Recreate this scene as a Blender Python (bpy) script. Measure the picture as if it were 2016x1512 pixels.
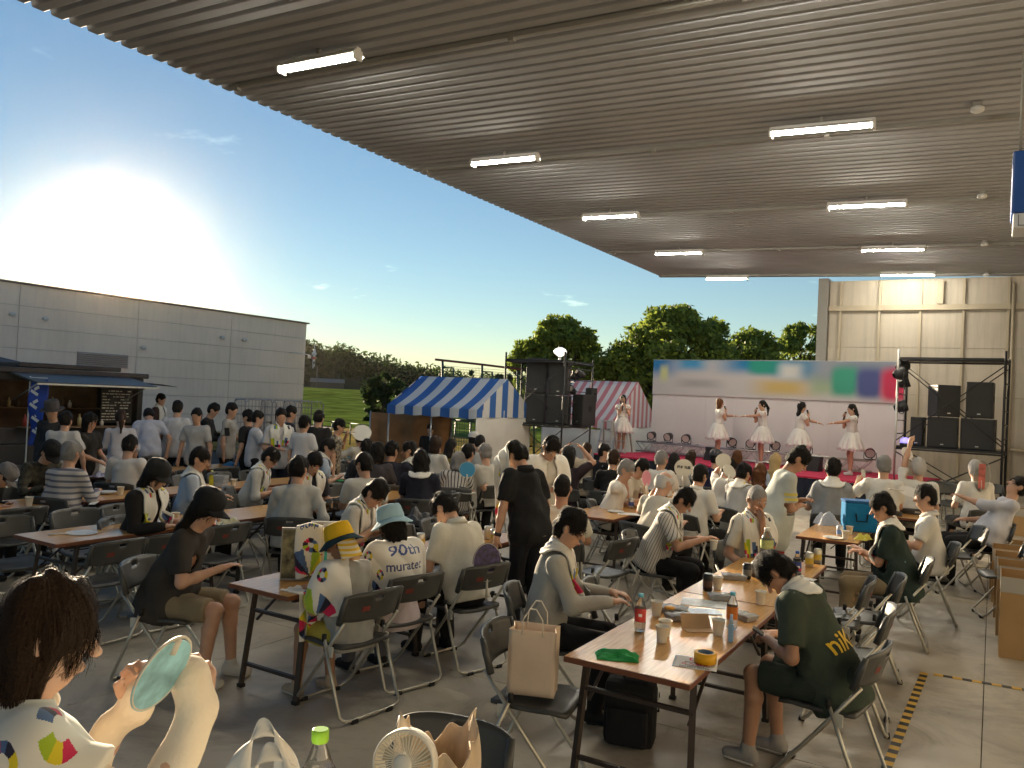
import bpy, bmesh, math, random
import numpy as np
from mathutils import Vector, Matrix
from mathutils.bvhtree import BVHTree

for _o in list(bpy.data.objects): bpy.data.objects.remove(_o)
SC = bpy.context.scene
COL = SC.collection
R = math.radians
rnd = random.Random(7)

# ---------------------------------------------------------------- camera
CAM_H, F_PX, IW, IH = 2.0, 1595.0, 2016.0, 1512.0
YAW, PITCH, ROLL = R(30.8), R(0.88), R(2.75)
FWD = np.array([-math.sin(YAW) * math.cos(PITCH), math.cos(YAW) * math.cos(PITCH), math.sin(PITCH)])
_r0 = np.array([math.cos(YAW), math.sin(YAW), 0.0]); _u0 = np.cross(_r0, FWD)
RGT = math.cos(ROLL) * _r0 + math.sin(ROLL) * _u0
UPV = -math.sin(ROLL) * _r0 + math.cos(ROLL) * _u0
EYE = np.array([0.0, 0.0, CAM_H])
cam = bpy.data.cameras.new('camera'); cam.lens = 36.0 * F_PX / IW; cam.sensor_width = 36.0
cam.clip_start = 0.05; cam.clip_end = 4000.0
camo = bpy.data.objects.new('camera', cam); COL.objects.link(camo)
_m = Matrix.Identity(4)
for i in range(3):
    _m[i][0] = RGT[i]; _m[i][1] = UPV[i]; _m[i][2] = -FWD[i]; _m[i][3] = EYE[i]
camo.matrix_world = _m
SC.camera = camo

# ---------------------------------------------------------------- sky, sun, exposure
SUN_AZ, SUN_EL = R(57.3), R(8.3)                 # azimuth to the left of +Y
SUN_DIR = Vector((-math.sin(SUN_AZ) * math.cos(SUN_EL), math.cos(SUN_AZ) * math.cos(SUN_EL), math.sin(SUN_EL)))
W = bpy.data.worlds.new('World'); SC.world = W; W.use_nodes = True
wn, wl = W.node_tree.nodes, W.node_tree.links
bg = wn['Background']
sky = wn.new('ShaderNodeTexSky'); sky.sky_type = 'NISHITA'; sky.sun_disc = False
sky.sun_elevation = SUN_EL; sky.sun_rotation = -SUN_AZ
sky.air_density = 1.0; sky.dust_density = 0.0; sky.ozone_density = 2.2; sky.altitude = 50
# a few small evening clouds, spread evenly over the whole dome
_tc = wn.new('ShaderNodeTexCoord'); _sp = wn.new('ShaderNodeSeparateXYZ'); wl.new(_tc.outputs['Generated'], _sp.inputs[0])
_dz = wn.new('ShaderNodeMath'); _dz.operation = 'ADD'; _dz.inputs[1].default_value = 0.10; wl.new(_sp.outputs[2], _dz.inputs[0])
_dm = wn.new('ShaderNodeMath'); _dm.operation = 'MAXIMUM'; _dm.inputs[1].default_value = 0.08; wl.new(_dz.outputs[0], _dm.inputs[0])
_cv = wn.new('ShaderNodeCombineXYZ')
for _k in (0, 1):
    _d = wn.new('ShaderNodeMath'); _d.operation = 'DIVIDE'; wl.new(_sp.outputs[_k], _d.inputs[0]); wl.new(_dm.outputs[0], _d.inputs[1]); wl.new(_d.outputs[0], _cv.inputs[_k])
_cn = wn.new('ShaderNodeTexNoise'); _cn.inputs['Scale'].default_value = 2.1; _cn.inputs['Detail'].default_value = 9; _cn.inputs['Roughness'].default_value = .58; wl.new(_cv.outputs[0], _cn.inputs['Vector'])
_cr = wn.new('ShaderNodeMapRange'); _cr.interpolation_type = 'SMOOTHSTEP'; _cr.inputs[1].default_value = .635; _cr.inputs[2].default_value = .72; _cr.inputs[4].default_value = .75; wl.new(_cn.outputs['Fac'], _cr.inputs[0])
_cc = wn.new('ShaderNodeMix'); _cc.data_type = 'RGBA'; _cc.blend_type = 'MULTIPLY'; _cc.inputs[0].default_value = 1.0; wl.new(sky.outputs[0], _cc.inputs[6]); _cc.inputs[7].default_value = (1.75, 1.55, 1.30, 1)
_cm = wn.new('ShaderNodeMix'); _cm.data_type = 'RGBA'; wl.new(_cr.outputs[0], _cm.inputs[0]); wl.new(sky.outputs[0], _cm.inputs[6]); wl.new(_cc.outputs[2], _cm.inputs[7])
wl.new(_cm.outputs[2], bg.inputs[0]); bg.inputs[1].default_value = 0.053
sun = bpy.data.lights.new('sun', 'SUN'); sun.energy = 5.0; sun.angle = R(0.6); sun.color = (1.0, 0.80, 0.55)
suno = bpy.data.objects.new('sun', sun); COL.objects.link(suno)
suno.rotation_euler = (-SUN_DIR).to_track_quat('-Z', 'Y').to_euler()
SC.view_settings.view_transform = 'Standard'; SC.view_settings.look = 'None'
SC.view_settings.gamma = 1.0; SC.view_settings.use_curve_mapping = False
SC.view_settings.exposure = 1.48
SC.cycles.max_bounces = 8; SC.cycles.diffuse_bounces = 5; SC.cycles.transparent_max_bounces = 8
SC.cycles.caustics_reflective = False; SC.cycles.caustics_refractive = False
SC.cycles.use_denoising = True
SC.cycles.sample_clamp_indirect = 6.0

# ---------------------------------------------------------------- helpers: from a measured picture point to a place
def _ray(px, py): return FWD + RGT * ((px - IW / 2) / F_PX) - UPV * ((py - IH / 2) / F_PX)
def at(px, py, z=0.0):
    d = _ray(px, py); return EYE + d * ((z - CAM_H) / d[2])
def atD(px, py, D): return EYE + _ray(px, py) * D
def atX(px, py, X): d = _ray(px, py); return EYE + d * (X / d[0])
def atY(px, py, Y): d = _ray(px, py); return EYE + d * (Y / d[1])
def colat(px, D, z):                             # point above picture column px, D metres deep, at height z
    a = (px - IW / 2) / F_PX; b = (FWD[2] + RGT[2] * a - (z - CAM_H) / D) / UPV[2]
    p = EYE + D * (FWD + RGT * a - UPV * b); return np.array([p[0], p[1], z])

# ---------------------------------------------------------------- helpers: tags
def tag(o, label=None, cat=None, group=None, kind=None):
    if label: o['label'] = label
    if cat: o['category'] = cat
    if group: o['group'] = group
    if kind: o['kind'] = kind
    return o
def empty(name, loc=(0, 0, 0), rz=0.0, label=None, cat=None, group=None):
    o = bpy.data.objects.new(name, None); COL.objects.link(o)
    o.empty_display_size = 0.1
    o.location = [float(v) for v in loc]; o.rotation_euler = (0, 0, rz)
    return tag(o, label, cat, group)
def link(name, me, parent=None, loc=None, rz=None, m=None):
    o = bpy.data.objects.new(name, me); COL.objects.link(o)
    if parent is not None: o.parent = parent
    if loc is not None: o.location = [float(v) for v in loc]
    if rz is not None: o.rotation_euler = (0, 0, rz)
    return o
def copy_tree(o, parent=None):
    c = o.copy(); COL.objects.link(c); c.parent = parent
    for ch in list(o.children): copy_tree(ch, c)
    return c

# ---------------------------------------------------------------- helpers: materials
MATS = {}
def mat(name, col, rough=0.6, metal=0.0, var=0.0, vscale=8.0, bump=0.0, bscale=60.0, spec=0.5, sheen=0.0, trans=0.0, emit=None, es=0.0, alpha=1.0, ior=1.45, sss=0.0, detail=4.0):
    if name in MATS: return MATS[name]
    m = bpy.data.materials.new(name); m.use_nodes = True
    n, l = m.node_tree.nodes, m.node_tree.links
    b = n['Principled BSDF']
    c = (col[0], col[1], col[2], 1.0)
    b.inputs['Base Color'].default_value = c
    b.inputs['Roughness'].default_value = rough; b.inputs['Metallic'].default_value = metal
    b.inputs['Specular IOR Level'].default_value = spec; b.inputs['IOR'].default_value = ior
    if sheen: b.inputs['Sheen Weight'].default_value = sheen
    if trans: b.inputs['Transmission Weight'].default_value = trans
    if alpha < 1: b.inputs['Alpha'].default_value = alpha
    if sss:
        b.inputs['Subsurface Weight'].default_value = sss
        b.inputs['Subsurface Radius'].default_value = (0.02, 0.008, 0.004); b.inputs['Subsurface Scale'].default_value = 0.6
    if emit is not None:
        b.inputs['Emission Color'].default_value = (*emit, 1.0); b.inputs['Emission Strength'].default_value = es
    if var or bump:
        tc = n.new('ShaderNodeTexCoord')
    if var:
        t = n.new('ShaderNodeTexNoise'); t.inputs['Scale'].default_value = vscale; t.inputs['Detail'].default_value = detail
        l.new(tc.outputs['Object'], t.inputs['Vector'])
        mx = n.new('ShaderNodeMix'); mx.data_type = 'RGBA'
        mr = n.new('ShaderNodeMapRange'); mr.inputs[1].default_value = 0.35; mr.inputs[2].default_value = 0.65
        l.new(t.outputs['Fac'], mr.inputs[0]); l.new(mr.outputs[0], mx.inputs[0])
        mx.inputs[6].default_value = tuple(max(0.0, v * (1 - var)) for v in col) + (1.0,)
        mx.inputs[7].default_value = tuple(min(1.0, v * (1 + var * 0.7)) for v in col) + (1.0,)
        l.new(mx.outputs[2], b.inputs['Base Color'])
    if bump:
        t2 = n.new('ShaderNodeTexNoise'); t2.inputs['Scale'].default_value = bscale; t2.inputs['Detail'].default_value = 5
        l.new(tc.outputs['Object'], t2.inputs['Vector'])
        bp = n.new('ShaderNodeBump'); bp.inputs['Strength'].default_value = bump; bp.inputs['Distance'].default_value = 0.02
        l.new(t2.outputs['Fac'], bp.inputs['Height']); l.new(bp.outputs[0], b.inputs['Normal'])
    MATS[name] = m
    return m
def streak(m, amt=.16, sx=5.0, sz=.35):
    """rain streaks and grime running down a wall"""
    n, l = m.node_tree.nodes, m.node_tree.links; bs = n['Principled BSDF']; tc = n.new('ShaderNodeTexCoord'); mp = n.new('ShaderNodeMapping'); mp.inputs['Scale'].default_value = (sx, sx, sz); l.new(tc.outputs['Object'], mp.inputs[0])
    t = n.new('ShaderNodeTexNoise'); t.inputs['Scale'].default_value = 1.6; t.inputs['Detail'].default_value = 8; t.inputs['Roughness'].default_value = .65; l.new(mp.outputs[0], t.inputs['Vector'])
    r1 = n.new('ShaderNodeMapRange'); r1.inputs[1].default_value = .45; r1.inputs[2].default_value = .75; r1.inputs[3].default_value = 1.0; r1.inputs[4].default_value = 1 - amt; l.new(t.outputs['Fac'], r1.inputs[0])
    mx = n.new('ShaderNodeMix'); mx.data_type = 'RGBA'; mx.blend_type = 'MULTIPLY'; mx.inputs[0].default_value = 1.0
    if bs.inputs['Base Color'].links: l.new(bs.inputs['Base Color'].links[0].from_socket, mx.inputs[6])
    else: mx.inputs[6].default_value = bs.inputs['Base Color'].default_value
    l.new(r1.outputs[0], mx.inputs[7]); l.new(mx.outputs[2], bs.inputs['Base Color']); return m
def stripes(name, c1, c2, axis, period, duty=0.5, rough=0.7, off=0.0):
    """two-colour stripes along an object axis: printed cloth, tape"""
    if name in MATS: return MATS[name]
    m = mat(name, c1, rough); n, l = m.node_tree.nodes, m.node_tree.links
    tc = n.new('ShaderNodeTexCoord'); sp = n.new('ShaderNodeSeparateXYZ'); l.new(tc.outputs['Object'], sp.inputs[0])
    a = n.new('ShaderNodeMath'); a.operation = 'MULTIPLY_ADD'; a.inputs[1].default_value = 1.0 / period; a.inputs[2].default_value = 1000.0 + off
    l.new(sp.outputs[axis], a.inputs[0])
    f = n.new('ShaderNodeMath'); f.operation = 'FRACT'; l.new(a.outputs[0], f.inputs[0])
    g = n.new('ShaderNodeMath'); g.operation = 'GREATER_THAN'; g.inputs[1].default_value = duty; l.new(f.outputs[0], g.inputs[0])
    mx = n.new('ShaderNodeMix'); mx.data_type = 'RGBA'
    mx.inputs[6].default_value = (*c1, 1); mx.inputs[7].default_value = (*c2, 1)
    l.new(g.outputs[0], mx.inputs[0]); l.new(mx.outputs[2], n['Principled BSDF'].inputs['Base Color'])
    return m
def vcol_mat(name, rough=0.8, sheen=0.1):
    """cloth or paper whose print is stored as a colour per face"""
    if name in MATS: return MATS[name]
    m = mat(name, (1, 1, 1), rough, sheen=sheen); n, l = m.node_tree.nodes, m.node_tree.links
    a = n.new('ShaderNodeVertexColor'); a.layer_name = 'print'
    l.new(a.outputs[0], n['Principled BSDF'].inputs['Base Color'])
    return m

# ---------------------------------------------------------------- helpers: meshes
class MB:
    def __init__(s): s.v = []; s.f = []; s.mi = []; s.cur = 0; s.sm = []; s.smooth = False
    def add(s, vs, fs):
        k = len(s.v); s.v.extend([tuple(float(c) for c in v) for v in vs])
        for f in fs: s.f.append(tuple(k + i for i in f)); s.mi.append(s.cur); s.sm.append(s.smooth)
        return s
    def box(s, x0, x1, y0, y1, z0, z1, M=None):
        vs = [(x, y, z) for x in (x0, x1) for y in (y0, y1) for z in (z0, z1)]
        if M is not None: vs = [tuple(M @ Vector(v)) for v in vs]
        return s.add(vs, [(0, 1, 3, 2), (4, 6, 7, 5), (0, 4, 5, 1), (2, 3, 7, 6), (0, 2, 6, 4), (1, 5, 7, 3)])
    def cbox(s, c, d, rz=0.0, M=None):
        Mx = Matrix.Translation(Vector([float(q) for q in c])) @ Matrix.Rotation(rz, 4, 'Z')
        if M is not None: Mx = Mx @ M
        return s.box(-d[0] / 2, d[0] / 2, -d[1] / 2, d[1] / 2, -d[2] / 2, d[2] / 2, Mx)
    def bbox(s, c, d, b=0.01, rz=0.0, M=None):                 # box with chamfered edges
        hx, hy, hz = d[0] / 2, d[1] / 2, d[2] / 2
        Mx = Matrix.Translation(Vector([float(q) for q in c])) @ Matrix.Rotation(rz, 4, 'Z')
        if M is not None: Mx = Mx @ M
        bm = bmesh.new(); bmesh.ops.create_cube(bm, size=1.0)
        for v in bm.verts: v.co = Vector((v.co.x * 2 * hx, v.co.y * 2 * hy, v.co.z * 2 * hz))
        bmesh.ops.bevel(bm, geom=list(bm.edges), offset=b, segments=2, affect='EDGES', profile=0.6)
        bm.verts.ensure_lookup_table()
        vs = [tuple(Mx @ v.co) for v in bm.verts]; fs = [tuple(v.index for v in f.verts) for f in bm.faces]
        bm.free(); return s.add(vs, fs)
    def tube(s, pts, r, n=8, caps=True, closed=False):
        P = [Vector([float(c) for c in p]) for p in pts]; k = len(P)
        rr = r if isinstance(r, (list, tuple)) else [r] * k
        vs = []; up = None
        for i, p in enumerate(P):
            if closed: t = P[(i + 1) % k] - P[i - 1]
            else: t = (P[min(i + 1, k - 1)] - P[max(i - 1, 0)])
            t.normalize()
            if up is None:
                up = Vector((0, 0, 1)) if abs(t.z) < 0.9 else Vector((1, 0, 0))
            a = t.cross(up)
            if a.length < 1e-5: a = t.orthogonal()
            a.normalize(); b = a.cross(t); up = b
            for j in range(n):
                q = 2 * math.pi * j / n
                vs.append(p + (a * math.cos(q) + b * math.sin(q)) * rr[i])
        fs = []
        for i in range(k if closed else k - 1):
            i2 = (i + 1) % k
            for j in range(n):
                j2 = (j + 1) % n
                fs.append((i * n + j, i * n + j2, i2 * n + j2, i2 * n + j))
        if caps and not closed:
            fs.append(tuple(range(n))[::-1]); fs.append(tuple((k - 1) * n + j for j in range(n)))
        sm = s.smooth; s.smooth = True; s.add(vs, fs); s.smooth = sm
        return s
    def bar(s, a, b, w, h=None):                              # square bar
        a, b = Vector([float(c) for c in a]), Vector([float(c) for c in b]); h = h or w
        d = (b - a); L = d.length; q = d.to_track_quat('X', 'Z').to_matrix().to_4x4()
        return s.box(0, L, -w / 2, w / 2, -h / 2, h / 2, Matrix.Translation(a) @ q)
    def lathe(s, prof, n=16, M=None, caps=True):
        vs = []
        for (r, z) in prof:
            for j in range(n):
                q = 2 * math.pi * j / n; vs.append(Vector((r * math.cos(q), r * math.sin(q), z)))
        if M is not None: vs = [M @ v for v in vs]
        fs = []
        for i in range(len(prof) - 1):
            for j in range(n):
                j2 = (j + 1) % n; fs.append((i * n + j, i * n + j2, (i + 1) * n + j2, (i + 1) * n + j))
        sm = s.smooth; s.smooth = True; s.add(vs, fs); s.smooth = False
        if caps:
            k = len(s.v) - len(vs)
            for base, rev in ((0, True), ((len(prof) - 1) * n, False)):
                r = prof[0][0] if rev else prof[-1][0]
                if r > 1e-4:
                    f = tuple(k + base + j for j in range(n)); s.f.append(f[::-1] if rev else f); s.mi.append(s.cur); s.sm.append(False)
        s.smooth = sm
        return s
    def quad(s, a, b, c, d): return s.add([a, b, c, d], [(0, 1, 2, 3)])
    def grid(s, fn, nu, nv, closed_u=False):
        vs = [fn(i / nu, j / nv) for j in range(nv + 1) for i in range(nu + 1)]
        fs = [(j * (nu + 1) + i, j * (nu + 1) + i + 1, (j + 1) * (nu + 1) + i + 1, (j + 1) * (nu + 1) + i) for j in range(nv) for i in range(nu)]
        return s.add(vs, fs)
    def mesh(s, name, mats):
        me = bpy.data.meshes.new(name); me.from_pydata(s.v, [], s.f)
        for m in (mats if isinstance(mats, (list, tuple)) else [mats]): me.materials.append(m)
        me.polygons.foreach_set('material_index', s.mi); me.polygons.foreach_set('use_smooth', s.sm); me.update()
        return me
    def build(s, name, mats, parent=None, loc=None, rz=None): return link(name, s.mesh(name, mats), parent, loc, rz)
def solidify(o, t, off=0.0):
    m = o.modifiers.new('thick', 'SOLIDIFY'); m.thickness = t; m.offset = off; return o
def ease(a, b, x): x = min(1.0, max(0.0, (x - a) / (b - a))); return x * x * (3 - 2 * x)
def text_mesh(txt, size, name='lettering', bold=0.0):
    cu = bpy.data.curves.new('t', 'FONT'); cu.body = txt; cu.size = size; cu.align_x = 'CENTER'; cu.align_y = 'CENTER'; cu.resolution_u = 3
    if bold: cu.offset = bold
    o = bpy.data.objects.new('t', cu); COL.objects.link(o)
    dg = bpy.context.evaluated_depsgraph_get(); me = bpy.data.meshes.new_from_object(o.evaluated_get(dg))
    bpy.data.objects.remove(o); bpy.data.curves.remove(cu); me.name = name
    return me
_TM = {}
def text_mask(txt, n=160, bold=0.0):
    """bitmap of a word: array [row from top, col], height n, and its width/height"""
    if (txt, bold) in _TM: return _TM[(txt, bold)]
    me = text_mesh(txt, 1.0, bold=bold); me.calc_loop_triangles()
    co = np.array([v.co[:2] for v in me.vertices]); lo, hi = co.min(0), co.max(0)
    asp = (hi[0] - lo[0]) / (hi[1] - lo[1]); wn_ = max(8, int(n * asp)); A = np.zeros((n, wn_), bool)
    c = (co - lo) / (hi - lo) * [wn_, n]
    for t in me.loop_triangles:
        p = c[list(t.vertices)]
        x0, y0 = np.floor(p.min(0)).astype(int); x1, y1 = np.ceil(p.max(0)).astype(int)
        xs, ys = np.meshgrid(np.arange(max(x0, 0), min(x1, wn_)) + .5, np.arange(max(y0, 0), min(y1, n)) + .5)
        if xs.size == 0: continue
        d = lambda a, b: (b[0] - a[0]) * (ys - a[1]) - (b[1] - a[1]) * (xs - a[0])
        e0, e1, e2 = d(p[0], p[1]), d(p[1], p[2]), d(p[2], p[0])
        ins = ((e0 >= 0) & (e1 >= 0) & (e2 >= 0)) | ((e0 <= 0) & (e1 <= 0) & (e2 <= 0))
        iy = n - 1 - (ys - .5).astype(int); ix = (xs - .5).astype(int)
        A[iy[ins], ix[ins]] = True
    bpy.data.meshes.remove(me)
    _TM[(txt, bold)] = (A, asp); return A, asp
# ================================================================ the setting
def gz(x, y): return -0.45 * ease(12.0, 16.5, y) * ease(9.6, 12.5, -x) + 2.2 * ease(60, 150, math.hypot(x, y)) * ease(10, 60, -x)
CONC = mat('concrete_floor', (0.45, 0.40, 0.32), 0.42, var=0.12, vscale=0.9, bump=0.03, bscale=40, detail=9)
def floor_detail():
    n, l = CONC.node_tree.nodes, CONC.node_tree.links; b = n['Principled BSDF']
    tc = n.new('ShaderNodeTexCoord'); t = n.new('ShaderNodeTexNoise'); t.inputs['Scale'].default_value = 3.2; t.inputs['Detail'].default_value = 8
    t.inputs['Distortion'].default_value = 0.6; l.new(tc.outputs['Object'], t.inputs['Vector'])
    mr = n.new('ShaderNodeMapRange'); mr.inputs[1].default_value = 0.3; mr.inputs[2].default_value = 0.7; mr.inputs[3].default_value = 0.30; mr.inputs[4].default_value = 0.62
    l.new(t.outputs['Fac'], mr.inputs[0]); l.new(mr.outputs[0], b.inputs['Roughness'])
    st = n.new('ShaderNodeTexNoise'); st.inputs['Scale'].default_value = 1.1; st.inputs['Detail'].default_value = 12; st.inputs['Roughness'].default_value = .72; st.inputs['Distortion'].default_value = 1.2; l.new(tc.outputs['Object'], st.inputs['Vector'])
    r1 = n.new('ShaderNodeMapRange'); r1.inputs[1].default_value = .48; r1.inputs[2].default_value = .72; r1.inputs[3].default_value = 1.0; r1.inputs[4].default_value = .50; l.new(st.outputs['Fac'], r1.inputs[0])
    sp = n.new('ShaderNodeTexVoronoi'); sp.feature = 'F1'; sp.inputs['Scale'].default_value = 4.5; sp.inputs['Randomness'].default_value = 1.0; l.new(tc.outputs['Object'], sp.inputs['Vector'])
    r2 = n.new('ShaderNodeMapRange'); r2.inputs[1].default_value = .03; r2.inputs[2].default_value = .075; r2.inputs[3].default_value = .62; r2.inputs[4].default_value = 1.0; l.new(sp.outputs['Distance'], r2.inputs[0])
    mu = n.new('ShaderNodeMath'); mu.operation = 'MULTIPLY'; l.new(r1.outputs[0], mu.inputs[0]); l.new(r2.outputs[0], mu.inputs[1])
    src = b.inputs['Base Color'].links[0].from_socket; mx = n.new('ShaderNodeMix'); mx.data_type = 'RGBA'; mx.blend_type = 'MULTIPLY'; mx.inputs[0].default_value = 1.0
    l.new(src, mx.inputs[6]); l.new(mu.outputs[0], mx.inputs[7]); l.new(mx.outputs[2], b.inputs['Base Color'])
floor_detail()
ASPH = mat('asphalt', (0.085, 0.08, 0.072), 0.9, var=0.3, vscale=2.0, bump=0.25, bscale=90, spec=0.2)
GRASS = mat('field_grass', (0.14, 0.20, 0.04), 0.95, var=0.45, vscale=0.35, bump=0.6, bscale=6, spec=0.0)
LAWN = mat('dry_lawn', (0.30, 0.235, 0.08), 0.95, var=0.35, vscale=0.5, bump=0.4, bscale=14, spec=0.0)
# ground: one sheet to the horizon
g = MB()
xs = [-680, -500, -400, -300, -200, -150, -120] + [-100 + 4 * i for i in range(19)] + [-26 + 1.0 * i for i in range(18)] + [-8.5, -4, 0, 4, 10, 30, 80, 250, 450, 680]
ys = [-680, -300, -60, -20, -5, 0, 4, 8] + [10 + 1.0 * i for i in range(12)] + [22 + 4 * i for i in range(20)] + [110, 130, 150, 180, 250, 400, 550, 680]
g.smooth = True
g.add([(x, y, gz(x, y) - 0.02) for y in ys for x in xs], [(j * len(xs) + i, j * len(xs) + i + 1, (j + 1) * len(xs) + i + 1, (j + 1) * len(xs) + i) for j in range(len(ys) - 1) for i in range(len(xs) - 1)])
go = g.build('ground', [ASPH]); tag(go, kind='structure')
def sheet(name, poly_x, poly_y, m, dz, nx=30, ny=30, skew=0.0):
    b = MB(); b.smooth = True
    b.grid(lambda u, v: (poly_x[0] + u * (poly_x[1] - poly_x[0]), poly_y[0] + v * (poly_y[1] - poly_y[0]) + skew * u, gz(poly_x[0] + u * (poly_x[1] - poly_x[0]), poly_y[0] + v * (poly_y[1] - poly_y[0]) + skew * u) + dz), nx, ny)
    return tag(b.build(name, m), kind='structure')
sheet('lawn', (-34, -11.2), (19.5, 38), LAWN, 0.03, 40, 30)
sheet('field', (-230, -12), (38.1, 165), GRASS, 0.05, 60, 40)
# floor slab, cast in bays with sawn joints between them
sl = empty('floor'); tag(sl, kind='structure')
slabs = {}
for i, (x0, x1) in enumerate([(-9.2, -4.76), (-4.755, 0.0), (0.005, 4.4)]):
    for j, (y0, y1) in enumerate([(-6, -0.6), (-0.595, 4.9), (4.905, 10.4), (10.405, 15.9), (15.905, 24.0)]):
        b = MB(); b.bbox(((x0 + x1) / 2, (y0 + y1) / 2, -0.1), (x1 - x0, y1 - y0, 0.2), 0.004)
        b.build('slab', CONC, sl)

# ---------------------------------------------------------------- canopy
CEIL = mat('canopy_steel', (0.42, 0.43, 0.45), 0.75, var=0.10, vscale=0.6)
STEEL = mat('grey_steel', (0.30, 0.29, 0.26), 0.5)
CE_S = 0.03
def cz(x): return CAM_H + 3.62 - CE_S * x
can = empty('canopy', (0, 0, 0)); tag(can, 'long corrugated steel canopy roof over the tables, with a sawtooth eave', 'canopy')
b = MB(); P0 = 0.205; y = -5.0; prof = []
while y < 23.3:
    prof += [(y, 0.0), (y + 0.110, 0.0), (y + 0.124, 0.006), (y + 0.145, 0.068), (y + 0.180, 0.068), (y + 0.198, 0.006)]
    y += P0
nx_ = 2
XE, XR = -8.9, 4.2
vs = []
for (yy, dz) in prof:
    for k in range(nx_ + 1):
        x = XE + (XR - XE) * k / nx_; vs.append((x, yy, cz(x) + dz))
fs = [(i * (nx_ + 1) + k, (i + 1) * (nx_ + 1) + k, (i + 1) * (nx_ + 1) + k + 1, i * (nx_ + 1) + k + 1) for i in range(len(prof) - 1) for k in range(nx_)]
b.add(vs, fs); ro = b.build('roof_deck', CEIL, can); solidify(ro, 0.004, 1.0)
b = MB()
for yy in (3.0, 7.05, 11.1, 15.2, 19.2, 23.15):
    b.cbox(((XE + XR) / 2 + 0.1, yy, 0), (XR - XE - 0.2, 0.05, 0.05), 0, Matrix.Rotation(math.atan(CE_S), 4, 'Y'))
    for i in range(8): b.v[-8 + i] = (b.v[-8 + i][0], b.v[-8 + i][1], b.v[-8 + i][2] + cz((XE + XR) / 2) - 0.035)
    b.build('conduit', STEEL, can); b = MB()
for xx in (-8.55, -4.4, -2.0, 0.2):
    for yy in (7.05, 11.1, 15.2, 19.2):
        b = MB(); b.box(xx - .03, xx + .03, yy - .03, yy + .03, cz(xx) - 0.09, cz(xx) + 0.0); b.build('conduit_clip', STEEL, can)
b = MB(); b.box(XE - 0.02, XR, 23.4, 23.52, 5.2, 6.3); 
for i in range(8):
    v = b.v[i]; b.v[i] = (v[0], v[1], cz(v[0]) + (-0.03 if v[2] < 5.5 else 0.2))
b.build('end_beam', STEEL, can)
for yy in (-3.0, ): pass
TUBE = mat('lit_tube', (1, 1, 1), 0.4, emit=(1.0, 0.93, 0.78), es=175.0)
LWHITE = mat('fixture_white', (0.72, 0.71, 0.68), 0.4)
def tube_light(x0, x1, y, label):
    t = empty('tube_light', ((x0 + x1) / 2, y, cz((x0 + x1) / 2) - 0.10), 0, label, 'ceiling light', 'tube lights under the canopy')
    L = x1 - x0; b = MB()
    Mx = Matrix.Rotation(math.atan(CE_S), 4, 'Y')
    b.cbox((0, 0, -0.01), (L, 0.07, 0.06), 0, Mx); b.build('housing', LWHITE, t)
    for sx in (-1, 1):
        b = MB(); b.bbox((sx * (L / 2 - 0.015), 0, -0.06 - sx * L / 2 * CE_S), (0.03, 0.13, 0.11), 0.006); b.build('end_cap', LWHITE, t)
    for sy in (-1, 1):
        b = MB(); b.cbox((0, sy * 0.066, -0.036), (L, 0.085, 0.006), 0, Mx @ Matrix.Rotation(sy * -0.6, 4, 'X')); b.build('reflector', LWHITE, t)
    b = MB(); b.tube([(-L / 2 + 0.03, 0, -0.075 + (L / 2) * CE_S), (L / 2 - 0.03, 0, -0.075 - (L / 2) * CE_S)], 0.0125, 10); b.build('tube', TUBE, t)
    b = MB(); b.box(-0.02, 0.02, -0.02, 0.02, 0.02, 0.09); b.build('hanger', STEEL, t)
for yy in (6.6, 10.65, 14.7, 18.8, 22.9): tube_light(-7.28, -6.08, yy, 'lit tube light hanging in the row along the open eave')
for yy in (6.4, 10.55, 14.75, 18.9, 22.4): tube_light(-2.6, -1.35, yy, 'lit tube light hanging in the inner row, beside the smoke detectors')
for yy in (10.6, 14.8, 18.95, 23.0):
    x = -0.28; b = MB(); t = empty('smoke_detector', (x, yy, cz(x) - 0.05), 0, 'small white round smoke detector under the canopy', 'smoke detector', 'smoke detectors under the canopy')
    b.lathe([(0.05, 0.0), (0.07, -0.01), (0.07, -0.05), (0.045, -0.065), (0.0, -0.07)], 14); b.build('housing', LWHITE, t)
    b = MB(); b.box(-.05, .05, -.05, .05, 0.0, 0.05); b.build('bracket', STEEL, t)

# blue cabinet hung from the canopy
BLUE = mat('blue_cabinet', (0.012, 0.07, 0.30), 0.45, var=0.05)
t = empty('hanging_cabinet', (0.43, 9.0, 3.78), 0, 'blue hanging cabinet with a pale grey base, high under the canopy', 'cabinet')
b = MB(); b.bbox((0, 0, 0.43), (0.72, 0.5, 0.58), 0.02); b.build('shell', BLUE, t)
b = MB(); b.bbox((0, 0, 0.07), (0.68, 0.48, 0.135), 0.012); bo = b.build('base', mat('pale_panel', (0.55, 0.58, 0.62), 0.4), t)
b = MB(); b.box(-0.30, 0.30, -0.246, -0.242, 0.02, 0.025); b.box(-0.30, -0.294, -0.246, -0.242, 0.02, 0.12); b.build('seam', mat('dark_seam', (0.05, 0.06, 0.09), 0.5), t)
for sx in (-1, 1):
    for sy in (-1, 1):
        b = MB(); b.tube([(sx * .3, sy * .2, .72), (sx * .3, sy * .2, 1.83)], 0.012, 6); b.build('hanging_rod', STEEL, t)

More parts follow.
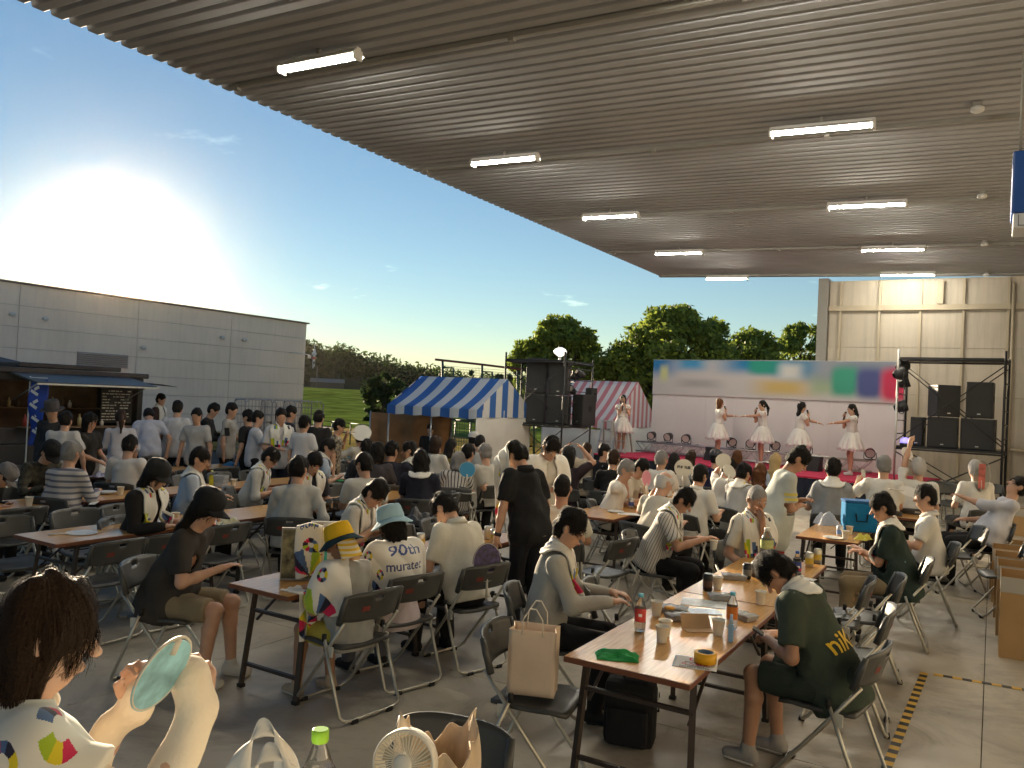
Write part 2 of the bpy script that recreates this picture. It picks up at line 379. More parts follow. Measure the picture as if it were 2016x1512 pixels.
# ---------------------------------------------------------------- end wall of the warehouse, under the canopy's far edge
BEIGE = mat('wall_panel_beige', (0.47, 0.42, 0.34), 0.6, var=0.06, vscale=1.5)
streak(BEIGE, .22)
POSTM = mat('wall_post_beige', (0.42, 0.36, 0.26), 0.55)
ew = empty('end_wall', (0, 23.6, 0)); tag(ew, 'beige panelled end wall with thin posts behind the speaker scaffold', 'wall')
WX = [-4.0] + [-3.7 + 0.98 * i for i in range(9)]
WZ = [0.0, 1.32, 2.55, 3.78, 4.72]
for i in range(len(WX) - 1):
    for j in range(len(WZ)):
        z0 = WZ[j]; z1 = WZ[j + 1] - 0.008 if j + 1 < len(WZ) else 5.72
        if j == len(WZ) - 1: z1 = 5.58
        b = MB(); b.bbox(((WX[i] + WX[i + 1]) / 2, 0.03, (z0 + z1) / 2), (WX[i + 1] - WX[i] - 0.006, 0.06, z1 - z0), 0.005); b.build('wall_panel', BEIGE, ew)
for x in WX[1:]:
    b = MB(); b.box(x - 0.03, x + 0.03, -0.085, -0.001, 0, 5.55); b.build('post', POSTM, ew)
b = MB(); b.box(-4.0, 4.2, -0.13, -0.087, 4.76, 4.90); b.build('girt', POSTM, ew)
b = MB(); b.box(-4.28, -4.02, -0.16, 0.4, 0, 5.66); b.build('corner_column', mat('column_grey', (0.24, 0.23, 0.21), 0.6), ew)
b = MB(); b.box(-1.36, -1.22, -0.15, -0.088, 4.91, 5.5); b.build('bracket', POSTM, ew)
b = MB(); b.tube([(0.32, -0.16, 0.2), (0.32, -0.16, 5.4)], 0.035, 8); b.build('downpipe', POSTM, ew)
b = MB(); b.tube([(-1.4, -0.12, 1.28), (2.4, -0.12, 1.28)], 0.04, 8); b.build('wall_pipe', POSTM, ew)
b = MB(); b.box(-4.1, 4.2, 0.065, 0.3, 0, 5.6); b.build('backing', POSTM, ew)
# the warehouse itself: side wall along the tables with a dock opening
wh = empty('warehouse', (4.3, 9, 0)); tag(wh, 'long beige warehouse side wall with shutters along the canopy', 'building')
for j in range(7):
    y0 = -14 + j * 4.1
    b = MB(); b.bbox((0.1, y0 + 2.03, 2.85), (0.2, 4.06, 5.7), 0.01); b.build('wall_panel', BEIGE, wh)
    b = MB()
    for k in range(14): b.box(-0.05, -0.01, y0 + 0.6, y0 + 3.4, 0.02 + k * 0.23, 0.24 + k * 0.23)
    b.build('shutter', mat('shutter_grey', (0.45, 0.44, 0.40), 0.5), wh)

# ---------------------------------------------------------------- white panelled building across the yard
WHITEP = mat('building_panel', (0.84, 0.71, 0.60), 0.75, var=0.05, vscale=0.7, bump=0.03, bscale=30)
GROOVE = mat('joint_groove', (0.50, 0.46, 0.42), 0.9); streak(WHITEP, .10)  # plain groove colour of the core, seen in the gaps between panels
lb = empty('panel_building', (-27.9, 10.92, -0.1)); lb.scale = (1.36, 1.36, 1.17 * 1.0); tag(lb, 'large white panel-clad building across the yard behind the food truck', 'building')
b = MB(); b.box(-12, -0.045, -22, 12.30, 0, 4.30); b.build('core', GROOVE, lb)
CY_ = [12.34 - 3.2 * i for i in range(11)]
for i in range(len(CY_) - 1):
    for j in range(7):
        z0 = 0.05 + j * 0.61
        b = MB(); b.bbox((-0.02, (CY_[i] + CY_[i + 1]) / 2, z0 + 0.302), (0.05, CY_[i] - CY_[i + 1] - 0.015, 0.598), 0.005); b.build('wall_panel', WHITEP, lb)
for j in range(7):
    b = MB(); b.bbox((-1.9, 12.33, 0.05 + j * 0.61 + 0.302), (3.7, 0.05, 0.598), 0.005); b.build('wall_panel', WHITEP, lb)
    b = MB(); b.bbox((-5.7, 12.33, 0.05 + j * 0.61 + 0.302), (3.8, 0.05, 0.598), 0.005); b.build('wall_panel', WHITEP, lb)
b = MB(); b.box(-12, 0.06, -22, 12.42, 4.31, 4.37); b.build('coping', mat('coping_brown', (0.20, 0.15, 0.13), 0.6), lb)
for (yy, zz) in ((2.55, 3.43), (3.35, 3.40), (8.76, 3.40), (9.62, 3.40), (6.1, 2.80)):
    b = MB(); Mx = Matrix.Translation((0.06, yy, zz)) @ Matrix.Rotation(math.pi / 2, 4, 'Y')
    b.lathe([(0.05, -0.06), (0.05, 0.02), (0.075, 0.03), (0.068, 0.05), (0.0, 0.07)], 12, Mx); b.build('vent_hood', mat('vent_grey', (0.62, 0.59, 0.56), 0.5), lb)
lv = MB(); lv.box(0.006, 0.03, 4.25, 5.68, 2.10, 2.52); lo_ = lv.build('louvre', mat('louvre_grey', (0.33, 0.29, 0.28), 0.6), lb)
for k in range(7):
    b = MB(); b.cbox((0.05, 4.965, 2.13 + k * 0.058), (0.05, 1.40, 0.012), 0, Matrix.Rotation(0.6, 4, 'Y')); b.build('louvre_slat', mat('louvre_slat', (0.42, 0.38, 0.36), 0.6), lo_)
b = MB(); b.tube([(0.0, 11.6, 3.1), (0.35, 11.8, 3.1), (0.35, 12.2, 3.05)], 0.02, 6); b.lathe([(0.05, 0), (0.06, 0.12), (0, 0.14)], 10, Matrix.Translation((0.35, 12.2, 2.92))); b.build('wall_camera', LWHITE, lb)

# ---------------------------------------------------------------- trees
BARK = mat('bark', (0.07, 0.055, 0.04), 0.95, var=0.3, vscale=6, bump=0.4, bscale=20)
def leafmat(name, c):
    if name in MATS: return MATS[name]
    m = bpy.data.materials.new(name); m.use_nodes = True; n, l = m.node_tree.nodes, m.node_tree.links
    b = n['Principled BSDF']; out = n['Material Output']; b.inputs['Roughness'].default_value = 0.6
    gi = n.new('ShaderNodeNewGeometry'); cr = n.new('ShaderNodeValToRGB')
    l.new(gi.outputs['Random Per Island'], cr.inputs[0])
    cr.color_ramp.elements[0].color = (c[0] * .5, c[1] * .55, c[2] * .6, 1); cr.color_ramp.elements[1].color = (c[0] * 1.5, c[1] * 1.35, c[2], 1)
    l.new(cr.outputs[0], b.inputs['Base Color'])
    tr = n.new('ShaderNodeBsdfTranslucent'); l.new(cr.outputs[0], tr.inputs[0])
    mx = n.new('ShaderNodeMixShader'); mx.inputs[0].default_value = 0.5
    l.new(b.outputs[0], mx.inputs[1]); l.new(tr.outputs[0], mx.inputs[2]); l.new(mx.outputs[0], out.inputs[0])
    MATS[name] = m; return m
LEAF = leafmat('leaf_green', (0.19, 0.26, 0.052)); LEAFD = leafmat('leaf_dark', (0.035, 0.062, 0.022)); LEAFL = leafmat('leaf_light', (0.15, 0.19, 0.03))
def leaves_np(centers, radii, count, size, rg, squash=0.8):
    """leaf quads scattered through clumps"""
    w_ = radii ** 1.7; w_ = w_ / w_.sum(); ci = rg.choice(len(centers), count, p=w_)
    d = rg.normal(size=(count, 3)); d /= np.linalg.norm(d, axis=1)[:, None]
    rr = radii[ci] * rg.uniform(0.1, 1.25, count) ** 0.7
    p = centers[ci] + d * rr[:, None] * np.array([1, 1, squash])
    u = rg.normal(size=(count, 3)); u += d * 0.3; u /= np.linalg.norm(u, axis=1)[:, None]
    v = np.cross(u, rg.normal(size=(count, 3))); v /= np.linalg.norm(v, axis=1)[:, None]
    s = size * rg.uniform(0.6, 1.3, count)[:, None]
    q = np.stack([p - u * s, p + v * s * 0.45, p + u * s, p - v * s * 0.45], 1)
    return q.reshape(-1, 3)
def quads_mesh(name, V, m):
    me = bpy.data.meshes.new(name); n = len(V) // 4
    me.vertices.add(len(V)); me.vertices.foreach_set('co', V.astype(np.float32).ravel())
    me.loops.add(len(V)); me.loops.foreach_set('vertex_index', np.arange(len(V), dtype=np.int32))
    me.polygons.add(n); me.polygons.foreach_set('loop_start', np.arange(0, len(V), 4, dtype=np.int32)); me.polygons.foreach_set('loop_total', np.full(n, 4, np.int32))
    me.materials.append(m); me.update(); return me
def tree(base, h, r, label, leaf=LEAF, n=9000, size=0.16, seed=1, trunk=0.16, crown_z=0.35, nclump=110, group='trees behind the stage', name='broadleaf_tree', squash=0.8):
    rg = np.random.default_rng(seed); t = empty(name, base, 0, label, 'tree', group)
    b = MB(); top = h * 0.8
    b.tube([(0, 0, -0.1), (rg.normal() * .05, rg.normal() * .05, h * .25), (rg.normal() * .15, rg.normal() * .15, h * .5), (rg.normal() * .2, rg.normal() * .2, top)], [trunk * 1.2, trunk, trunk * .7, trunk * .2], 9)
    cs, rs = [], []
    for k in range(nclump):
        a = rg.uniform(0, 2 * math.pi); zz = rg.uniform(crown_z, 1.0); prof_ = math.sin(math.pi * min(1, max(0.06, (zz - crown_z + 0.12) / (1.14 - crown_z)))) ** 0.7
        q = r * prof_ * math.sqrt(rg.uniform(0.2, 1)) * (.86 + .20 * math.sin(3 * a + seed) + .14 * math.sin(7 * zz * 3 + 2 * a)); c = (q * math.cos(a), q * math.sin(a), h * zz - r * .12)
        cs.append(c); rs.append(r * rg.uniform(0.06, 0.19))
        if k % 2 == 0:
            s0 = h * min(0.7, max(0.2, zz - 0.3)); b.tube([(0, 0, s0), (c[0] * .5, c[1] * .5, s0 * .5 + c[2] * .5), c], [trunk * .45, trunk * .25, trunk * .08], 6)
    b.build('trunk', BARK, t)
    Vc = leaves_np(np.array(cs), np.array(rs), int(n * .74), size, rg, squash)
    cz_ = h * (crown_z + 1) / 2; Vs = leaves_np(np.array([(0, 0, cz_)]), np.array([r * .72]), int(n * .03), size, rg, min(1.2, h * (1 - crown_z) / 2 / r))
    link('crown', quads_mesh('crown', np.concatenate([Vc, Vs]), leaf), t)
    return t
def tree_px(px, ytop, D, w_px, label, **k):
    p = atD(px, ytop, D); zb = gz(p[0], p[1]); return tree((p[0], p[1], zb), p[2] - zb, w_px / 2 / F_PX * D, label, **k)
tree_px(1112, 620, 36, 225, 'rounded green tree rising behind the red striped tent', n=30000, size=0.14, seed=3, crown_z=0.25, nclump=170)
tree_px(1338, 596, 34, 335, 'tallest wide green tree rising behind the stage backdrop', n=46000, size=0.14, seed=5, crown_z=0.2, nclump=240)
tree_px(1225, 690, 38, 200, 'lower green tree filling the gap between the tent tree and the tallest tree', n=18000, size=0.15, seed=9, crown_z=0.15)
tree_px(1478, 650, 36, 265, 'green tree behind the coloured banner, beside the tallest tree', n=22000, size=0.15, seed=6, crown_z=0.2)
tree_px(1582, 628, 40, 215, 'green tree showing just beside the grey corner column of the end wall', n=16000, size=0.16, seed=8, crown_z=0.25)
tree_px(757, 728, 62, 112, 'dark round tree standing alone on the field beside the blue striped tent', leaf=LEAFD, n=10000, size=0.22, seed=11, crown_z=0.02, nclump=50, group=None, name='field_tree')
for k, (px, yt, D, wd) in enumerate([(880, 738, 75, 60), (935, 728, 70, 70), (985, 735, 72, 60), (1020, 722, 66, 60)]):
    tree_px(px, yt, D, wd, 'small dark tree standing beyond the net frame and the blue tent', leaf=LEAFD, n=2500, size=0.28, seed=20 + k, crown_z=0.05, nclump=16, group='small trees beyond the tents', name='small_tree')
for k, (px, yt, D, wd) in enumerate([(1262, 800, 31, 70), (1300, 815, 30, 60)]):
    tree_px(px, yt, D, wd, 'low bright green shrub under the trees beside the backdrop', leaf=LEAFL, n=2500, size=0.12, seed=30 + k, crown_z=0.02, nclump=14, group='shrubs beside the backdrop', name='shrub', trunk=0.03)
# wooded hill on the skyline
hb = MB(); hb.smooth = True
HC = atD(480, 760, 330)
def hill_h(u): return 19.0 * math.exp(-((u - 0.08) / 0.30) ** 2) + 2.0
def hill_pt(u, v):
    px = 480 + u * 900; D = 300 + v * 130
    p = atD(px, 780, D); return (p[0], p[1], 1.5 + hill_h(u) * math.sin(math.pi * min(1.0, v * 1.02)) ** 0.8 * 0.72)
hb.grid(lambda u, v: hill_pt(u * 2.0 - 0.9, v), 90, 12)
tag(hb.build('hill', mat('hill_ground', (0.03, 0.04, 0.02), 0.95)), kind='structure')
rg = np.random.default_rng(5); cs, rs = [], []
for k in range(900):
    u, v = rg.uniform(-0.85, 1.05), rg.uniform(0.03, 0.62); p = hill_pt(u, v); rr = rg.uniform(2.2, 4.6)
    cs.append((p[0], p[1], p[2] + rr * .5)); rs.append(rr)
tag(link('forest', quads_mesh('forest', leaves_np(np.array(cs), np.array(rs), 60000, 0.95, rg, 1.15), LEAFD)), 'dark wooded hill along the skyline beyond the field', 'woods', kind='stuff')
# ================================================================ stage, tents, scaffolds, yard
BLACKM = mat('black_metal', (0.025, 0.025, 0.027), 0.5, 0.3)
BLACKP = mat('black_plastic', (0.018, 0.018, 0.02), 0.45)
ALU = mat('aluminium', (0.55, 0.54, 0.52), 0.35, 0.9)
DARKCLOTH = mat('stage_skirt', (0.012, 0.016, 0.03), 0.9)
CARPET = mat('red_carpet', (0.50, 0.025, 0.075), 0.95, var=0.12, vscale=3, bump=0.2, bscale=200)
ST_Z = 0.6; ST_A = R(-14.8)
SE = Vector((math.cos(ST_A), math.sin(ST_A), 0)); SN = Vector((-math.sin(ST_A), math.cos(ST_A), 0))
SFL = Vector(at(1168, 892, ST_Z)); 
ST_L = 7.55; ST_D = 3.2
st = empty('stage', (SFL.x, SFL.y, 0), ST_A, 'low stage covered in pink-red carpet with a dark skirt', 'stage')
b = MB(); b.bbox((ST_L / 2, ST_D / 2, ST_Z - 0.02), (ST_L, ST_D, 0.04), 0.006); b.build('carpet', CARPET, st)
b = MB()
nb = 90
b.grid(lambda u, v: (u * ST_L, 0.02 + 0.012 * math.sin(u * nb * 2), (ST_Z - 0.045) * v), 360, 1)
b.build('skirt', DARKCLOTH, st)
b = MB(); b.grid(lambda u, v: (0.02 + 0.012 * math.sin(u * 60), u * ST_D, (ST_Z - 0.045) * v), 100, 1); b.build('skirt', DARKCLOTH, st)
for i in range(5):
    for j in range(3):
        b = MB(); b.box(0.2 + i * 1.85, 0.26 + i * 1.85, 0.2 + j * 1.35, 0.26 + j * 1.35, 0.0, ST_Z - 0.045); b.build('stage_leg', BLACKM, st)
# backdrop with banner
BDL = Vector(colat(1278, 23.6, 0)); BDR = Vector(colat(1772, 19.0, 0)); bd_v = BDR - BDL; BD_A = math.atan2(bd_v.y, bd_v.x); BD_W = bd_v.length
bd = empty('stage_backdrop', BDL, BD_A, 'pale pinkish-white stage backdrop wall behind the performers', 'backdrop')
BDW = mat('backdrop_white', (0.72, 0.67, 0.66), 0.8, var=0.03, vscale=1.0)
npan = 8
for i in range(npan):
    w_ = BD_W / npan; b = MB(); b.bbox((w_ * (i + .5), 0.03, 1.5), (w_ - 0.002, 0.05, 2.98), 0.002); b.build('panel', BDW, bd)
for i in range(5):
    x = 0.3 + i * (BD_W - .6) / 4; b = MB(); b.bar((x, 0.08, 2.6), (x, 1.0, 0.02), 0.05); b.bar((x, 0.08, 0.0), (x, 0.08, 3.0), 0.05); b.build('brace', ALU, bd)
bn = empty('banner_sign', BDL, BD_A, 'long banner with blue, green, navy and red shapes along the backdrop top', 'banner')
def banner_mat():
    m = mat('banner_print', (0.6, 0.58, 0.58), 0.6); n, l = m.node_tree.nodes, m.node_tree.links
    tc = n.new('ShaderNodeTexCoord'); last = None
    W0 = BD_W
    blobs = [((0.02, 0.95), (0.13, 0.55), (0.03, 0.20, 0.48)), ((0.18, 0.95), (0.10, 0.35), (0.06, 0.30, 0.55)), ((0.055, 0.62), (0.03, 0.35), (0.62, 0.62, 0.30)), ((0.46, 0.95), (0.22, 0.42), (0.01, 0.20, 0.45)), ((0.50, 0.95), (0.09, 0.40), (0.02, 0.30, 0.22)),
             ((0.63, 0.85), (0.12, 0.5), (0.02, 0.25, 0.48)), ((0.60, 0.72), (0.07, 0.34), (0.70, 0.70, 0.66)), ((0.57, 0.30), (0.16, 0.30), (0.60, 0.44, 0.16)), ((0.72, 0.40), (0.07, 0.4), (0.35, 0.45, 0.28)), ((0.90, 0.80), (0.35, 0.5), (0.22, 0.26, 0.33)), ((0.22, 0.35), (0.14, 0.18), (0.40, 0.38, 0.38)),
             ((0.80, 0.50), (0.062, 0.48), (0.05, 0.33, 0.22)), ((0.885, 0.46), (0.058, 0.48), (0.07, 0.09, 0.25)), ((0.972, 0.44), (0.062, 0.52), (0.55, 0.03, 0.09))]
    col = None
    for (c, s, rgb) in blobs:
        mp = n.new('ShaderNodeVectorMath'); mp.operation = 'SUBTRACT'; l.new(tc.outputs['Object'], mp.inputs[0]); mp.inputs[1].default_value = (c[0] * W0, 0, c[1] * 0.98)
        dv = n.new('ShaderNodeVectorMath'); dv.operation = 'DIVIDE'; l.new(mp.outputs[0], dv.inputs[0]); dv.inputs[1].default_value = (s[0] * W0, 1e6, s[1] * 0.98)
        sq = n.new('ShaderNodeVectorMath'); sq.operation = 'MULTIPLY'; l.new(dv.outputs[0], sq.inputs[0]); l.new(dv.outputs[0], sq.inputs[1])
        s4 = n.new('ShaderNodeVectorMath'); s4.operation = 'LENGTH'; l.new(sq.outputs[0], s4.inputs[0]); ln = n.new('ShaderNodeMath'); ln.operation = 'SQRT'; l.new(s4.outputs['Value'], ln.inputs[0])
        mr = n.new('ShaderNodeMapRange'); mr.interpolation_type = 'SMOOTHSTEP'; mr.inputs[1].default_value = 1.05; mr.inputs[2].default_value = 0.15 if rgb[2] not in (0.22, .25, .09) else 0.5
        l.new(ln.outputs[0], mr.inputs[0])
        mx = n.new('ShaderNodeMix'); mx.data_type = 'RGBA'; l.new(mr.outputs[0], mx.inputs[0])
        if col is None: mx.inputs[6].default_value = (0.56, 0.53, 0.52, 1)
        else: l.new(col, mx.inputs[6])
        mx.inputs[7].default_value = (*rgb, 1); col = mx.outputs[2]
    l.new(col, n['Principled BSDF'].inputs['Base Color']); return m
b = MB(); b.bbox((BD_W / 2, 0, 0.49), (BD_W - 0.02, 0.02, 0.98), 0.003); bno = b.build('printed_panel', banner_mat(), bn, loc=(0, -0.03, 2.27))
b = MB(); b.box(0.0, BD_W, -0.045, 0.0, 3.252, 3.275); b.build('top_batten', ALU, bn)
# floor truss along the backdrop
tr = empty('floor_truss', BDL + Vector((0, 0, ST_Z)), BD_A, 'low lattice truss lying along the foot of the backdrop', 'truss')
Lt = BD_W - 0.5
for (yy, zz) in ((-0.75, 0.04), (-0.75, 0.30), (-0.50, 0.04), (-0.50, 0.30)):
    b = MB(); b.tube([(0, yy, zz), (Lt, yy, zz)], 0.022, 8); b.build('chord', ALU, tr)
nz = 26
for s_ in (-0.75, -0.50):
    for i in range(nz):
        x0, x1 = Lt * i / nz, Lt * (i + 1) / nz
        b = MB(); b.tube([(x0, s_, 0.05 if i % 2 else 0.29), (x1, s_, 0.29 if i % 2 else 0.05)], 0.012, 6); b.build('lattice_bar', ALU, tr)
LENSM = mat('lamp_lens', (0.62, 0.55, 0.52), 0.25, spec=0.6)
def par_light(loc, rz, tilt, label, r=0.11, group='stage lamps on the floor truss'):
    t = empty('stage_lamp', loc, rz, label, 'stage lamp', group)
    Mx = Matrix.Translation((0, 0, 0.17)) @ Matrix.Rotation(tilt, 4, 'X') @ Matrix.Rotation(math.pi / 2, 4, 'X')
    b = MB(); b.lathe([(r * .45, -0.16), (r * .8, -0.12), (r, -0.02), (r * 1.06, 0.05), (r * 1.06, 0.08), (r * .93, 0.08), (r * .93, 0.055)], 18, Mx, caps=False); b.build('can', BLACKP, t)
    b = MB(); b.lathe([(0.0, 0.066), (r * .92, 0.056)], 18, Mx, caps=False); b.build('lens', LENSM, t)
    b = MB(); b.tube([(-r * 1.2, 0, 0.18), (-r * 1.2, 0.01, 0.03), (-r * .7, 0.01, 0.012), (r * .7, 0.01, 0.012), (r * 1.2, 0.01, 0.03), (r * 1.2, 0, 0.18)], 0.010, 6); b.build('yoke', BLACKP, t)
    return t
for i, px in enumerate((1283, 1315, 1350, 1440, 1478, 1524, 1588, 1713)):
    lx = None
    best = min(range(400), key=lambda k: abs((lambda q: 1008 + F_PX * ((q - EYE) @ RGT) / ((q - EYE) @ FWD))(np.array(BDL + Vector((math.cos(BD_A), math.sin(BD_A), 0)) * (k * .02) + Vector((math.sin(BD_A), -math.cos(BD_A), 0)) * 0.62 + Vector((0, 0, .9)))) - px))
    p = BDL + Vector((math.cos(BD_A), math.sin(BD_A), 0)) * (best * .02) + Vector((math.sin(BD_A), -math.cos(BD_A), 0)) * 0.62
    par_light((p.x, p.y, ST_Z + 0.32), BD_A + (0.1, 0.0, 0.2, 0.9, 0.1, 0.9, 0.2, 0.3)[i], R(14), 'round black stage lamp with pale lens standing on the floor truss' if i in (0, 1, 2, 4, 6, 7) else 'round black stage lamp turned aside on the floor truss')
    b = MB(); b.tube([(p.x, p.y + .1, ST_Z + .36), (p.x + .12, p.y + .2, ST_Z + .3), (p.x + .3, p.y + .12, ST_Z + .33), (p.x + .42, p.y + .1, ST_Z + .2)], 0.008, 5)
    tag(b.build('cable', BLACKP), 'thin black cable trailing from a stage lamp over the truss', 'cable', 'stage lamp cables')
for (px, D) in ((1398, 20.9), (1602, 18.9)):
    p = colat(px, D, ST_Z); t = empty('monitor_speaker', p, ST_A, 'small black wedge speaker standing on the red carpet by the truss', 'speaker', 'wedge speakers on the stage')
    b = MB(); b.add([(-.14, -.1, 0), (.14, -.1, 0), (.14, .16, 0), (-.14, .16, 0), (-.14, -.02, .34), (.14, -.02, .34), (.14, .16, .34), (-.14, .16, .34)], [(3, 2, 1, 0), (4, 5, 6, 7), (0, 1, 5, 4), (1, 2, 6, 5), (2, 3, 7, 6), (3, 0, 4, 7)]); b.build('cabinet', BLACKP, t)
    b = MB(); b.add([(-.12, -.097, .03), (.12, -.097, .03), (.12, -.036, .31), (-.12, -.036, .31)], [(0, 1, 2, 3)]); b.build('grille', mat('grille', (.03, .03, .03), .8), t)
# ---------------------------------------------------------------- scaffold builder
def speaker(loc, rz, w, d, h, label, group='loudspeakers on the scaffolds'):
    t = empty('loudspeaker', loc, rz, label, 'loudspeaker', group)
    b = MB(); b.bbox((0, 0, h / 2), (w, d, h), 0.015); b.build('cabinet', BLACKP, t)
    b = MB(); b.bbox((0, -d / 2 - 0.004, h / 2), (w * .93, 0.02, h * .94), 0.006); b.build('grille', mat('grille', (.03, .03, .03), .8), t)
    b = MB(); b.box(-0.03, 0.03, -d / 2 - 0.017, -d / 2 - 0.0145, h * .10, h * .13); b.build('badge', ALU, t)
    b = MB(); b.box(w / 2 + 0.0005, w / 2 + 0.004, -0.04, 0.06, h * .45, h * .62); b.build('handle_recess', mat('recess', (.006, .006, .006), .9), t)
    return t
def scaffold(name, A, B, C_, D_, ztop, deck, zb, label, polemat, ext):
    """four poles (front-left, front-right, back-right, back-left), deck, top frame, cross braces"""
    t = empty(name, A, 0, label, 'scaffold'); P = [Vector((p[0] - A[0], p[1] - A[1], 0)) for p in (A, B, C_, D_)]
    for i, p in enumerate(P):
        b = MB(); b.tube([p + Vector((0, 0, zb)), p + Vector((0, 0, ztop + ext[i]))], 0.024, 8); b.build('pole', polemat[i], t)
        b = MB(); b.cbox(p + Vector((0, 0, zb + 0.01)), (0.14, 0.14, 0.02)); b.build('base_plate', BLACKM, t)
    for i in range(4):
        a, c = P[i], P[(i + 1) % 4]
        for z in (ztop - 0.05, deck - 0.06, zb + 0.35):
            if z == zb + 0.35 and i == 0: continue
            b = MB(); b.tube([a + Vector((0, 0, z)), c + Vector((0, 0, z))], 0.02, 6); b.build('ledger', BLACKM, t)
        if i in (0, 2):
            for z0, z1 in ((deck + 0.1, ztop - 0.15), (zb + 0.15, deck - 0.12)):
                for (q0, q1) in ((a, c), (c, a)):
                    b = MB(); b.tube([q0 + Vector((0, 0, z0)), q1 + Vector((0, 0, z1))], 0.012, 6); b.build('cross_brace', BLACKM, t)
        else:
            for k in range(5):
                z = deck + 0.25 + k * 0.28; b = MB(); b.tube([a + Vector((0, 0, z)), c + Vector((0, 0, z))], 0.012, 6)
                if z < ztop - .1: b.build('rung', BLACKM, t)
    ex = P[1].normalized(); 
    def planks(z, n, th):
        for k in range(n):
            f0, f1 = (k + 0.03) / n, (k + 0.97) / n
            q = [P[0].lerp(P[3], f0), P[1].lerp(P[2], f0), P[1].lerp(P[2], f1), P[0].lerp(P[3], f1)]
            b = MB(); b.add([v + Vector((0, 0, z)) for v in q] + [v + Vector((0, 0, z + th)) for v in q], [(3, 2, 1, 0), (4, 5, 6, 7), (0, 1, 5, 4), (1, 2, 6, 5), (2, 3, 7, 6), (3, 0, 4, 7)]); b.build('deck_plank', BLACKM, t)
    planks(deck - 0.035, 3, 0.035); planks(ztop - 0.03, 3, 0.03)
    return t
sA, sB, sC, sD = [colat(px, D, 0) for px, D in ((985, 20.0), (1101, 19.3), (1157, 20.6), (1018, 21.3))]
zl = -0.3
LZT, LDK = 2.93, 1.38
scaffold('speaker_scaffold', sA, sB, sC, sD, LZT, LDK, zl, 'dark pipe scaffold carrying loudspeakers beside the striped tents', [BLACKM] * 4, (0.16, 0.2, 0.1, 0.05))
def on(A, B, D_, u, v): return np.array(A) + (np.array(B) - A) * u + (np.array(D_) - A) * v
la = math.atan2(sB[1] - sA[1], sB[0] - sA[0])
for (u, v, z, w, d, h, lab) in ((0.47, .35, LDK, .52, .55, .72, 'large black bass cabinet low on the tent-side scaffold, outer one'), (0.86, .35, LDK, .52, .55, .70, 'large black bass cabinet low on the tent-side scaffold, inner one'), (0.47, .35, LDK + .73, .50, .5, .86, 'tall black loudspeaker stacked on the tent-side scaffold, outer one'), (0.85, .35, LDK + .71, .46, .5, .78, 'tall black loudspeaker stacked on the tent-side scaffold, inner one')):
    p = on(sA, sB, sD, u, v); speaker((p[0], p[1], z), la + 0.25, w, d, h, lab)
p = on(sA, sB, sD, 1.22, .6); speaker((p[0], p[1], LDK), la - .5, .42, .4, .75, 'slim black loudspeaker at the stage end of the tent-side scaffold')
p = colat(1164, 20.4, 2.05); t = speaker((p[0], p[1], 1.95), la - .3, .2, .22, .36, 'tiny black monitor speaker clamped to the tent-side scaffold pole')
for i, (px, y_, D, rz) in enumerate(((1108, 738, 20.0, -.4), (1128, 740, 20.2, -.8), (1140, 735, 20.2, -1.0), (1112, 762, 20.1, .3), (1125, 768, 20.2, -.3), (1104, 752, 20.2, .2))):
    p = atD(px, y_, D); par_light((p[0], p[1], p[2] - .17), la + rz, R(-25), 'black spotlight hanging from the tent-side scaffold', 0.10, 'spotlights on the tent-side scaffold')
# globe street lamp, lit
p = atD(1103, 693, 27.0); zt = p[2]; gb = gz(p[0], p[1])
t = empty('street_lamp', (p[0], p[1], gb), 0, 'street lamp with a flattened lit globe behind the tent-side scaffold', 'street lamp')
b = MB(); b.tube([(0, 0, 0), (0, 0, zt - gb - .18)], [0.06, 0.045], 10); b.build('pole', ALU, t)
b = MB(); b.lathe([(0.05, -0.16), (0.1, -0.13), (0.21, -0.04), (0.22, 0.02), (0.17, 0.10), (0.07, 0.15), (0, 0.16)], 16, Matrix.Translation((0, 0, zt - gb))); b.build('globe', mat('lamp_globe', (.9, .9, .85), .3, emit=(1, .95, .82), es=.45), t)
b = MB(); b.lathe([(0.07, 0.15), (0.06, 0.19), (0, 0.2)], 12, Matrix.Translation((0, 0, zt - gb))); b.build('cap', BLACKM, t)
# stage-side scaffold
rA, rB = colat(1757, 17.0, 0), colat(1968, 15.9, 0); rdir = (rB - rA) / np.linalg.norm(rB - rA); rn = np.array([-rdir[1], rdir[0], 0]) * 1.15
rC, rD = rB + rn, rA + rn
RZT, RDK = 3.22, 1.36
scaffold('stage_scaffold', rA, rB, rC, rD, RZT, RDK, 0.0, 'dark pipe scaffold carrying loudspeakers in front of the beige end wall', [ALU, BLACKM, BLACKM, BLACKM], (0.16, 0.14, 0.05, 0.05))
ra = math.atan2(rdir[1], rdir[0])
for (u, v, z, w, d, h, yw, lab) in ((.42, .55, RDK, .56, .6, .64, .06, 'wide black bass cabinet on the wall-side scaffold, nearer the stage'), (.76, .5, RDK, .60, .6, .64, .0, 'wide black bass cabinet on the wall-side scaffold, by the outer pole'), (.42, .5, RDK + .65, .46, .5, .66, .5, 'black loudspeaker angled towards the stage on the wall-side scaffold'), (.765, .5, RDK + .65, .48, .5, .74, .0, 'tall black loudspeaker facing the tables on the wall-side scaffold'), (.17, .6, RDK, .24, .5, .62, .0, 'narrow black amplifier rack beside the bass cabinets on the wall-side scaffold')):
    p = on(rA, rB, rD, u, v); speaker((p[0], p[1], z), ra + yw, w, d, h, lab)
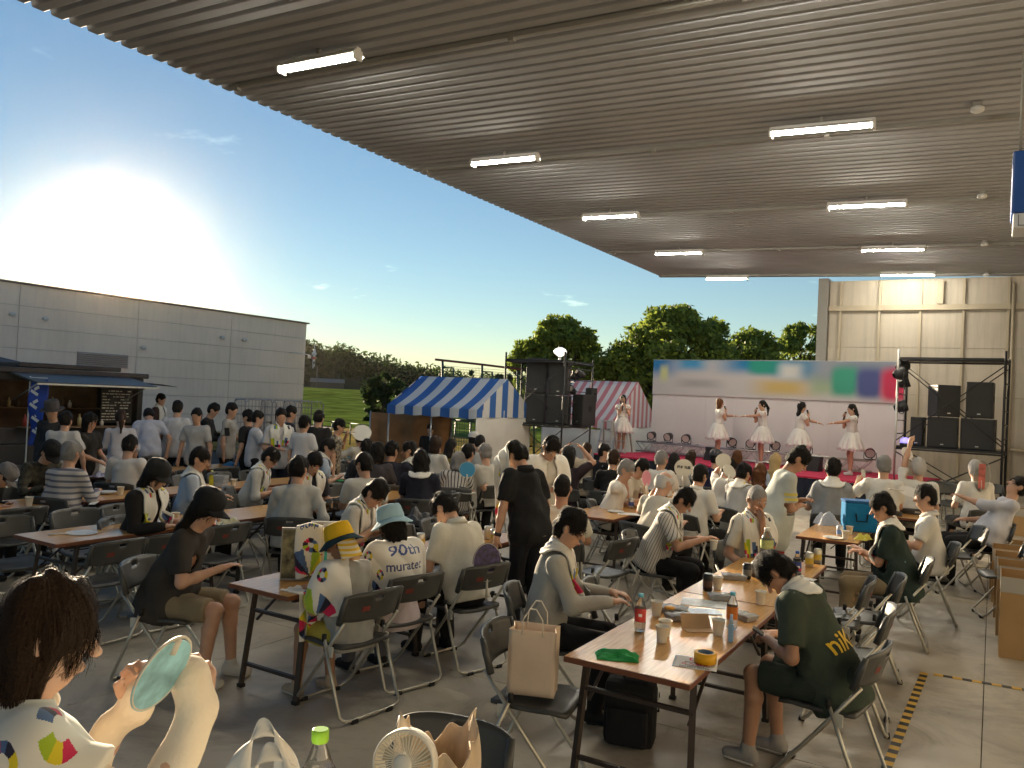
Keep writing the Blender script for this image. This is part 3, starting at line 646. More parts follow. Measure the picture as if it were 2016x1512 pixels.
for i, (px, y_, D, rz) in enumerate(((1774, 735, 16.9, .9), (1782, 752, 17.3, .5), (1778, 720, 17.4, 1.2), (1776, 800, 17.2, .8))):
    p = atD(px, y_, D); par_light((p[0], p[1], p[2] - .17), ra + rz + 1.2, R(-20), 'black spotlight clamped inside the wall-side scaffold', 0.12, 'spotlights on the wall-side scaffold')
p = on(rA, rB, rD, .06, .1); t = empty('disco_light', (p[0] + .06, p[1], RDK), 0, 'small mirrored dome light with a violet glow on the scaffold deck', 'dome light')
b = MB(); b.lathe([(.11, 0), (.11, .06)], 16); b.build('base', BLACKP, t)
b = MB(); b.lathe([(.105, .06), (.10, .12), (.07, .165), (0, .18)], 12); b.build('dome', mat('dome_violet', (.55, .55, .7), .15, spec=.8, emit=(.25, .2, 1.0), es=.6), t)

# ---------------------------------------------------------------- striped event tents
def striped_tent(name, E0, E1, zE, zR, depth, label, c1, c2, period, walls, zb, off=0.0):
    d = Vector(E1) - Vector(E0); d.z = 0; L = d.length; a = math.atan2(d.y, d.x)
    t = empty(name, (E0[0], E0[1], zb), a, label, 'tent'); zE -= zb; zR -= zb
    m = stripes(name + '_cloth', c1, c2, 0, period, 0.5, 0.6, off)
    dm = m.node_tree.nodes['Principled BSDF']
    def roof(u, v):
        y = v * depth; k = abs(v - .5) * 2; sag = -0.05 * math.sin(math.pi * abs(2 * v % 1)) ; return (u * L, y, zR + (zE - zR) * k + sag * (1 - 0.3 * math.cos(u * 12)))
    b = MB(); b.smooth = True; b.grid(roof, 40, 16); solidify(b.build('roof_cloth', m, t), 0.004)
    for yy in (0.0, depth):
        b = MB(); b.grid(lambda u, v: (u * L, yy + 0.02 * math.sin(u * 30) * (1 - v) + (-.012 if yy == 0 else .012), zE - 0.19 + 0.19 * v - 0.02 * abs(math.sin(u * L / period * math.pi)) * (1 - v)), 80, 2); solidify(b.build('valance', m, t), 0.004)
    fr = mat('tent_pipe', (.45, .44, .42), .4, .8)
    for (x, y) in ((0.02, .05), (L - .02, .05), (.02, depth - .05), (L - .02, depth - .05), (L / 2, .05), (L / 2, depth - .05)):
        b = MB(); b.tube([(x, y, 0), (x, y, zE - .02)], .022, 8); b.build('pole', fr, t)
    for y in (.05, depth - .05):
        b = MB(); b.tube([(.02, y, zE - .03), (L - .02, y, zE - .03)], .02, 6); b.build('eave_pipe', fr, t)
    for x in (.03, L / 2, L - .03):
        b = MB(); b.tube([(x, .05, zE - .05), (x, depth / 2, zR - .09), (x, depth - .05, zE - .05)], .02, 6); b.build('rafter', fr, t)
    for end in (0, 1):                                         # gable cloth
        x = -.004 if end == 0 else L + .004
        b = MB(); b.add([(x, 0, zE - .17), (x, depth, zE - .17), (x, depth, zE), (x, depth / 2, zR), (x, 0, zE)], [(0, 1, 2, 3, 4)])
        mg = stripes(name + '_gable', c1, c2, 1, period, 0.5, 0.6)
        solidify(b.build('gable', mg, t), .004)
    wm = mat('tent_wall_cloth', (.62, .60, .56), .8, var=.04, vscale=2)
    for (kind, u0, u1) in walls:
        b = MB(); b.smooth = True
        if kind == 'front': b.grid(lambda u, v: ((u0 + (u1 - u0) * u) * L, .03 + .02 * math.sin(u * 23) , .02 + (zE - .27) * v), 40, 3)
        elif kind == 'back': b.grid(lambda u, v: ((u0 + (u1 - u0) * u) * L, depth - .03 + .02 * math.sin(u * 19), .02 + (zE - .27) * v), 40, 3)
        elif kind == 'right': b.grid(lambda u, v: (L - .01 + .015 * math.sin(u * 17), u * depth, .02 + (zE - .02) * v), 30, 3)
        solidify(b.build('side_cloth', wm, t), .003)
    return t
bl = colat(756, 19.3, 0); br = bl + np.array([2.55, 0.0, 0])
striped_tent('blue_striped_tent', bl, br, 1.66, 2.40, 2.5, 'blue and white striped event tent on the dry lawn', (.03, .12, .40), (.62, .62, .62), .52, [('right', 0, 1)], -0.42)
rl = colat(1062, 24.8, 0); rr_ = colat(1204, 23.4, 0)
striped_tent('red_striped_tent', rl, rr_, 1.40, 2.62, 3.0, 'red and white striped event tent between the scaffold and the stage', (.55, .20, .22), (.64, .62, .62), .30, [('front', 0, 1), ('right', 0, 1)], -0.42)
# things under the blue tent: brown boards, dark crate, green net
p = colat(800, 20.5, 0); t = empty('brown_tarp_screen', (p[0], p[1], -.42), R(25), 'brown sheet screen hanging under the blue striped tent', 'screen')
b = MB(); b.smooth = True; b.grid(lambda u, v: (-1.0 + 2.1 * u, .03 * math.sin(u * 20), .1 + 1.75 * v), 50, 6); solidify(b.build('sheet', mat('brown_sheet', (.34, .17, .07), .85, var=.2, vscale=3, bump=.2, bscale=5), t), .004)
for x in (-1, 1.1): 
    b = MB(); b.tube([(x, 0, 0), (x, 0, 1.88)], .02, 6); b.build('post', ALU, t)
p = colat(880, 19.6, 0); t = empty('drinks_chest', (p[0], p[1], -.42), R(20), 'dark chest standing at the open end of the blue tent', 'chest')
b = MB(); b.bbox((0, 0, .45), (.75, .5, .85), .02); b.build('body', mat('dark_chest', (.03, .02, .018), .6), t); b = MB(); b.bbox((0, 0, .90), (.78, .53, .05), .01); b.build('lid', mat('dark_chest_lid', (.05, .03, .025), .5), t)
# net frame
nt = empty('net_frame', colat(930, 33, -.45), 0, 'tall dark pipe frame holding sports netting beyond the blue tent', 'net frame')
o0 = colat(930, 33, 0)
def rel(px, D, z): q = colat(px, D, z); return Vector((q[0] - o0[0], q[1] - o0[1], z + .45))
for (px, D, z) in ((870, 31.5, 3.25), (948, 33, 3.2), (1018, 34.5, 3.1), (1050, 33, 3.1)):
    a = rel(px, D, -.45); c = rel(px, D, z); b = MB(); b.tube([a, c], .05, 8); b.build('post', mat('net_post', (.05, .10, .08), .5), nt)
    b = MB(); b.tube([c - Vector((0, 0, .25)), c - Vector((0, 0, .25)) + Vector((.45, .1, 0)), c - Vector((0, 0, .8)) + Vector((.5, .1, 0)), c - Vector((0, 0, 2.2)) + Vector((.5, .1, 0))], .035, 6); b.build('bracket', mat('net_post', (.05, .10, .08), .5), nt)
b = MB(); b.tube([rel(856, 31.2, 3.28), rel(948, 33, 3.24), rel(1055, 34.5, 3.12)], .045, 8); b.build('top_rail', mat('net_rail', (.16, .05, .05), .5), nt)
NET = mat('net_thread', (.10, .13, .11), .8)
b = MB(); q0, q1 = rel(862, 31.3, 0), rel(1055, 34.5, 0)
for i in range(70):
    u = i / 69; q = q0.lerp(q1, u); zt_ = 3.6 - .10 * u - .12 * abs(math.sin(u * 9)); b.add([(q.x - .006, q.y, .4), (q.x + .006, q.y, .4), (q.x + .006, q.y, zt_), (q.x - .006, q.y, zt_)], [(0, 1, 2, 3)])
for j in range(34):
    z = .4 + j * .094; b.add([(q0.x, q0.y, z), (q1.x, q1.y, z), (q1.x, q1.y, z + .012), (q0.x, q0.y, z + .012)], [(0, 1, 2, 3)])
no = b.build('netting', NET, nt)
# green net screen and fence behind the tents
def fence(name, A, B, h, n, label, m, rails=(0.5, 1.0), infill=None):
    A, B = Vector(A), Vector(B); t = empty(name, A, 0, label, 'fence')
    for i in range(n + 1):
        q = A.lerp(B, i / n) - A; z = gz((A + q).x, (A + q).y) - A.z; b = MB(); b.tube([q + Vector((0, 0, z)), q + Vector((0, 0, z + h))], .03, 6); b.build('post', m, t)
    for i in range(n):
        for r_ in rails:
            q, w_ = A.lerp(B, i / n) - A, A.lerp(B, (i + 1) / n) - A; b = MB(); b.tube([q + Vector((0, 0, h * r_)), w_ + Vector((0, 0, h * r_))], .022, 6); b.build('rail', m, t)
    if infill:
        b = MB(); d = B - A; k = int(d.length / .12)
        for i in range(k): q = d * (i / k); b.add([(q.x - .008, q.y, .05), (q.x + .008, q.y, .05), (q.x + .008, q.y, h), (q.x - .008, q.y, h)], [(0, 1, 2, 3)])
        for j in range(int(h / .12)): b.add([(0, 0, j * .12), (d.x, d.y, j * .12), (d.x, d.y, j * .12 + .015), (0, 0, j * .12 + .015)], [(0, 1, 2, 3)])
        b.build('mesh_infill', infill, t)
    return t
a, c = colat(585, 38, 0), colat(770, 33, 0); a[2] = gz(a[0], a[1]); c[2] = a[2]
fence('pipe_fence', a, c, .95, 5, 'dark pipe rail fence between the lawn and the field', mat('fence_green', (.04, .06, .05), .5), (.55, 1.0))
a, c = colat(865, 30, -.45), colat(985, 28, -.45)
fence('green_net_fence', a, c, 1.5, 4, 'low green net fence behind the blue tent', mat('fence_green', (.04, .06, .05), .5), (1.0,), mat('net_green', (.02, .12, .07), .8))
# farmhouse
p = colat(655, 215, 1.9); t = empty('farm_shed', (p[0], p[1], 1.8), R(40), 'long low farm shed with a pale gabled roof at the wood edge', 'building')
t.scale = (.62, .62, .62); b = MB(); b.box(-9, 4.5, -3, 3, 0, 2.6); b.build('wall', mat('shed_wall', (.10, .085, .08), .9), t)
b = MB(); b.add([(-9.4, -3.5, 2.5), (4.9, -3.5, 2.5), (4.9, 0, 4.1), (-9.4, 0, 4.1), (-9.4, 3.5, 2.5), (4.9, 3.5, 2.5)], [(0, 1, 2, 3), (3, 2, 5, 4)]); solidify(b.build('roof', mat('shed_roof', (.25, .24, .23), .9, spec=0), t), .12)
b = MB(); b.box(4.52, 4.56, -1.2, 1.2, 0, 2.1); b.build('door', mat('shed_door', (.03, .03, .03), .8), t)
b = MB(); b.tube([(-2, -4, 0), (-2, -4, 5.4)], .10, 6); tag(b.build('utility_pole', mat('pole_grey', (.2, .19, .18), .8), None, (p[0], p[1], 1.8)), 'thin grey utility pole beside the farm shed', 'pole')
p = atD(619, 690, 320); t = empty('radio_mast', (p[0], p[1], p[2] - 13), 0, 'small white and red radio mast on top of the wooded hill', 'mast')
b = MB(); b.tube([(0, 0, 0), (0, 0, 13.5)], .5, 6); b.build('pole', LWHITE, t)
for k, z in enumerate((9.5, 11.2)):
    b = MB(); b.lathe([(.8, z), (.95, z + .2), (.95, z + .9), (.7, z + 1.0)], 10); b.build('antenna_ring', mat('mast_red', (.5, .12, .1), .6) if k == 0 else LWHITE, t)
b = MB(); b.tube([(0, 0, 13), (0, 0, 15.5)], .12, 5); b.build('rod', LWHITE, t)
# stepladder behind the first performer
for px, D in ((1192, 21.9), (1222, 22.3)):
    p = colat(px, D, 0); t = empty('stepladder', (p[0], p[1], -.3), R(-10), 'aluminium stepladder standing open beside the stage end', 'ladder', 'stepladders beside the stage')
    for s_ in (-1, 1):
        b = MB(); b.bar((s_ * .26, -.35, 0), (s_ * .16, 0, 1.75), .05, .03); b.build('side_rail', ALU, t)
        b = MB(); b.bar((s_ * .28, .4, 0), (s_ * .16, .02, 1.72), .04, .03); b.build('rear_rail', ALU, t)
    for k in range(5):
        z = .32 + k * .3; f = z / 1.75; b = MB(); b.cbox((0, -.35 * (1 - f), z), (.52 - .2 * f, .07, .025)); b.build('tread', ALU, t)
    b = MB(); b.cbox((0, .01, 1.76), (.36, .12, .03)); b.build('top_step', ALU, t)
# ---------------------------------------------------------------- food truck in the yard
TRUCK = mat('truck_dark', (.028, .026, .028), .5, var=.2, vscale=2)
tp = colat(275, 16.6, 0); t = empty('food_truck', (tp[0], tp[1], 0), R(90), 'dark food truck with a raised serving hatch in front of the white building', 'food truck')
# local x runs along the truck (towards +Y world is +x), local -y faces the tables
def tb(name, x0, x1, y0, y1, z0, z1, m, par=None, bev=.02):
    b = MB(); b.bbox(((x0 + x1) / 2, (y0 + y1) / 2, (z0 + z1) / 2), (x1 - x0, y1 - y0, z1 - z0), bev); return b.build(name, m, par or t)
INSIDE = mat('truck_inside', (.13, .08, .05), .8, var=.3, vscale=4)
tb('chassis', -4.3, -.05, 0, 1.5, .30, .72, TRUCK); tb('kitchen_rear_wall', -2.9, -.05, 1.40, 1.5, .72, 2.0, INSIDE); tb('end_wall', -.14, -.02, .004, 1.4, .72, 2.0, TRUCK); tb('front_wall', -2.95, -2.85, .004, 1.4, .72, 2.0, TRUCK)
tb('roof', -3.0, 0.05, -.06, 1.56, 2.0, 2.1, TRUCK); tb('lower_side', -2.85, -.15, 0.0, .05, .72, 1.02, TRUCK); tb('upper_side', -2.85, -.15, 0.0, .05, 1.86, 2.0, TRUCK); tb('serving_shelf', -2.5, -.3, -.3, 0.02, 1.02, 1.05, mat('shelf_wood', (.25, .15, .08), .5)); tb('roof_rack', -2.4, -.4, .2, 1.3, 2.11, 2.2, TRUCK)
b = MB(); b.add([(-4.4, 0.02, .6), (-4.4, 1.48, .6), (-4.35, 1.48, 1.1), (-4.35, .02, 1.1), (-3.7, .08, 1.75), (-3.7, 1.42, 1.75), (-2.95, .02, 1.8), (-2.95, 1.48, 1.8), (-2.95, .02, .6), (-2.95, 1.48, .6)], [(0, 1, 2, 3), (3, 2, 5, 4), (4, 5, 7, 6), (0, 3, 4, 6, 8), (1, 9, 7, 5, 2), (8, 6, 7, 9)]); cabo = b.build('cab', TRUCK, t)
b = MB(); b.add([(-4.1, .012, 1.12), (-3.05, .012, 1.12), (-3.05, .018, 1.6), (-3.68, .05, 1.6)], [(0, 1, 2, 3)]); b.build('side_window', mat('dark_glass', (.02, .025, .03), .08, spec=.8), cabo)
for x in (-3.75, -.75):
    b = MB(); Mx = Matrix.Translation((x, .08, .3)) @ Matrix.Rotation(math.pi / 2, 4, 'X'); b.lathe([(.10, .09), (.17, .10), (.29, .09), (.30, .05), (.30, -.05), (.28, -.08)], 18, Mx); wo = b.build('wheel', mat('tyre', (.02, .02, .02), .9), t)
    b = MB(); b.lathe([(0, .108), (.16, .103)], 14, Mx, caps=False); b.build('rim', ALU, wo)
b = MB(); b.cbox((-1.55, -.48, 1.93), (2.3, 1.0, .03), 0, Matrix.Rotation(R(10), 4, 'X')); b.build('hatch', TRUCK, t)
b = MB(); b.cbox((-1.55, -.985, 1.83), (2.32, .02, .03)); b.build('hatch_edge', mat('hatch_edge', (.75, .72, .62), .4), t)
b = MB(); b.add([(-.2, -.9, 1.9), (.55, -.3, 1.86), (.55, 1.2, 1.9), (-.1, 1.2, 1.96)], [(0, 1, 2, 3)]); solidify(b.build('side_awning', mat('awning_cloth', (.16, .13, .12), .8), t), .01)
for x in (-2.6, -.5):
    b = MB(); b.tube([(x, -.02, 1.5), (x, -.85, 1.86)], .012, 6); b.build('hatch_strut', ALU, t)
cb = tb('menu_board', -.95, -.28, -.03, -.01, 1.10, 1.78, mat('chalkboard', (.02, .018, .016), .8), None, .004)
b = MB(); r2 = random.Random(2)
for k in range(11):
    z = 1.74 - k * .056; x = -.92
    while x < -.36:
        w_ = r2.uniform(.03, .10)
        if r2.random() < .8: b.box(x, min(x + w_, -.32), -.034, -.0305, z - .022, z - r2.uniform(0, .008))
        x += w_ + .02
b.build('chalk_writing', mat('chalk', (.6, .58, .5), .9), cb)
for k in range(16):
    x = -2.4 + (k % 8) * .2 + r2.uniform(-.04, .04); z = 1.053 if k < 8 else 1.4
    b = MB(); hh = r2.uniform(.12, .24); b.lathe([(.035, 0), (.038, hh * .6), (.015, hh * .8), (.015, hh)], 8, Matrix.Translation((x, -.15 if k < 8 else .9, 0)))
    tag(b.build('sauce_bottle', mat('bottle_%d' % (k % 4), [(.4, .05, .03), (.5, .4, .2), (.12, .08, .05), (.6, .55, .5)][k % 4], .3), None, (0, 0, 0)), 'small bottle on the serving shelf of the dark food truck', 'bottle', 'bottles on the food truck'); 
    o = bpy.context.view_layer.objects.active
for o in [o for o in COL.objects if o.name.startswith('sauce_bottle')]:
    i = int(o.name.split('.')[1]) if '.' in o.name else 0
    o.matrix_world = Matrix.Translation((tp[0], tp[1], 1.053 if i < 8 else 1.353)) @ Matrix.Rotation(R(90), 4, 'Z')
tb('inner_shelf', -2.6, -.4, .75, 1.38, 1.33, 1.35, mat('shelf_wood', (.25, .15, .08), .5))
# flag on the truck
p = tp + np.array([.55, -2.6, 0]); t2 = empty('nobori_flag', (p[0], p[1], 0), R(20), 'blue banner flag with white marks beside the food truck hatch', 'flag')
b = MB(); b.tube([(0, 0, 0), (0, 0, 1.95)], .012, 6); b.tube([(0, 0, 1.93), (.34, 0, 1.93)], .008, 6); b.build('pole', LWHITE, t2)
fb = MB(); fb.smooth = True; fb.grid(lambda u, v: (.02 + .32 * u, .05 * math.sin(v * 7 + u * 2), .75 + 1.15 * v), 8, 20); solidify(fb.build('cloth', mat('flag_blue', (.02, .06, .35), .7), t2), .003)
b = MB()
for k in range(4): b.cbox((.18, -.06 + .05 * math.sin((.2 + k * .2) * 7), .98 + k * .23), (.16, .004, .05), 0, Matrix.Rotation(.5, 4, 'Y')); b.cbox((.22, -.06 + .05 * math.sin((.2 + k * .2) * 7), 1.06 + k * .23), (.10, .004, .05), 0, Matrix.Rotation(-.5, 4, 'Y'))
b.build('white_marks', LWHITE, t2)
# dark tarp tent further along
p = colat(20, 17.5, 0); t = empty('dark_tarp_tent', (p[0], p[1], 0), R(85), 'dark tarp shelter with a grey roof beside the food truck', 'tent')
b = MB(); b.add([(-2.2, -1, 1.95), (1.1, -1, 1.95), (1.1, 1.0, 2.0), (-2.2, 1, 2.0), (-.5, 0, 2.35)], [(0, 1, 4), (1, 2, 4), (2, 3, 4), (3, 0, 4)]); solidify(b.build('roof_cloth', mat('tarp_grey', (.10, .10, .12), .8), t), .01)
for x in (-2.15, 1.05):
    for y in (-.95, .95): b = MB(); b.tube([(x, y, 0), (x, y, 1.95)], .02, 6); b.build('pole', BLACKM, t)
b = MB(); b.smooth = True; b.grid(lambda u, v: (-2.15 + 3.2 * u, .9 + .03 * math.sin(u * 20), .9 + 1.05 * v), 30, 2); solidify(b.build('side_cloth', mat('tarp_dark', (.03, .035, .035), .9), t), .005)
# roll cages against the building
CAGE = mat('cage_wire', (.38, .36, .36), .4, .7)
for k, (px, D) in enumerate(((497, 20.0), (548, 20.6), (592, 21.0))):
    p = colat(px, D, 0); t = empty('roll_cage', p, R(74), 'grey wire roll cage trolley parked before the white building', 'roll cage', 'roll cages by the white building')
    for (x0, y0, x1, y1) in ((-.4, -.3, .4, -.3), (-.4, .3, .4, .3), (-.4, -.3, -.4, .3)):
        b = MB(); b.tube([(x0, y0, .12), (x0, y0, 1.55), (x0 * .9 + x1 * .1, y0 * .9 + y1 * .1, 1.62), (x0 * .1 + x1 * .9, y0 * .1 + y1 * .9, 1.62), (x1, y1, 1.55), (x1, y1, .12)], .016, 6); b.build('side_frame', CAGE, t)
        b = MB()
        for i in range(1, 9): f = i / 9; b.tube([(x0 + (x1 - x0) * f, y0 + (y1 - y0) * f, .2), (x0 + (x1 - x0) * f, y0 + (y1 - y0) * f, 1.6)], .005, 4, False)
        for i in range(7): b.tube([(x0, y0, .25 + i * .2), (x1, y1, .25 + i * .2)], .006, 4, False)
        b.build('wire_grid', CAGE, t)
    b = MB(); b.bbox((0, 0, .17), (.82, .62, .04), .01); b.build('base_deck', CAGE, t)
    for sx in (-1, 1):
        for sy in (-1, 1): b = MB(); b.lathe([(.02, -.02), (.055, -.015), (.055, .015), (.02, .02)], 12, Matrix.Translation((sx * .33, sy * .24, .055)) @ Matrix.Rotation(math.pi / 2, 4, 'X')); b.build('caster', BLACKP, t)
# ================================================================ folding chairs and tables
CHAIRP = mat('chair_plastic', (.06, .061, .058), .38, var=.12, vscale=6)
CHAIRT = mat('chair_tube', (.46, .44, .38), .38, .75)
RUBBER = mat('rubber', (.012, .012, .012), .7)
STICK = mat('sticker_red', (.20, .04, .03), .6)
HINGE = mat('hinge_grey', (.50, .49, .44), .45)
def arc_pts(p, n=4):
    return p
def chair_meshes():
    M = {}
    b = MB(); b.smooth = True                                   # back plate, curved, with hand slot
    nu, nv = 28, 8; keep = []
    def bp(u, v, s):
        y = (u - .5) * .46; z = .595 + .175 * v; c = (2 * abs(u - .5)) ** 2.4
        edge = .016 * (2 * abs(u - .5)) ** 8
        x = -.268 + .055 * c - .05 * (v - .5) + s
        zz = z + (.012 * (1 - c) if v == 1 else 0) - edge * (1 if v > .5 else -1) * abs(v - .5) * 2
        return (x, y, zz)
    V0 = [bp(i / nu, j / nv, .007) for j in range(nv + 1) for i in range(nu + 1)]; V1 = [bp(i / nu, j / nv, -.007) for j in range(nv + 1) for i in range(nu + 1)]
    K = len(V0); fs = []; cell = lambda i, j: not (j == 6 and 12 <= i <= 15)
    for j in range(nv):
        for i in range(nu):
            if not cell(i, j): continue
            a = j * (nu + 1) + i; q = (a, a + 1, a + nu + 2, a + nu + 1); fs.append(q); fs.append(tuple(K + t for t in q[::-1]))
            for (di, dj, e0, e1) in ((-1, 0, a + nu + 1, a), (1, 0, a + 1, a + nu + 2), (0, -1, a, a + 1), (0, 1, a + nu + 2, a + nu + 1)):
                ii, jj = i + di, j + dj
                if not (0 <= ii < nu and 0 <= jj < nv) or not cell(ii, jj): fs.append((e1, e0, K + e0, K + e1))
    b.add(V0 + V1, fs)
    for sy in (-1, 1): b.smooth = True; b.tube([bp(.5 + sy * .485, -.15, 0), bp(.5 + sy * .485, .5, 0), bp(.5 + sy * .485, 1.0, 0)], [.020, .020, .014], 8)
    M['backrest'] = b.mesh('backrest', CHAIRP)
    b = MB(); b.add([bp(.63, .36, -.0085), bp(.75, .36, -.0085), bp(.75, .55, -.0085), bp(.63, .55, -.0085)], [(3, 2, 1, 0)]); M['sticker'] = b.mesh('sticker', STICK)
    b = MB(); b.smooth = True                                   # seat, dished
    def sp(u, v, s): x = -.19 + .40 * v; wv = .205 * (1 - .06 * (1 - v)) * (1 - .10 * max(0, v - .85) / .15); y = (u - .5) * 2 * wv; return (x, y, .435 + .014 * (2 * abs(u - .5)) ** 2 - .012 * math.sin(v * math.pi) - .02 * max(0, v - .8) / .2 + s)
    nu, nv = 10, 10; V0 = [sp(i / nu, j / nv, 0) for j in range(nv + 1) for i in range(nu + 1)]; V1 = [sp(i / nu, j / nv, -.022) for j in range(nv + 1) for i in range(nu + 1)]; K = len(V0); fs = []
    for j in range(nv):
        for i in range(nu): a = j * (nu + 1) + i; q = (a, a + 1, a + nu + 2, a + nu + 1); fs += [q[::-1], tuple(K + t for t in q)]
    for i in range(nu): a = i; fs.append((a, a + 1, K + a + 1, K + a)); a = nv * (nu + 1) + i; fs.append((a + 1, a, K + a, K + a + 1))
    for j in range(nv): a = j * (nu + 1); fs.append((a + nu + 1, a, K + a, K + a + nu + 1)); a += nu; fs.append((a, a + nu + 1, K + a + nu + 1, K + a))
    b.add(V0 + V1, fs); M['seat'] = b.mesh('seat', CHAIRP)
    def uframe(top, mid, bot, wt, wb, n=8, r=.011):
        P = [(*top[:1], -wt, top[1]), (mid[0], -(wt + wb) / 2, mid[1]), (bot[0] - (bot[0] - mid[0]) * .16, -wb, .016 + (mid[1] - .016) * .14), (bot[0] - (bot[0] - mid[0]) * .03, -wb + .02, .03), (bot[0], -wb + .07, .018), (bot[0], wb - .07, .018), (bot[0] - (bot[0] - mid[0]) * .03, wb - .02, .03), (bot[0] - (bot[0] - mid[0]) * .16, wb, .016 + (mid[1] - .016) * .14), (mid[0], (wt + wb) / 2, mid[1]), (*top[:1], wt, top[1])]
        b = MB(); b.tube(P, r, n); return b
    M['front_frame'] = uframe((-.222, .60), (-.02, .33), (.235, 0), .215, .205).mesh('front_frame', CHAIRT)
    M['rear_frame'] = uframe((-.075, .475), (-.16, .26), (-.265, 0), .236, .236).mesh('rear_frame', CHAIRT)
    b = MB(); b.tube([(0, 0, -.022), (0, 0, .022)], .0145, 8); M['cap'] = b.mesh('tube_cap', RUBBER)
    b = MB(); b.bbox((0, 0, 0), (.035, .05, .026), .006); M['foot'] = b.mesh('rubber_foot', RUBBER)
    b = MB(); b.add([(-.028, 0, .03), (.012, 0, .036), (.03, 0, .0), (.014, 0, -.034), (-.026, 0, -.03)] + [(-.028, .012, .03), (.012, .012, .036), (.03, .012, .0), (.014, .012, -.034), (-.026, .012, -.03)], [(0, 1, 2, 3, 4), (9, 8, 7, 6, 5), (0, 5, 6, 1), (1, 6, 7, 2), (2, 7, 8, 3), (3, 8, 9, 4), (4, 9, 5, 0)]); M['hinge'] = b.mesh('hinge_plate', HINGE)
    return M
CM = chair_meshes()
N_CH = [0]
def chair(x, y, face, label, group=None, detail=2, z=0.0):
    """face: direction a sitter looks, degrees (0 = +X, 90 = +Y)"""
    N_CH[0] += 1
    t = empty('folding_chair', (x, y, z), R(face), label, 'chair', group or 'grey folding chairs around the tables')
    link('backrest', CM['backrest'], t); link('seat', CM['seat'], t); link('front_frame', CM['front_frame'], t); link('rear_frame', CM['rear_frame'], t)
    if detail >= 1: link('sticker', CM['sticker'], t)
    if detail >= 2:
        for s_ in (-1, 1):
            link('tube_cap', CM['cap'], t, (-.07, s_ * .236, .485)); link('rubber_foot', CM['foot'], t, (-.265, s_ * .14, .012)); link('rubber_foot', CM['foot'], t, (.235, s_ * .13, .012))
            link('hinge_plate', CM['hinge'], t, (-.115, s_ * .226 - .006, .41))
    return t
WOODT = mat('table_laminate', (.40, .205, .075), .22, var=.12, vscale=2.5, spec=.6)
def wood_grain():
    n, l = WOODT.node_tree.nodes, WOODT.node_tree.links; bs = n['Principled BSDF']
    tc = n.new('ShaderNodeTexCoord'); mp = n.new('ShaderNodeMapping'); mp.inputs['Scale'].default_value = (26, 1.6, 1); l.new(tc.outputs['Object'], mp.inputs[0])
    t = n.new('ShaderNodeTexNoise'); t.inputs['Scale'].default_value = 3; t.inputs['Detail'].default_value = 6; l.new(mp.outputs[0], t.inputs[0])
    cr = n.new('ShaderNodeValToRGB'); cr.color_ramp.elements[0].position = .35; cr.color_ramp.elements[0].color = (.50, .25, .075, 1); cr.color_ramp.elements[1].position = .7; cr.color_ramp.elements[1].color = (.68, .37, .12, 1)
    l.new(t.outputs['Fac'], cr.inputs[0]); l.new(cr.outputs[0], bs.inputs['Base Color'])
wood_grain()
WOODE = mat('table_edge', (.16, .055, .025), .45)
TLEG = mat('table_leg_brown', (.045, .032, .025), .5, .2)
def table(x, y, L, w, label, group='long folding tables', h=.70, rz=0.0, leg=TLEG, shelf=True):
    """long axis along local y; (x, y) is the middle"""
    t = empty('folding_table', (x, y, 0), rz, label, 'table', group)
    b = MB(); b.bbox((0, 0, h - .014), (w, L, .028), .004); b.cur = 0; top = b.build('table_top', WOODE, t)
    b = MB(); b.box(-w / 2 + .004, w / 2 - .004, -L / 2 + .004, L / 2 - .004, h + .0005, h + .0025); b.build('laminate', WOODT, top)
    for sy in (-1, 1):
        ye = sy * (L / 2 - .20)
        for sx in (-1, 1):
            b = MB(); b.bar((sx * (w / 2 - .045), ye, h - .03), (sx * (w / 2 - .02), ye + sy * .07, 0.012), .032, .026); lo = b.build('leg', leg, t)
            b = MB(); b.cbox((sx * (w / 2 - .02), ye + sy * .07, .011), (.042, .036, .022)); b.build('foot_cap', RUBBER, lo)
        for f in (.22, .72):
            z = h * f; k = 1 - f; b = MB(); b.bar((-(w / 2 - .03), ye + sy * .07 * k, z), (w / 2 - .03, ye + sy * .07 * k, z), .026, .02); b.build('crossbar', leg, t)
        for sx in (-1, 1):
            b = MB(); b.bar((sx * (w / 2 - .06), ye, h * .62), (sx * (w / 2 - .06), ye - sy * .30, h - .05), .016, .012); b.build('brace', leg, t)
    if shelf:
        for sx in (-1, 0, 1):
            b = MB(); b.tube([(sx * (w / 2 - .10), -L / 2 + .3, h - .13), (sx * (w / 2 - .10), L / 2 - .3, h - .13)], .006, 5); b.build('shelf_rail', leg, t)
        for sx in (-1, 1):
            b = MB(); b.bar((sx * (w / 2 - .05), -L / 2 + .1, h - .045), (sx * (w / 2 - .05), L / 2 - .1, h - .045), .02, .03); b.build('apron', leg, t)
    return t
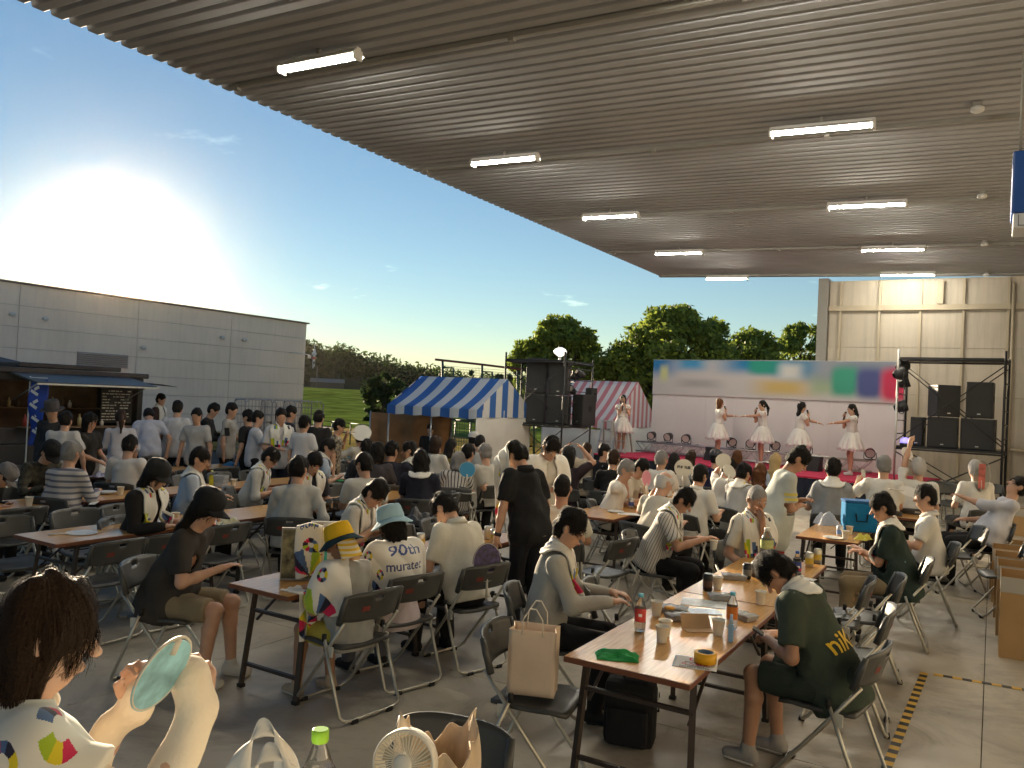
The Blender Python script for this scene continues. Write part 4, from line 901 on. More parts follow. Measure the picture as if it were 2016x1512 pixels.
# --- table rows: measured from their visible corners
def row(px, xs, y0, lens, w, labels, h=.70):
    y = y0
    for L, lab in zip(lens, labels):
        table(px, y + L / 2, L - .012, w, lab, h=h); y += L
row(-1.50, 0, 3.70, (1.8, 1.8), .66, ('orange-brown folding table with the green cloth and yellow tape roll', 'orange-brown folding table with drink cans, adjoining the one with the green cloth'))
row(-3.96, 0, 3.62, (1.5, 1.5), .54, ('folding table with the towel-covered display boards and black legs', 'folding table in front of the man in the white dress shirt'))
row(-6.43, 0, 3.58, (1.65, 1.65, 1.65, 1.65), .60, ('folding table carrying a white fan and a pale blue cloth', 'folding table between the grey-shirted back and the white polo', 'folding table carrying beer cups before the man in the dark polo', 'folding table with the paper and the beer mug near the striped blouse'))
row(-8.30, 0, 3.3, (1.65, 1.65, 1.65, 1.65), .56, ('folding table carrying the big half-empty tea bottle', 'folding table beside the light blue shirted man', 'folding table carrying a green cloth and flat papers', 'folding table next to the dark navy backs'))
row(-10.3, 0, 4.4, (1.7, 1.7, 1.7, 1.7), .56, ('folding table in the yard with plastic bags, before the striped sweater', 'folding table in the yard beside the white shirted back', 'folding table in the yard piled with a blue package', 'folding table in the yard near the blue cap'))
row(-3.86, 0, 8.25, (1.7, 1.7), .62, ('folding table with cans and a plate before the man drinking', 'folding table by the round white fan'))
row(-5.95, 0, 11.0, (1.6, ), .56, ('folding table with stacked cups by the beige shirt',))
row(-1.42, 0, 8.75, (1.7,), .60, ('folding table with the blue cooler bag and food plates',))
row(-0.92, 0, 11.4, (1.7,), .56, ('folding table with a can beside the man with the shoulder strap',))
# ================================================================ people: bodies and clothes grown as smooth implicit surfaces
def V3(*a): return np.array(a, float)
def nrm(v): v = np.asarray(v, float); return v / (np.linalg.norm(v) + 1e-9)
def E_(P, a, b, s, wa, da, wb, db):
    ab = b - a; L = np.linalg.norm(ab) + 1e-6; ax = ab / L
    sd = s - (s @ ax) * ax
    if np.linalg.norm(sd) < 1e-4: sd = np.cross(ax, [0.3, 0.9, 0.1])
    sd = nrm(sd); fd = np.cross(ax, sd)
    q = P - a.astype(np.float32); t = q @ ax.astype(np.float32); tc = np.clip(t / L, 0, 1); e = t - tc * L
    u = q @ sd.astype(np.float32); v = q @ fd.astype(np.float32)
    w = wa + (wb - wa) * tc; d = da + (db - da) * tc; m = min(wa, da, wb, db) if min(wa, da, wb, db) > .004 else .004
    k = np.sqrt((u / w) ** 2 + (v / d) ** 2 + (e / m) ** 2)
    return (k - 1) * np.minimum(w, d)
SIDE = V3(0, 1, 0)
def cap(a, b, ra, rb=None, s=None, k=.02, da=None, db=None): rb = ra if rb is None else rb; return (np.asarray(a, float), np.asarray(b, float), SIDE if s is None else np.asarray(s, float), ra, da or ra, rb, db or (da * rb / ra if da else rb), k)
def field(prims, extra=None):
    def f(P):
        P = P.astype(np.float32); D = None
        for (a, b, s, wa, da, wb, db, k) in prims:
            d = E_(P, a, b, s, wa, da, wb, db)
            if D is None: D = d
            else:
                h = np.clip(.5 + .5 * (D - d) / k, 0, 1); D = D * (1 - h) + d * h - k * h * (1 - h)
        return extra(P, D) if extra else D
    return f
def bounds(prims, m=.03):
    lo = np.min([np.minimum(p[0], p[1]) - max(p[3:7]) for p in prims], 0) - m; hi = np.max([np.maximum(p[0], p[1]) + max(p[3:7]) for p in prims], 0) + m
    return lo, hi
def sdf_mesh(f, lo, hi, h):
    c = 4; n = np.ceil((hi - lo) / h / c).astype(int) + 1; N = n * c + 1
    gx = [lo[i] + h * np.arange(N[i]) for i in range(3)]
    cx = [g[::c] for g in gx]; C = np.stack(np.meshgrid(*cx, indexing='ij'), -1).reshape(-1, 3)
    dc = f(C).reshape(n + 1)
    near = np.abs(dc) < h * c * 1.9
    cell = np.zeros(n, bool)
    for i in (0, 1):
        for j in (0, 1):
            for k in (0, 1): cell |= near[i:n[0] + i, j:n[1] + j, k:n[2] + k]
    big = np.zeros(N, bool); up = np.repeat(np.repeat(np.repeat(cell, c, 0), c, 1), c, 2)
    for i in (0, 1):
        for j in (0, 1):
            for k in (0, 1): big[i:up.shape[0] + i, j:up.shape[1] + j, k:up.shape[2] + k] |= up
    D = np.repeat(np.repeat(np.repeat(np.where(dc < 0, -1, 1).astype(np.float32), c, 0), c, 1), c, 2)[:N[0], :N[1], :N[2]].copy()
    ix = np.nonzero(big); D[ix] = f(np.stack([gx[i][ix[i]] for i in range(3)], -1))
    # surface nets
    S = D < 0; n0 = np.array(D.shape) - 1
    cnt = np.zeros(n0, np.int8)
    for i in (0, 1):
        for j in (0, 1):
            for k in (0, 1): cnt += S[i:n0[0] + i, j:n0[1] + j, k:n0[2] + k]
    ac = np.nonzero((cnt > 0) & (cnt < 8)); nv = len(ac[0])
    if nv == 0: return np.zeros((0, 3)), np.zeros((0, 4), int)
    idx = np.full(n0, -1, np.int64); idx[ac] = np.arange(nv)
    acc = np.zeros((nv, 3)); w = np.zeros(nv)
    A = np.stack(ac, -1)
    cor = [(i, j, k) for i in (0, 1) for j in (0, 1) for k in (0, 1)]
    for p in cor:
        for ax in range(3):
            if p[ax] == 0:
                q = list(p); q[ax] = 1
                d0 = D[A[:, 0] + p[0], A[:, 1] + p[1], A[:, 2] + p[2]]; d1 = D[A[:, 0] + q[0], A[:, 1] + q[1], A[:, 2] + q[2]]
                m = (d0 < 0) != (d1 < 0); t = np.where(m, d0 / np.where(m, d0 - d1, 1), 0)
                pt = np.tile(np.array(p, float), (nv, 1)); pt[:, ax] += t
                acc[m] += pt[m]; w[m] += 1
    V = (A + acc / np.maximum(w, 1)[:, None]) * h + lo
    F = []
    for ax in range(3):
        o1, o2 = (ax + 1) % 3, (ax + 2) % 3
        sl0 = [slice(None)] * 3; sl1 = [slice(None)] * 3; sl0[ax] = slice(0, -1); sl1[ax] = slice(1, None)
        ed = S[tuple(sl0)] != S[tuple(sl1)]; e = np.stack(np.nonzero(ed), -1)
        e = e[(e[:, o1] > 0) & (e[:, o2] > 0) & (e[:, o1] < n0[o1]) & (e[:, o2] < n0[o2])]
        if len(e) == 0: continue
        neg = S[e[:, 0], e[:, 1], e[:, 2]]
        def g(a1, a2): q = e.copy(); q[:, o1] -= a1; q[:, o2] -= a2; return idx[q[:, 0], q[:, 1], q[:, 2]]
        Q = np.stack([g(1, 1), g(0, 1), g(0, 0), g(1, 0)], -1); Q[~neg] = Q[~neg][:, ::-1]; F.append(Q)
    F = np.concatenate(F); F = F[(F >= 0).all(1)]
    return V, F
def np_mesh(name, V, F, m, smooth=True, cols=None):
    me = bpy.data.meshes.new(name); n = len(F)
    me.vertices.add(len(V)); me.vertices.foreach_set('co', V.astype(np.float32).ravel())
    me.loops.add(n * 4); me.loops.foreach_set('vertex_index', F.astype(np.int32).ravel())
    me.polygons.add(n); me.polygons.foreach_set('loop_start', np.arange(0, n * 4, 4, dtype=np.int32)); me.polygons.foreach_set('loop_total', np.full(n, 4, np.int32))
    if smooth: me.polygons.foreach_set('use_smooth', np.ones(n, bool))
    me.materials.append(m)
    if cols is not None:
        at_ = me.color_attributes.new('print', 'FLOAT_COLOR', 'CORNER')
        c = np.ones((n, 4, 4), np.float32); c[:, :, :3] = cols[:, None, :]; at_.data.foreach_set('color', c.ravel())
    me.update(); return me
def folds(seed, amp, fr=34.0):
    r_ = np.random.default_rng(seed); K = r_.normal(size=(5, 3)) * fr * np.array([1, 1, .55]) * .55; ph = r_.uniform(0, 6.28, 5)
    def g(P, D):
        n = 0
        wv = np.sin(P @ K[0].astype(np.float32) * .5 + ph[0]) * 1.2
        for i in range(1, 5): n = n + np.sin(P @ K[i].astype(np.float32) + ph[i] + wv)
        return D + amp * .42 * n
    return g
def ik(S, T, a, b, pole):
    d = T - S; L = np.linalg.norm(d); L2 = min(L, (a + b) * .995); d = d / (L + 1e-9); T = S + d * L2
    x = (a * a - b * b + L2 * L2) / (2 * L2); y = math.sqrt(max(0, a * a - x * x))
    p = pole - (pole @ d) * d; p = nrm(p); return S + d * x + p * y, T
def rot(ax, ang): return np.array(Matrix.Rotation(ang, 3, Vector(ax)))
SKIN = [mat('skin_%d' % i, c, .5, var=.06, vscale=14, sss=.12) for i, c in enumerate([(.52, .30, .20), (.46, .25, .16), (.58, .36, .26), (.38, .20, .12)])]
HAIRC = {'black': mat('hair_black', (.012, .010, .009), .62, bump=.6, bscale=110, spec=.18), 'brown': mat('hair_brown', (.034, .019, .011), .62, bump=.6, bscale=110, spec=.18), 'grey': mat('hair_grey', (.26, .25, .24), .62, bump=.6, bscale=110, spec=.18), 'white': mat('hair_white', (.50, .48, .46), .62, bump=.6, bscale=110, spec=.18), 'blonde': mat('hair_blonde', (.45, .32, .15), .62, bump=.6, bscale=110, spec=.18), 'auburn': mat('hair_auburn', (.11, .045, .018), .62, bump=.6, bscale=110, spec=.18)}
def crease(m, strength=.7, scale=7.0):
    n, l = m.node_tree.nodes, m.node_tree.links; bs = n['Principled BSDF']; tc = n.new('ShaderNodeTexCoord'); mp = n.new('ShaderNodeMapping'); mp.inputs['Scale'].default_value = (1.3, 1.0, .8); l.new(tc.outputs['Object'], mp.inputs[0])
    t = n.new('ShaderNodeTexNoise'); t.noise_type = 'RIDGED_MULTIFRACTAL'; t.inputs['Scale'].default_value = scale; t.inputs['Detail'].default_value = 2.5; t.inputs['Distortion'].default_value = .5; l.new(mp.outputs[0], t.inputs['Vector'])
    bp = n.new('ShaderNodeBump'); bp.inputs['Strength'].default_value = strength; bp.inputs['Distance'].default_value = .025; l.new(t.outputs['Fac'], bp.inputs['Height'])
    old = bs.inputs['Normal'].links
    if old: l.new(old[0].from_socket, bp.inputs['Normal'])
    l.new(bp.outputs[0], bs.inputs['Normal']); return m
def cloth(c, key=None):
    c = tuple(c); nm = 'cloth_%s' % (key or '%02x%02x%02x' % tuple(int(min(1, v) * 255) for v in c))
    if nm in MATS: return MATS[nm]
    return crease(mat(nm, c, .88, var=.07, vscale=7, bump=.15, bscale=90, spec=.25), .8 if max(c) < .2 else .65)
EYEW = mat('eye_white', (.65, .62, .58), .3); EYED = mat('eye_dark', (.015, .01, .008), .2); LIPM = mat('lips', (.38, .13, .10), .5)
PAL = {'n': (.015, .016, .045), 'b': (.07, .14, .30), 'r': (.62, .02, .09), 'y': (.72, .58, .02), 'g': (.36, .50, .02), 'w': (.74, .72, .66)}
TOWEL = vcol_mat('towel_print', .9, .3)
def seg_ring(x, y, cx, cy, ro, ri, ph=0.0):
    dx, dy = x - cx, y - cy; r_ = np.hypot(dx, dy); k = ((np.arctan2(dy, dx) + ph) / (2 * math.pi) * 10).astype(int) % 10
    return (r_ < ro) & (r_ > ri), k
SEGP = np.array([PAL[c] for c in 'ynbrgynrnb'])
def print_cols(x, y, rings, fans=(), words=()):
    """colours of the towel print at points given in metres on the cloth"""
    out = np.tile(np.array(PAL['w']), (len(x), 1))
    for (cx, cy, ro, a0, a1, hole) in fans:                     # big fan of coloured sectors
        dx, dy = x - cx, y - cy; r_ = np.hypot(dx, dy); th = np.degrees(np.arctan2(dy, dx)) % 360
        t = (th - a0) % 360; m = (t < (a1 - a0)) & (r_ < ro) & (r_ > hole)
        k = (t / (a1 - a0) * 7).astype(int) % 7; out[m] = np.array([PAL[c] for c in 'rnbwgyr'])[k[m]]
    for (cx, cy, ro, ri, ph) in rings:
        m, k = seg_ring(x, y, cx, cy, ro, ri, ph); out[m] = SEGP[k[m]]
    for (txt, cx, cy, h, c, bold) in words:
        A, asp = text_mask(txt, bold=bold); w = h * asp
        u = ((x - cx) / w + .5); v = (.5 - (y - cy) / h); m = (u >= 0) & (u < 1) & (v >= 0) & (v < 1)
        iu = np.clip((u * A.shape[1]).astype(int), 0, A.shape[1] - 1); iv = np.clip((v * A.shape[0]).astype(int), 0, A.shape[0] - 1)
        m &= A[iv, iu]; out[m] = PAL[c] if isinstance(c, str) else c
    return out
def project(P, f, off, it=6, e=.004):
    for _ in range(it):
        d = f(P); G = np.stack([f(P + np.eye(3)[i] * e) - f(P - np.eye(3)[i] * e) for i in range(3)], -1) / (2 * e)
        G /= (np.linalg.norm(G, axis=1)[:, None] + 1e-6); P = P + G * np.clip(off - d, -.12, .12)[:, None] * .9
    return P
def push_out(P, f, off, it=3, e=.004):
    for _ in range(it):
        d = f(P); G = np.stack([f(P + np.eye(3)[i] * e) - f(P - np.eye(3)[i] * e) for i in range(3)], -1) / (2 * e)
        G /= (np.linalg.norm(G, axis=1)[:, None] + 1e-6); P = P + G * np.clip(off - d, 0, .12)[:, None]
    return P
def patch_mesh(name, P, nu, nv, m, cols=None, keep=None):
    i, j = np.meshgrid(np.arange(nu), np.arange(nv)); a = (j * (nu + 1) + i).ravel(); F = np.stack([a, a + 1, a + nu + 2, a + nu + 1], -1)
    if keep is not None: F = F[keep]; cols = cols[keep] if cols is not None else None
    return np_mesh(name, P, F, m, True, cols)

def strands(V, f, hc, hf, hu, hm, par, N, style, seed, w):
    r_ = np.random.default_rng(seed + 77); P = V[r_.integers(0, len(V), N)]; crown = hc + hu * .12 - hf * .05
    off = r_.uniform(.001, .007, N); ns = 7 if style in ('bob', 'long', 'pony', 'twin') else 5; st = (.020 if ns == 7 else .013) * r_.uniform(.7, 1.25, N)
    e = .003; rows = []; jit = r_.normal(size=(N, 3)) * (.12 if style in ('bob', 'long', 'pony', 'twin') else .32)
    for k in range(ns + 1):
        d = f(P); G = np.stack([f(P + np.eye(3)[i] * e) - f(P - np.eye(3)[i] * e) for i in range(3)], -1); G /= np.linalg.norm(G, axis=1)[:, None] + 1e-6
        P = P + G * np.clip(off - d, -.012, .012)[:, None]
        fl = (P - crown); fl /= np.linalg.norm(fl, axis=1)[:, None] + 1e-6; fl = fl + (-hu) * .7 + jit; fl = fl - (fl * G).sum(1)[:, None] * G; fl /= np.linalg.norm(fl, axis=1)[:, None] + 1e-6
        sdv = np.cross(fl, G); ww = w * (1 - .75 * k / ns); rows.append((P - sdv * ww, P + sdv * ww)); P = P + fl * st[:, None] + G * (.0012 * k)
    A = np.stack([np.stack(q, 1) for q in rows], 1).reshape(-1, 3)                     # strand, row, side
    base = (np.arange(N) * (ns + 1) * 2)[:, None]; k = np.arange(ns) * 2; F = np.stack([base + k, base + k + 1, base + k + 3, base + k + 2], -1).reshape(-1, 4)
    link('hair_strands', np_mesh('hair_strands', A, F, hm), par)['kind'] = 'stuff'
ARM = dict(table=(.36, .13, .76), lap=(.28, .10, .60), eat=(.34, .05, .80), mouth=(.20, .03, 1.10), side=(.03, .27, .50), chest=(.22, .06, .92))
def hand_prims(W, hd, pn, out, curl, fine):
    """palm, four fingers and a thumb; hd points along the hand, pn out of the palm, out = thumb side"""
    hd, pn = nrm(hd), nrm(pn - (pn @ hd) * hd if np.linalg.norm(np.cross(pn, hd)) > .05 else np.cross(hd, out)); out = nrm(np.cross(pn, hd) * (1 if np.cross(pn, hd) @ out >= 0 else -1))
    pr = [cap(W, W + hd * .03, .024, .03, out, .015, .019), cap(W + hd * .03, W + hd * .082, .036, .036, out, .012, .014)]
    for i, (o_, L) in enumerate(((.030, .070), (.010, .080), (-.010, .074), (-.029, .058))):
        K = W + hd * (.088 - .004 * abs(i - 1)) + out * o_; c1, c2 = curl * .55, curl * 1.25
        d1 = hd * math.cos(c1) + pn * math.sin(c1); d2 = hd * math.cos(c2) + pn * math.sin(c2); M_ = K + d1 * L * .48; Tn = M_ + d2 * L * .52
        pr += [cap(K, M_, .0092, .0085, out, .004), cap(M_, Tn, .0083, .0068, out, .004)]
    t0 = W + hd * .030 + out * .026; t1 = t0 + nrm(hd * .75 + out * .55 + pn * .35) * .042; t2 = t1 + nrm(hd * .9 + out * .05 + pn * (.5 + .3 * curl)) * .032
    pr += [cap(t0, t1, .0125, .0105, out, .010), cap(t1, t2, .010, .008, out, .004)]
    return pr
N_PE = [0]
def person(label, xy, face, pose='sit', z0=0.0, s=1.0, lean=8, side_lean=0, head=(0, 5), L='table', Rr='table', top=(.62, .60, .56), sleeve='short', bottom=(.02, .02, .022), leg='long', hair='black', style='short', fat=1.0, towel=None, skin=0, shoe=(.02, .02, .02), hat=None, curl=(.7, .7), group=None, det=None, twist=0, stripe=None, collar=False, tcols=None, face_on=None, hem=0.0, knees=None, elbow=(None, None), palm=(None, None), neck_k=0.0, name='person', legspread=.12, bare_shoulder=False, skirt=None):
    N_PE[0] += 1; seed = N_PE[0] * 13 + 5; r_ = np.random.default_rng(seed)
    dist = math.hypot(xy[0], xy[1])
    h = det if det else (.0105 if dist < 5.6 else .0135 if dist < 8.2 else .017 if dist < 11.5 else .024)
    fine = h < .0125; mid = h < .02
    sit = pose == 'sit'
    Hp = V3(0, 0, .53) if sit else V3(0, 0, .92)
    th, ph = R(lean), R(side_lean)
    d = nrm(V3(math.sin(th), math.sin(ph), math.cos(th))); tw = rot(d, R(twist))
    fw = tw @ nrm(V3(math.cos(th), 0, -math.sin(th))); sd = tw @ nrm(np.cross(d, V3(math.cos(th), 0, -math.sin(th)))); sd = nrm(np.cross(d, fw))
    wst = Hp + d * .14; ch = Hp + d * .33 + fw * .005; nb = Hp + d * .495 - fw * .015
    sh = {1: Hp + d * .455 + sd * .165, -1: Hp + d * .455 - sd * .165}
    yaw, pit = R(head[0]), R(head[1])
    hf = rot(d, yaw) @ fw; hs = nrm(np.cross(d, hf)); hf = math.cos(pit) * hf - math.sin(pit) * np.cross(hf, hs); hu = np.cross(hf, hs)
    hc = nb + d * .06 + hu * .115 + hf * .025
    # ---- legs
    legs = {}
    for q in (1, -1):
        hj = Hp + V3(0, q * .088, -.02)
        if sit: kn = V3(.42, q * legspread, .50); an = V3(.40 + (.03 if q > 0 else -.04), q * (legspread + .01), .085)
        else: kn = V3(.03, q * .095, .49); an = V3(-.01 + (.04 if q > 0 else 0), q * .105, .085)
        if knees: kn = kn + V3(*knees[0 if q > 0 else 1][0]); an = an + V3(*knees[0 if q > 0 else 1][1])
        legs[q] = (hj, kn, an)
    # ---- arms
    arms = {}
    for q, tg in ((1, L), (-1, Rr)):
        if isinstance(tg, str):
            t3 = V3(*ARM[tg]) if sit or tg not in ('side',) else V3(.06, .25, .86)
            if not sit and tg != 'side': t3 = t3 + V3(0, 0, .39)
            t3[1] *= q; t3 += r_.normal(size=3) * .012
        else: t3 = V3(*tg)
        pole = V3(-.35, q * .55, -1.0) if elbow[0 if q > 0 else 1] is None else V3(*elbow[0 if q > 0 else 1])
        el, wr = ik(sh[q], t3, .275, .245, pole); arms[q] = (sh[q], el, wr)
    # ---- body (skin), one continuous surface
    hr = np.array
    pb = [cap(Hp, wst, .12 * fat, .115 * fat, sd, .03, .085 * fat, .08 * fat), cap(wst, ch, .115, .135, sd, .05, .08, .085), cap(sh[1], sh[-1], .04, .04, d, .05), cap(nb - d * .03, hc - hu * .05, .058, .054, hs, .03),
          cap(hc + hu * .018 - hf * .012, hc + hu * .022 + hf * .012, .076, .074, hs, .03, .092, .092), cap(hc - hu * .035 + hf * .022, hc - hu * .075 + hf * .040, .062, .040, hs, .035, .060, .040)]
    pb[4] = (hc + hu * .022 - hf * .02, hc + hu * .022 + hf * .018, hs, .074, .098, .071, .094, .03)
    if mid:
        pb += [cap(hc - hu * .002 + hf * .098, hc - hu * .028 + hf * .112, .010, .015, hs, .014), cap(hc - hu * .062 + hf * .088, hc - hu * .062 + hf * .09, .020, .020, hs, .014, .010, .010)]
        for q in (1, -1): pb.append(cap(hc + hs * q * .080 - hf * .014 + hu * .012, hc + hs * q * .080 - hf * .010 - hu * .020, .012, .010, hu, .008, .018, .014))
    for q in (1, -1):
        S, El, Wr = arms[q]; pb += [cap(S, El, .043, .037, None, .03), cap(El, El * .6 + Wr * .4, .037, .036, None, .02), cap(El * .6 + Wr * .4, Wr, .036, .025, None, .02)]
        hd = nrm(Wr - El); pn = V3(0, 0, -1) if abs(hd[2]) < .75 else V3(0, -q, 0)
        if palm[0 if q > 0 else 1] is not None:
            pp = palm[0 if q > 0 else 1]; pn = V3(*pp[0]); hd = nrm(V3(*pp[1])) if len(pp) > 1 else hd
        cu = curl[0 if q > 0 else 1]
        if h < .02: pb += hand_prims(Wr, hd, pn, V3(0, -q, 0) if abs(hd[1]) < .8 else V3(1, 0, 0), cu, fine)
        else: pb += [cap(Wr, Wr + hd * .07, .03, .036, V3(0, 1, 0), .02, .02), cap(Wr + hd * .07, Wr + hd * .12 + pn * .04 * cu, .03, .02, V3(0, 1, 0), .02, .016)]
        arms[q] = (S, El, Wr, hd, pn)
        hj, kn, an = legs[q]
        pb += [cap(hj, kn, .070, .052, None, .03), cap(kn, kn * .7 + an * .3 - V3(.012, 0, 0), .052, .050, None, .02), cap(kn * .7 + an * .3 - V3(.012, 0, 0), an, .05, .034, None, .02), cap(an, an + V3(.0, 0, -.045), .036, .034, None, .02), cap(an + V3(0, 0, -.045), an + V3(.10, 0, -.06), .034, .030, SIDE, .02, .03, .022)]
    lo, hi = bounds(pb); fb = field(pb); Vb, Fb = sdf_mesh(fb, lo, hi, h if mid else h * .9)
    o = link(name, np_mesh('body', Vb, Fb, SKIN[skin]), None, (xy[0], xy[1], z0), R(face)); o.scale = (s, s, s)
    tag(o, label, 'person', group)
    mw = Matrix.Translation((xy[0], xy[1], z0)) @ Matrix.Rotation(R(face), 4, 'Z') @ Matrix.Scale(s, 4)
    # ---- top
    g = 1.0
    sp_ = [cap(Hp - d * (.03 + hem), wst, .184 * fat, .162 * fat, sd, .05, .140 * fat, .116 * fat), cap(wst, ch + d * .04, .158 * fat, .172, sd, .06, .112 * fat, .115), cap(sh[1] - sd * .02, sh[-1] + sd * .02, .060, .060, d, .05, .066), cap(nb - d * .05, nb - d * .02 + hf * .01, .085, .066, sd, .05, .075, .062)]
    if sit: sp_.append(cap(Hp - d * .02 + V3(.04, 0, 0), Hp + d * .08 + V3(.06 * fat, 0, 0), .15 * fat, .13 * fat, sd, .05, .10 * fat, .09 * fat))
    else: sp_.append(cap(Hp - d * (.10 + hem), Hp, .168 * fat, .168 * fat, sd, .05, .122 * fat, .12 * fat))
    ends = []
    for q in (1, -1):
        S, El, Wr = arms[q][:3]
        if sleeve == 'short': c1 = S + (El - S) * .74; sp_.append(cap(S, c1, .062, .064, None, .035)); ends.append((c1, nrm(El - S), S))
        elif sleeve == 'long': sp_ += [cap(S, El, .060, .050, None, .035), cap(El, Wr - (Wr - El) * .03, .050, .036, None, .03)]
        elif sleeve == 'over': hd_ = arms[q][3]; sp_ += [cap(S, El, .058, .048, None, .035), cap(El, Wr, .050, .041, None, .03), cap(Wr, Wr + hd_ * (.03 if q > 0 else .07), .040, .042, None, .02)]
        elif sleeve == 'roll': c1 = El + (Wr - El) * .15; sp_ += [cap(S, El, .060, .052, None, .035), cap(El, c1, .052, .050, None, .03)]
        elif sleeve == 'cap': sp_.append(cap(S - sd * q * .01, S + (El - S) * .25, .055, .06, None, .03))
    neckp = nb + d * .028; fo = folds(seed, .0115 if sleeve != 'none' else .003)
    base = Hp - d * (.07 if sit else .13) - d * hem
    def shirt_x(P, D):
        D = fo(P, D)
        D = np.where(np.linalg.norm(P - neckp, axis=1) < .15, np.maximum(D, ((P - neckp) @ nrm(d * .9 + fw * .25))), D)   # neckline
        D = np.maximum(D, ((base - P) @ d))                                            # hem
        for (c1, n_, S) in ends:
            q = P - c1; cut = q @ n_.astype(np.float32); rad = np.sqrt(np.maximum(0, (q * q).sum(1) - cut * cut)); D = np.where((rad < .085) & (cut < .13), np.maximum(D, cut - .012), D)
        return D
    fs_ = field(sp_, shirt_x); lo, hi = bounds(sp_); hs_ = max(h, .0115) if mid else h
    V, F = sdf_mesh(fs_, lo, hi, hs_)
    tm = top if not isinstance(top, tuple) else cloth(top)
    if stripe: tm = stripe
    if skirt is None: shirt = link('shirt', np_mesh('shirt', V, F, tm), o)
    else: shirt = link('dress_bodice', np_mesh('dress_bodice', V, F, tm), o)
    fall = field(sp_ + pb[:4])
    if collar:
        b = MB(); b.smooth = True; n_ = 20
        for i in range(n_ + 1):
            a = 2 * math.pi * i / n_ + .0; gap = 1 - .5 * math.exp(-((a if a < math.pi else a - 2 * math.pi) / .35) ** 2)
            c0 = nb + d * .022 + fw * .004; rx, ry = .068, .072
            p0 = c0 + fw * math.cos(a) * rx * 1.04 + sd * math.sin(a) * ry; hgt = .030 * gap
            b.v += [tuple(p0 - d * .012 - fw * .02 * max(0, math.cos(a))), tuple(p0 + d * (hgt - .03 * max(0, math.cos(a)))), tuple(p0 * 1.0 + (p0 - c0) * .28 - d * (.012 + .02 * max(0, math.cos(a))))]
            if i: k = 3 * i; b.f += [(k - 3, k, k + 1, k - 2), (k - 2, k + 1, k + 2, k - 1)]; b.mi += [0, 0]; b.sm += [True, True]
        solidify(b.build('collar', tm, o), .004)
    # ---- trousers, shorts or skirt
    if skirt is None:
        pp = [cap(Hp + V3(0, .03, -.0), Hp + V3(0, -.03, -.0), .110 * fat, .110 * fat, V3(0, 0, 1), .05, .116 * fat, .116 * fat), cap(Hp, Hp + d * .09, .150 * fat, .140 * fat, sd, .04, .105 * fat, .098 * fat)]
        cuts = []
        for q in (1, -1):
            hj, kn, an = legs[q]
            if leg == 'long': pp += [cap(hj, kn, .092, .070, None, .04), cap(kn, an + V3(0, 0, -.015), .070, .052, None, .03)]; cuts.append((an + V3(0, 0, -.02), nrm(an - kn)))
            elif leg == 'short': e = hj + (kn - hj) * .90; pp += [cap(hj, e, .094, .082, None, .04)]; cuts.append((e, nrm(kn - hj)))
        fo2 = folds(seed + 3, .006, 30)
        def pant_x(P, D):
            D = fo2(P, D)
            D = np.where((P - Hp)[:, 0] < .17, np.maximum(D, (P - (Hp + d * .10)) @ d), D)
            for (c1, n_) in cuts: nearp = np.linalg.norm(P - c1, axis=1) < .13; D = np.where(nearp, np.maximum(D, (P - c1) @ n_), D)
            return D
        lo, hi = bounds(pp); V, F = sdf_mesh(field(pp, pant_x), lo, hi, max(h, .013))
        link('trousers' if leg == 'long' else 'shorts', np_mesh('trousers', V, F, cloth(bottom)), o)
    # ---- shoes
    for q in (1, -1):
        hj, kn, an = legs[q]
        if mid or not sit:
            ps = [cap(an + V3(-.035, 0, -.045), an + V3(.12, 0, -.055), .040, .042, SIDE, .02, .04, .030), cap(an + V3(.0, 0, -.02), an + V3(.0, 0, .01), .044, .042, None, .02)]
            fz = an[2] - .085
            lo, hi = bounds(ps); V, F = sdf_mesh(field(ps, lambda P, D: np.maximum(D, (fz - P[:, 2]))), lo, hi, max(.011, h))
            so = link('shoe', np_mesh('shoe', V, F, cloth(shoe, None)), o)
            if mid:
                pl = [cap(an + V3(-.035, 0, -.074), an + V3(.125, 0, -.074), .042, .046, SIDE, .01, .011, .011)]; lo, hi = bounds(pl); V, F = sdf_mesh(field(pl), lo, hi, .008); link('sole', np_mesh('sole', V, F, cloth((.5, .47, .42) if sum(shoe) > .5 else (.03, .03, .03))), so)
    # ---- hair
    if style not in ('none',):
        hm = HAIRC[hair]; ph_ = [(hc + hu * .028 - hf * .024, hc + hu * .03 + hf * .012, hs, .086, .112, .082, .105, .02)]
        low = -.075
        if style in ('short', 'buzz', 'bald'): ph_.append(cap(hc - hu * .02 - hf * .045, hc - hu * .065 - hf * .04, .068, .052, hs, .03, .05, .04))
        if style == 'buzz': ph_ = [(a, b, s_, wa - .008, da - .008, wb - .008, db - .008, k) for (a, b, s_, wa, da, wb, db, k) in ph_]
        if style == 'bob': ph_ += [cap(hc - hf * .03, hc - hu * .12 - hf * .035, .092, .090, hs, .04, .07, .065)]; low = -.16
        if style == 'long': ph_ += [cap(hc - hf * .045, hc - hu * .18 - hf * .07, .088, .085, hs, .04, .06, .045), cap(hc - hu * .18 - hf * .07, hc - hu * .32 - hf * .075, .085, .06, hs, .04, .045, .03)]; low = -.38
        if style == 'pony': ph_ += [cap(hc + hu * .03 - hf * .10, hc - hu * .08 - hf * .16, .035, .04, hs, .02), cap(hc - hu * .08 - hf * .16, hc - hu * .26 - hf * .15, .04, .018, hs, .02)]; low = -.30
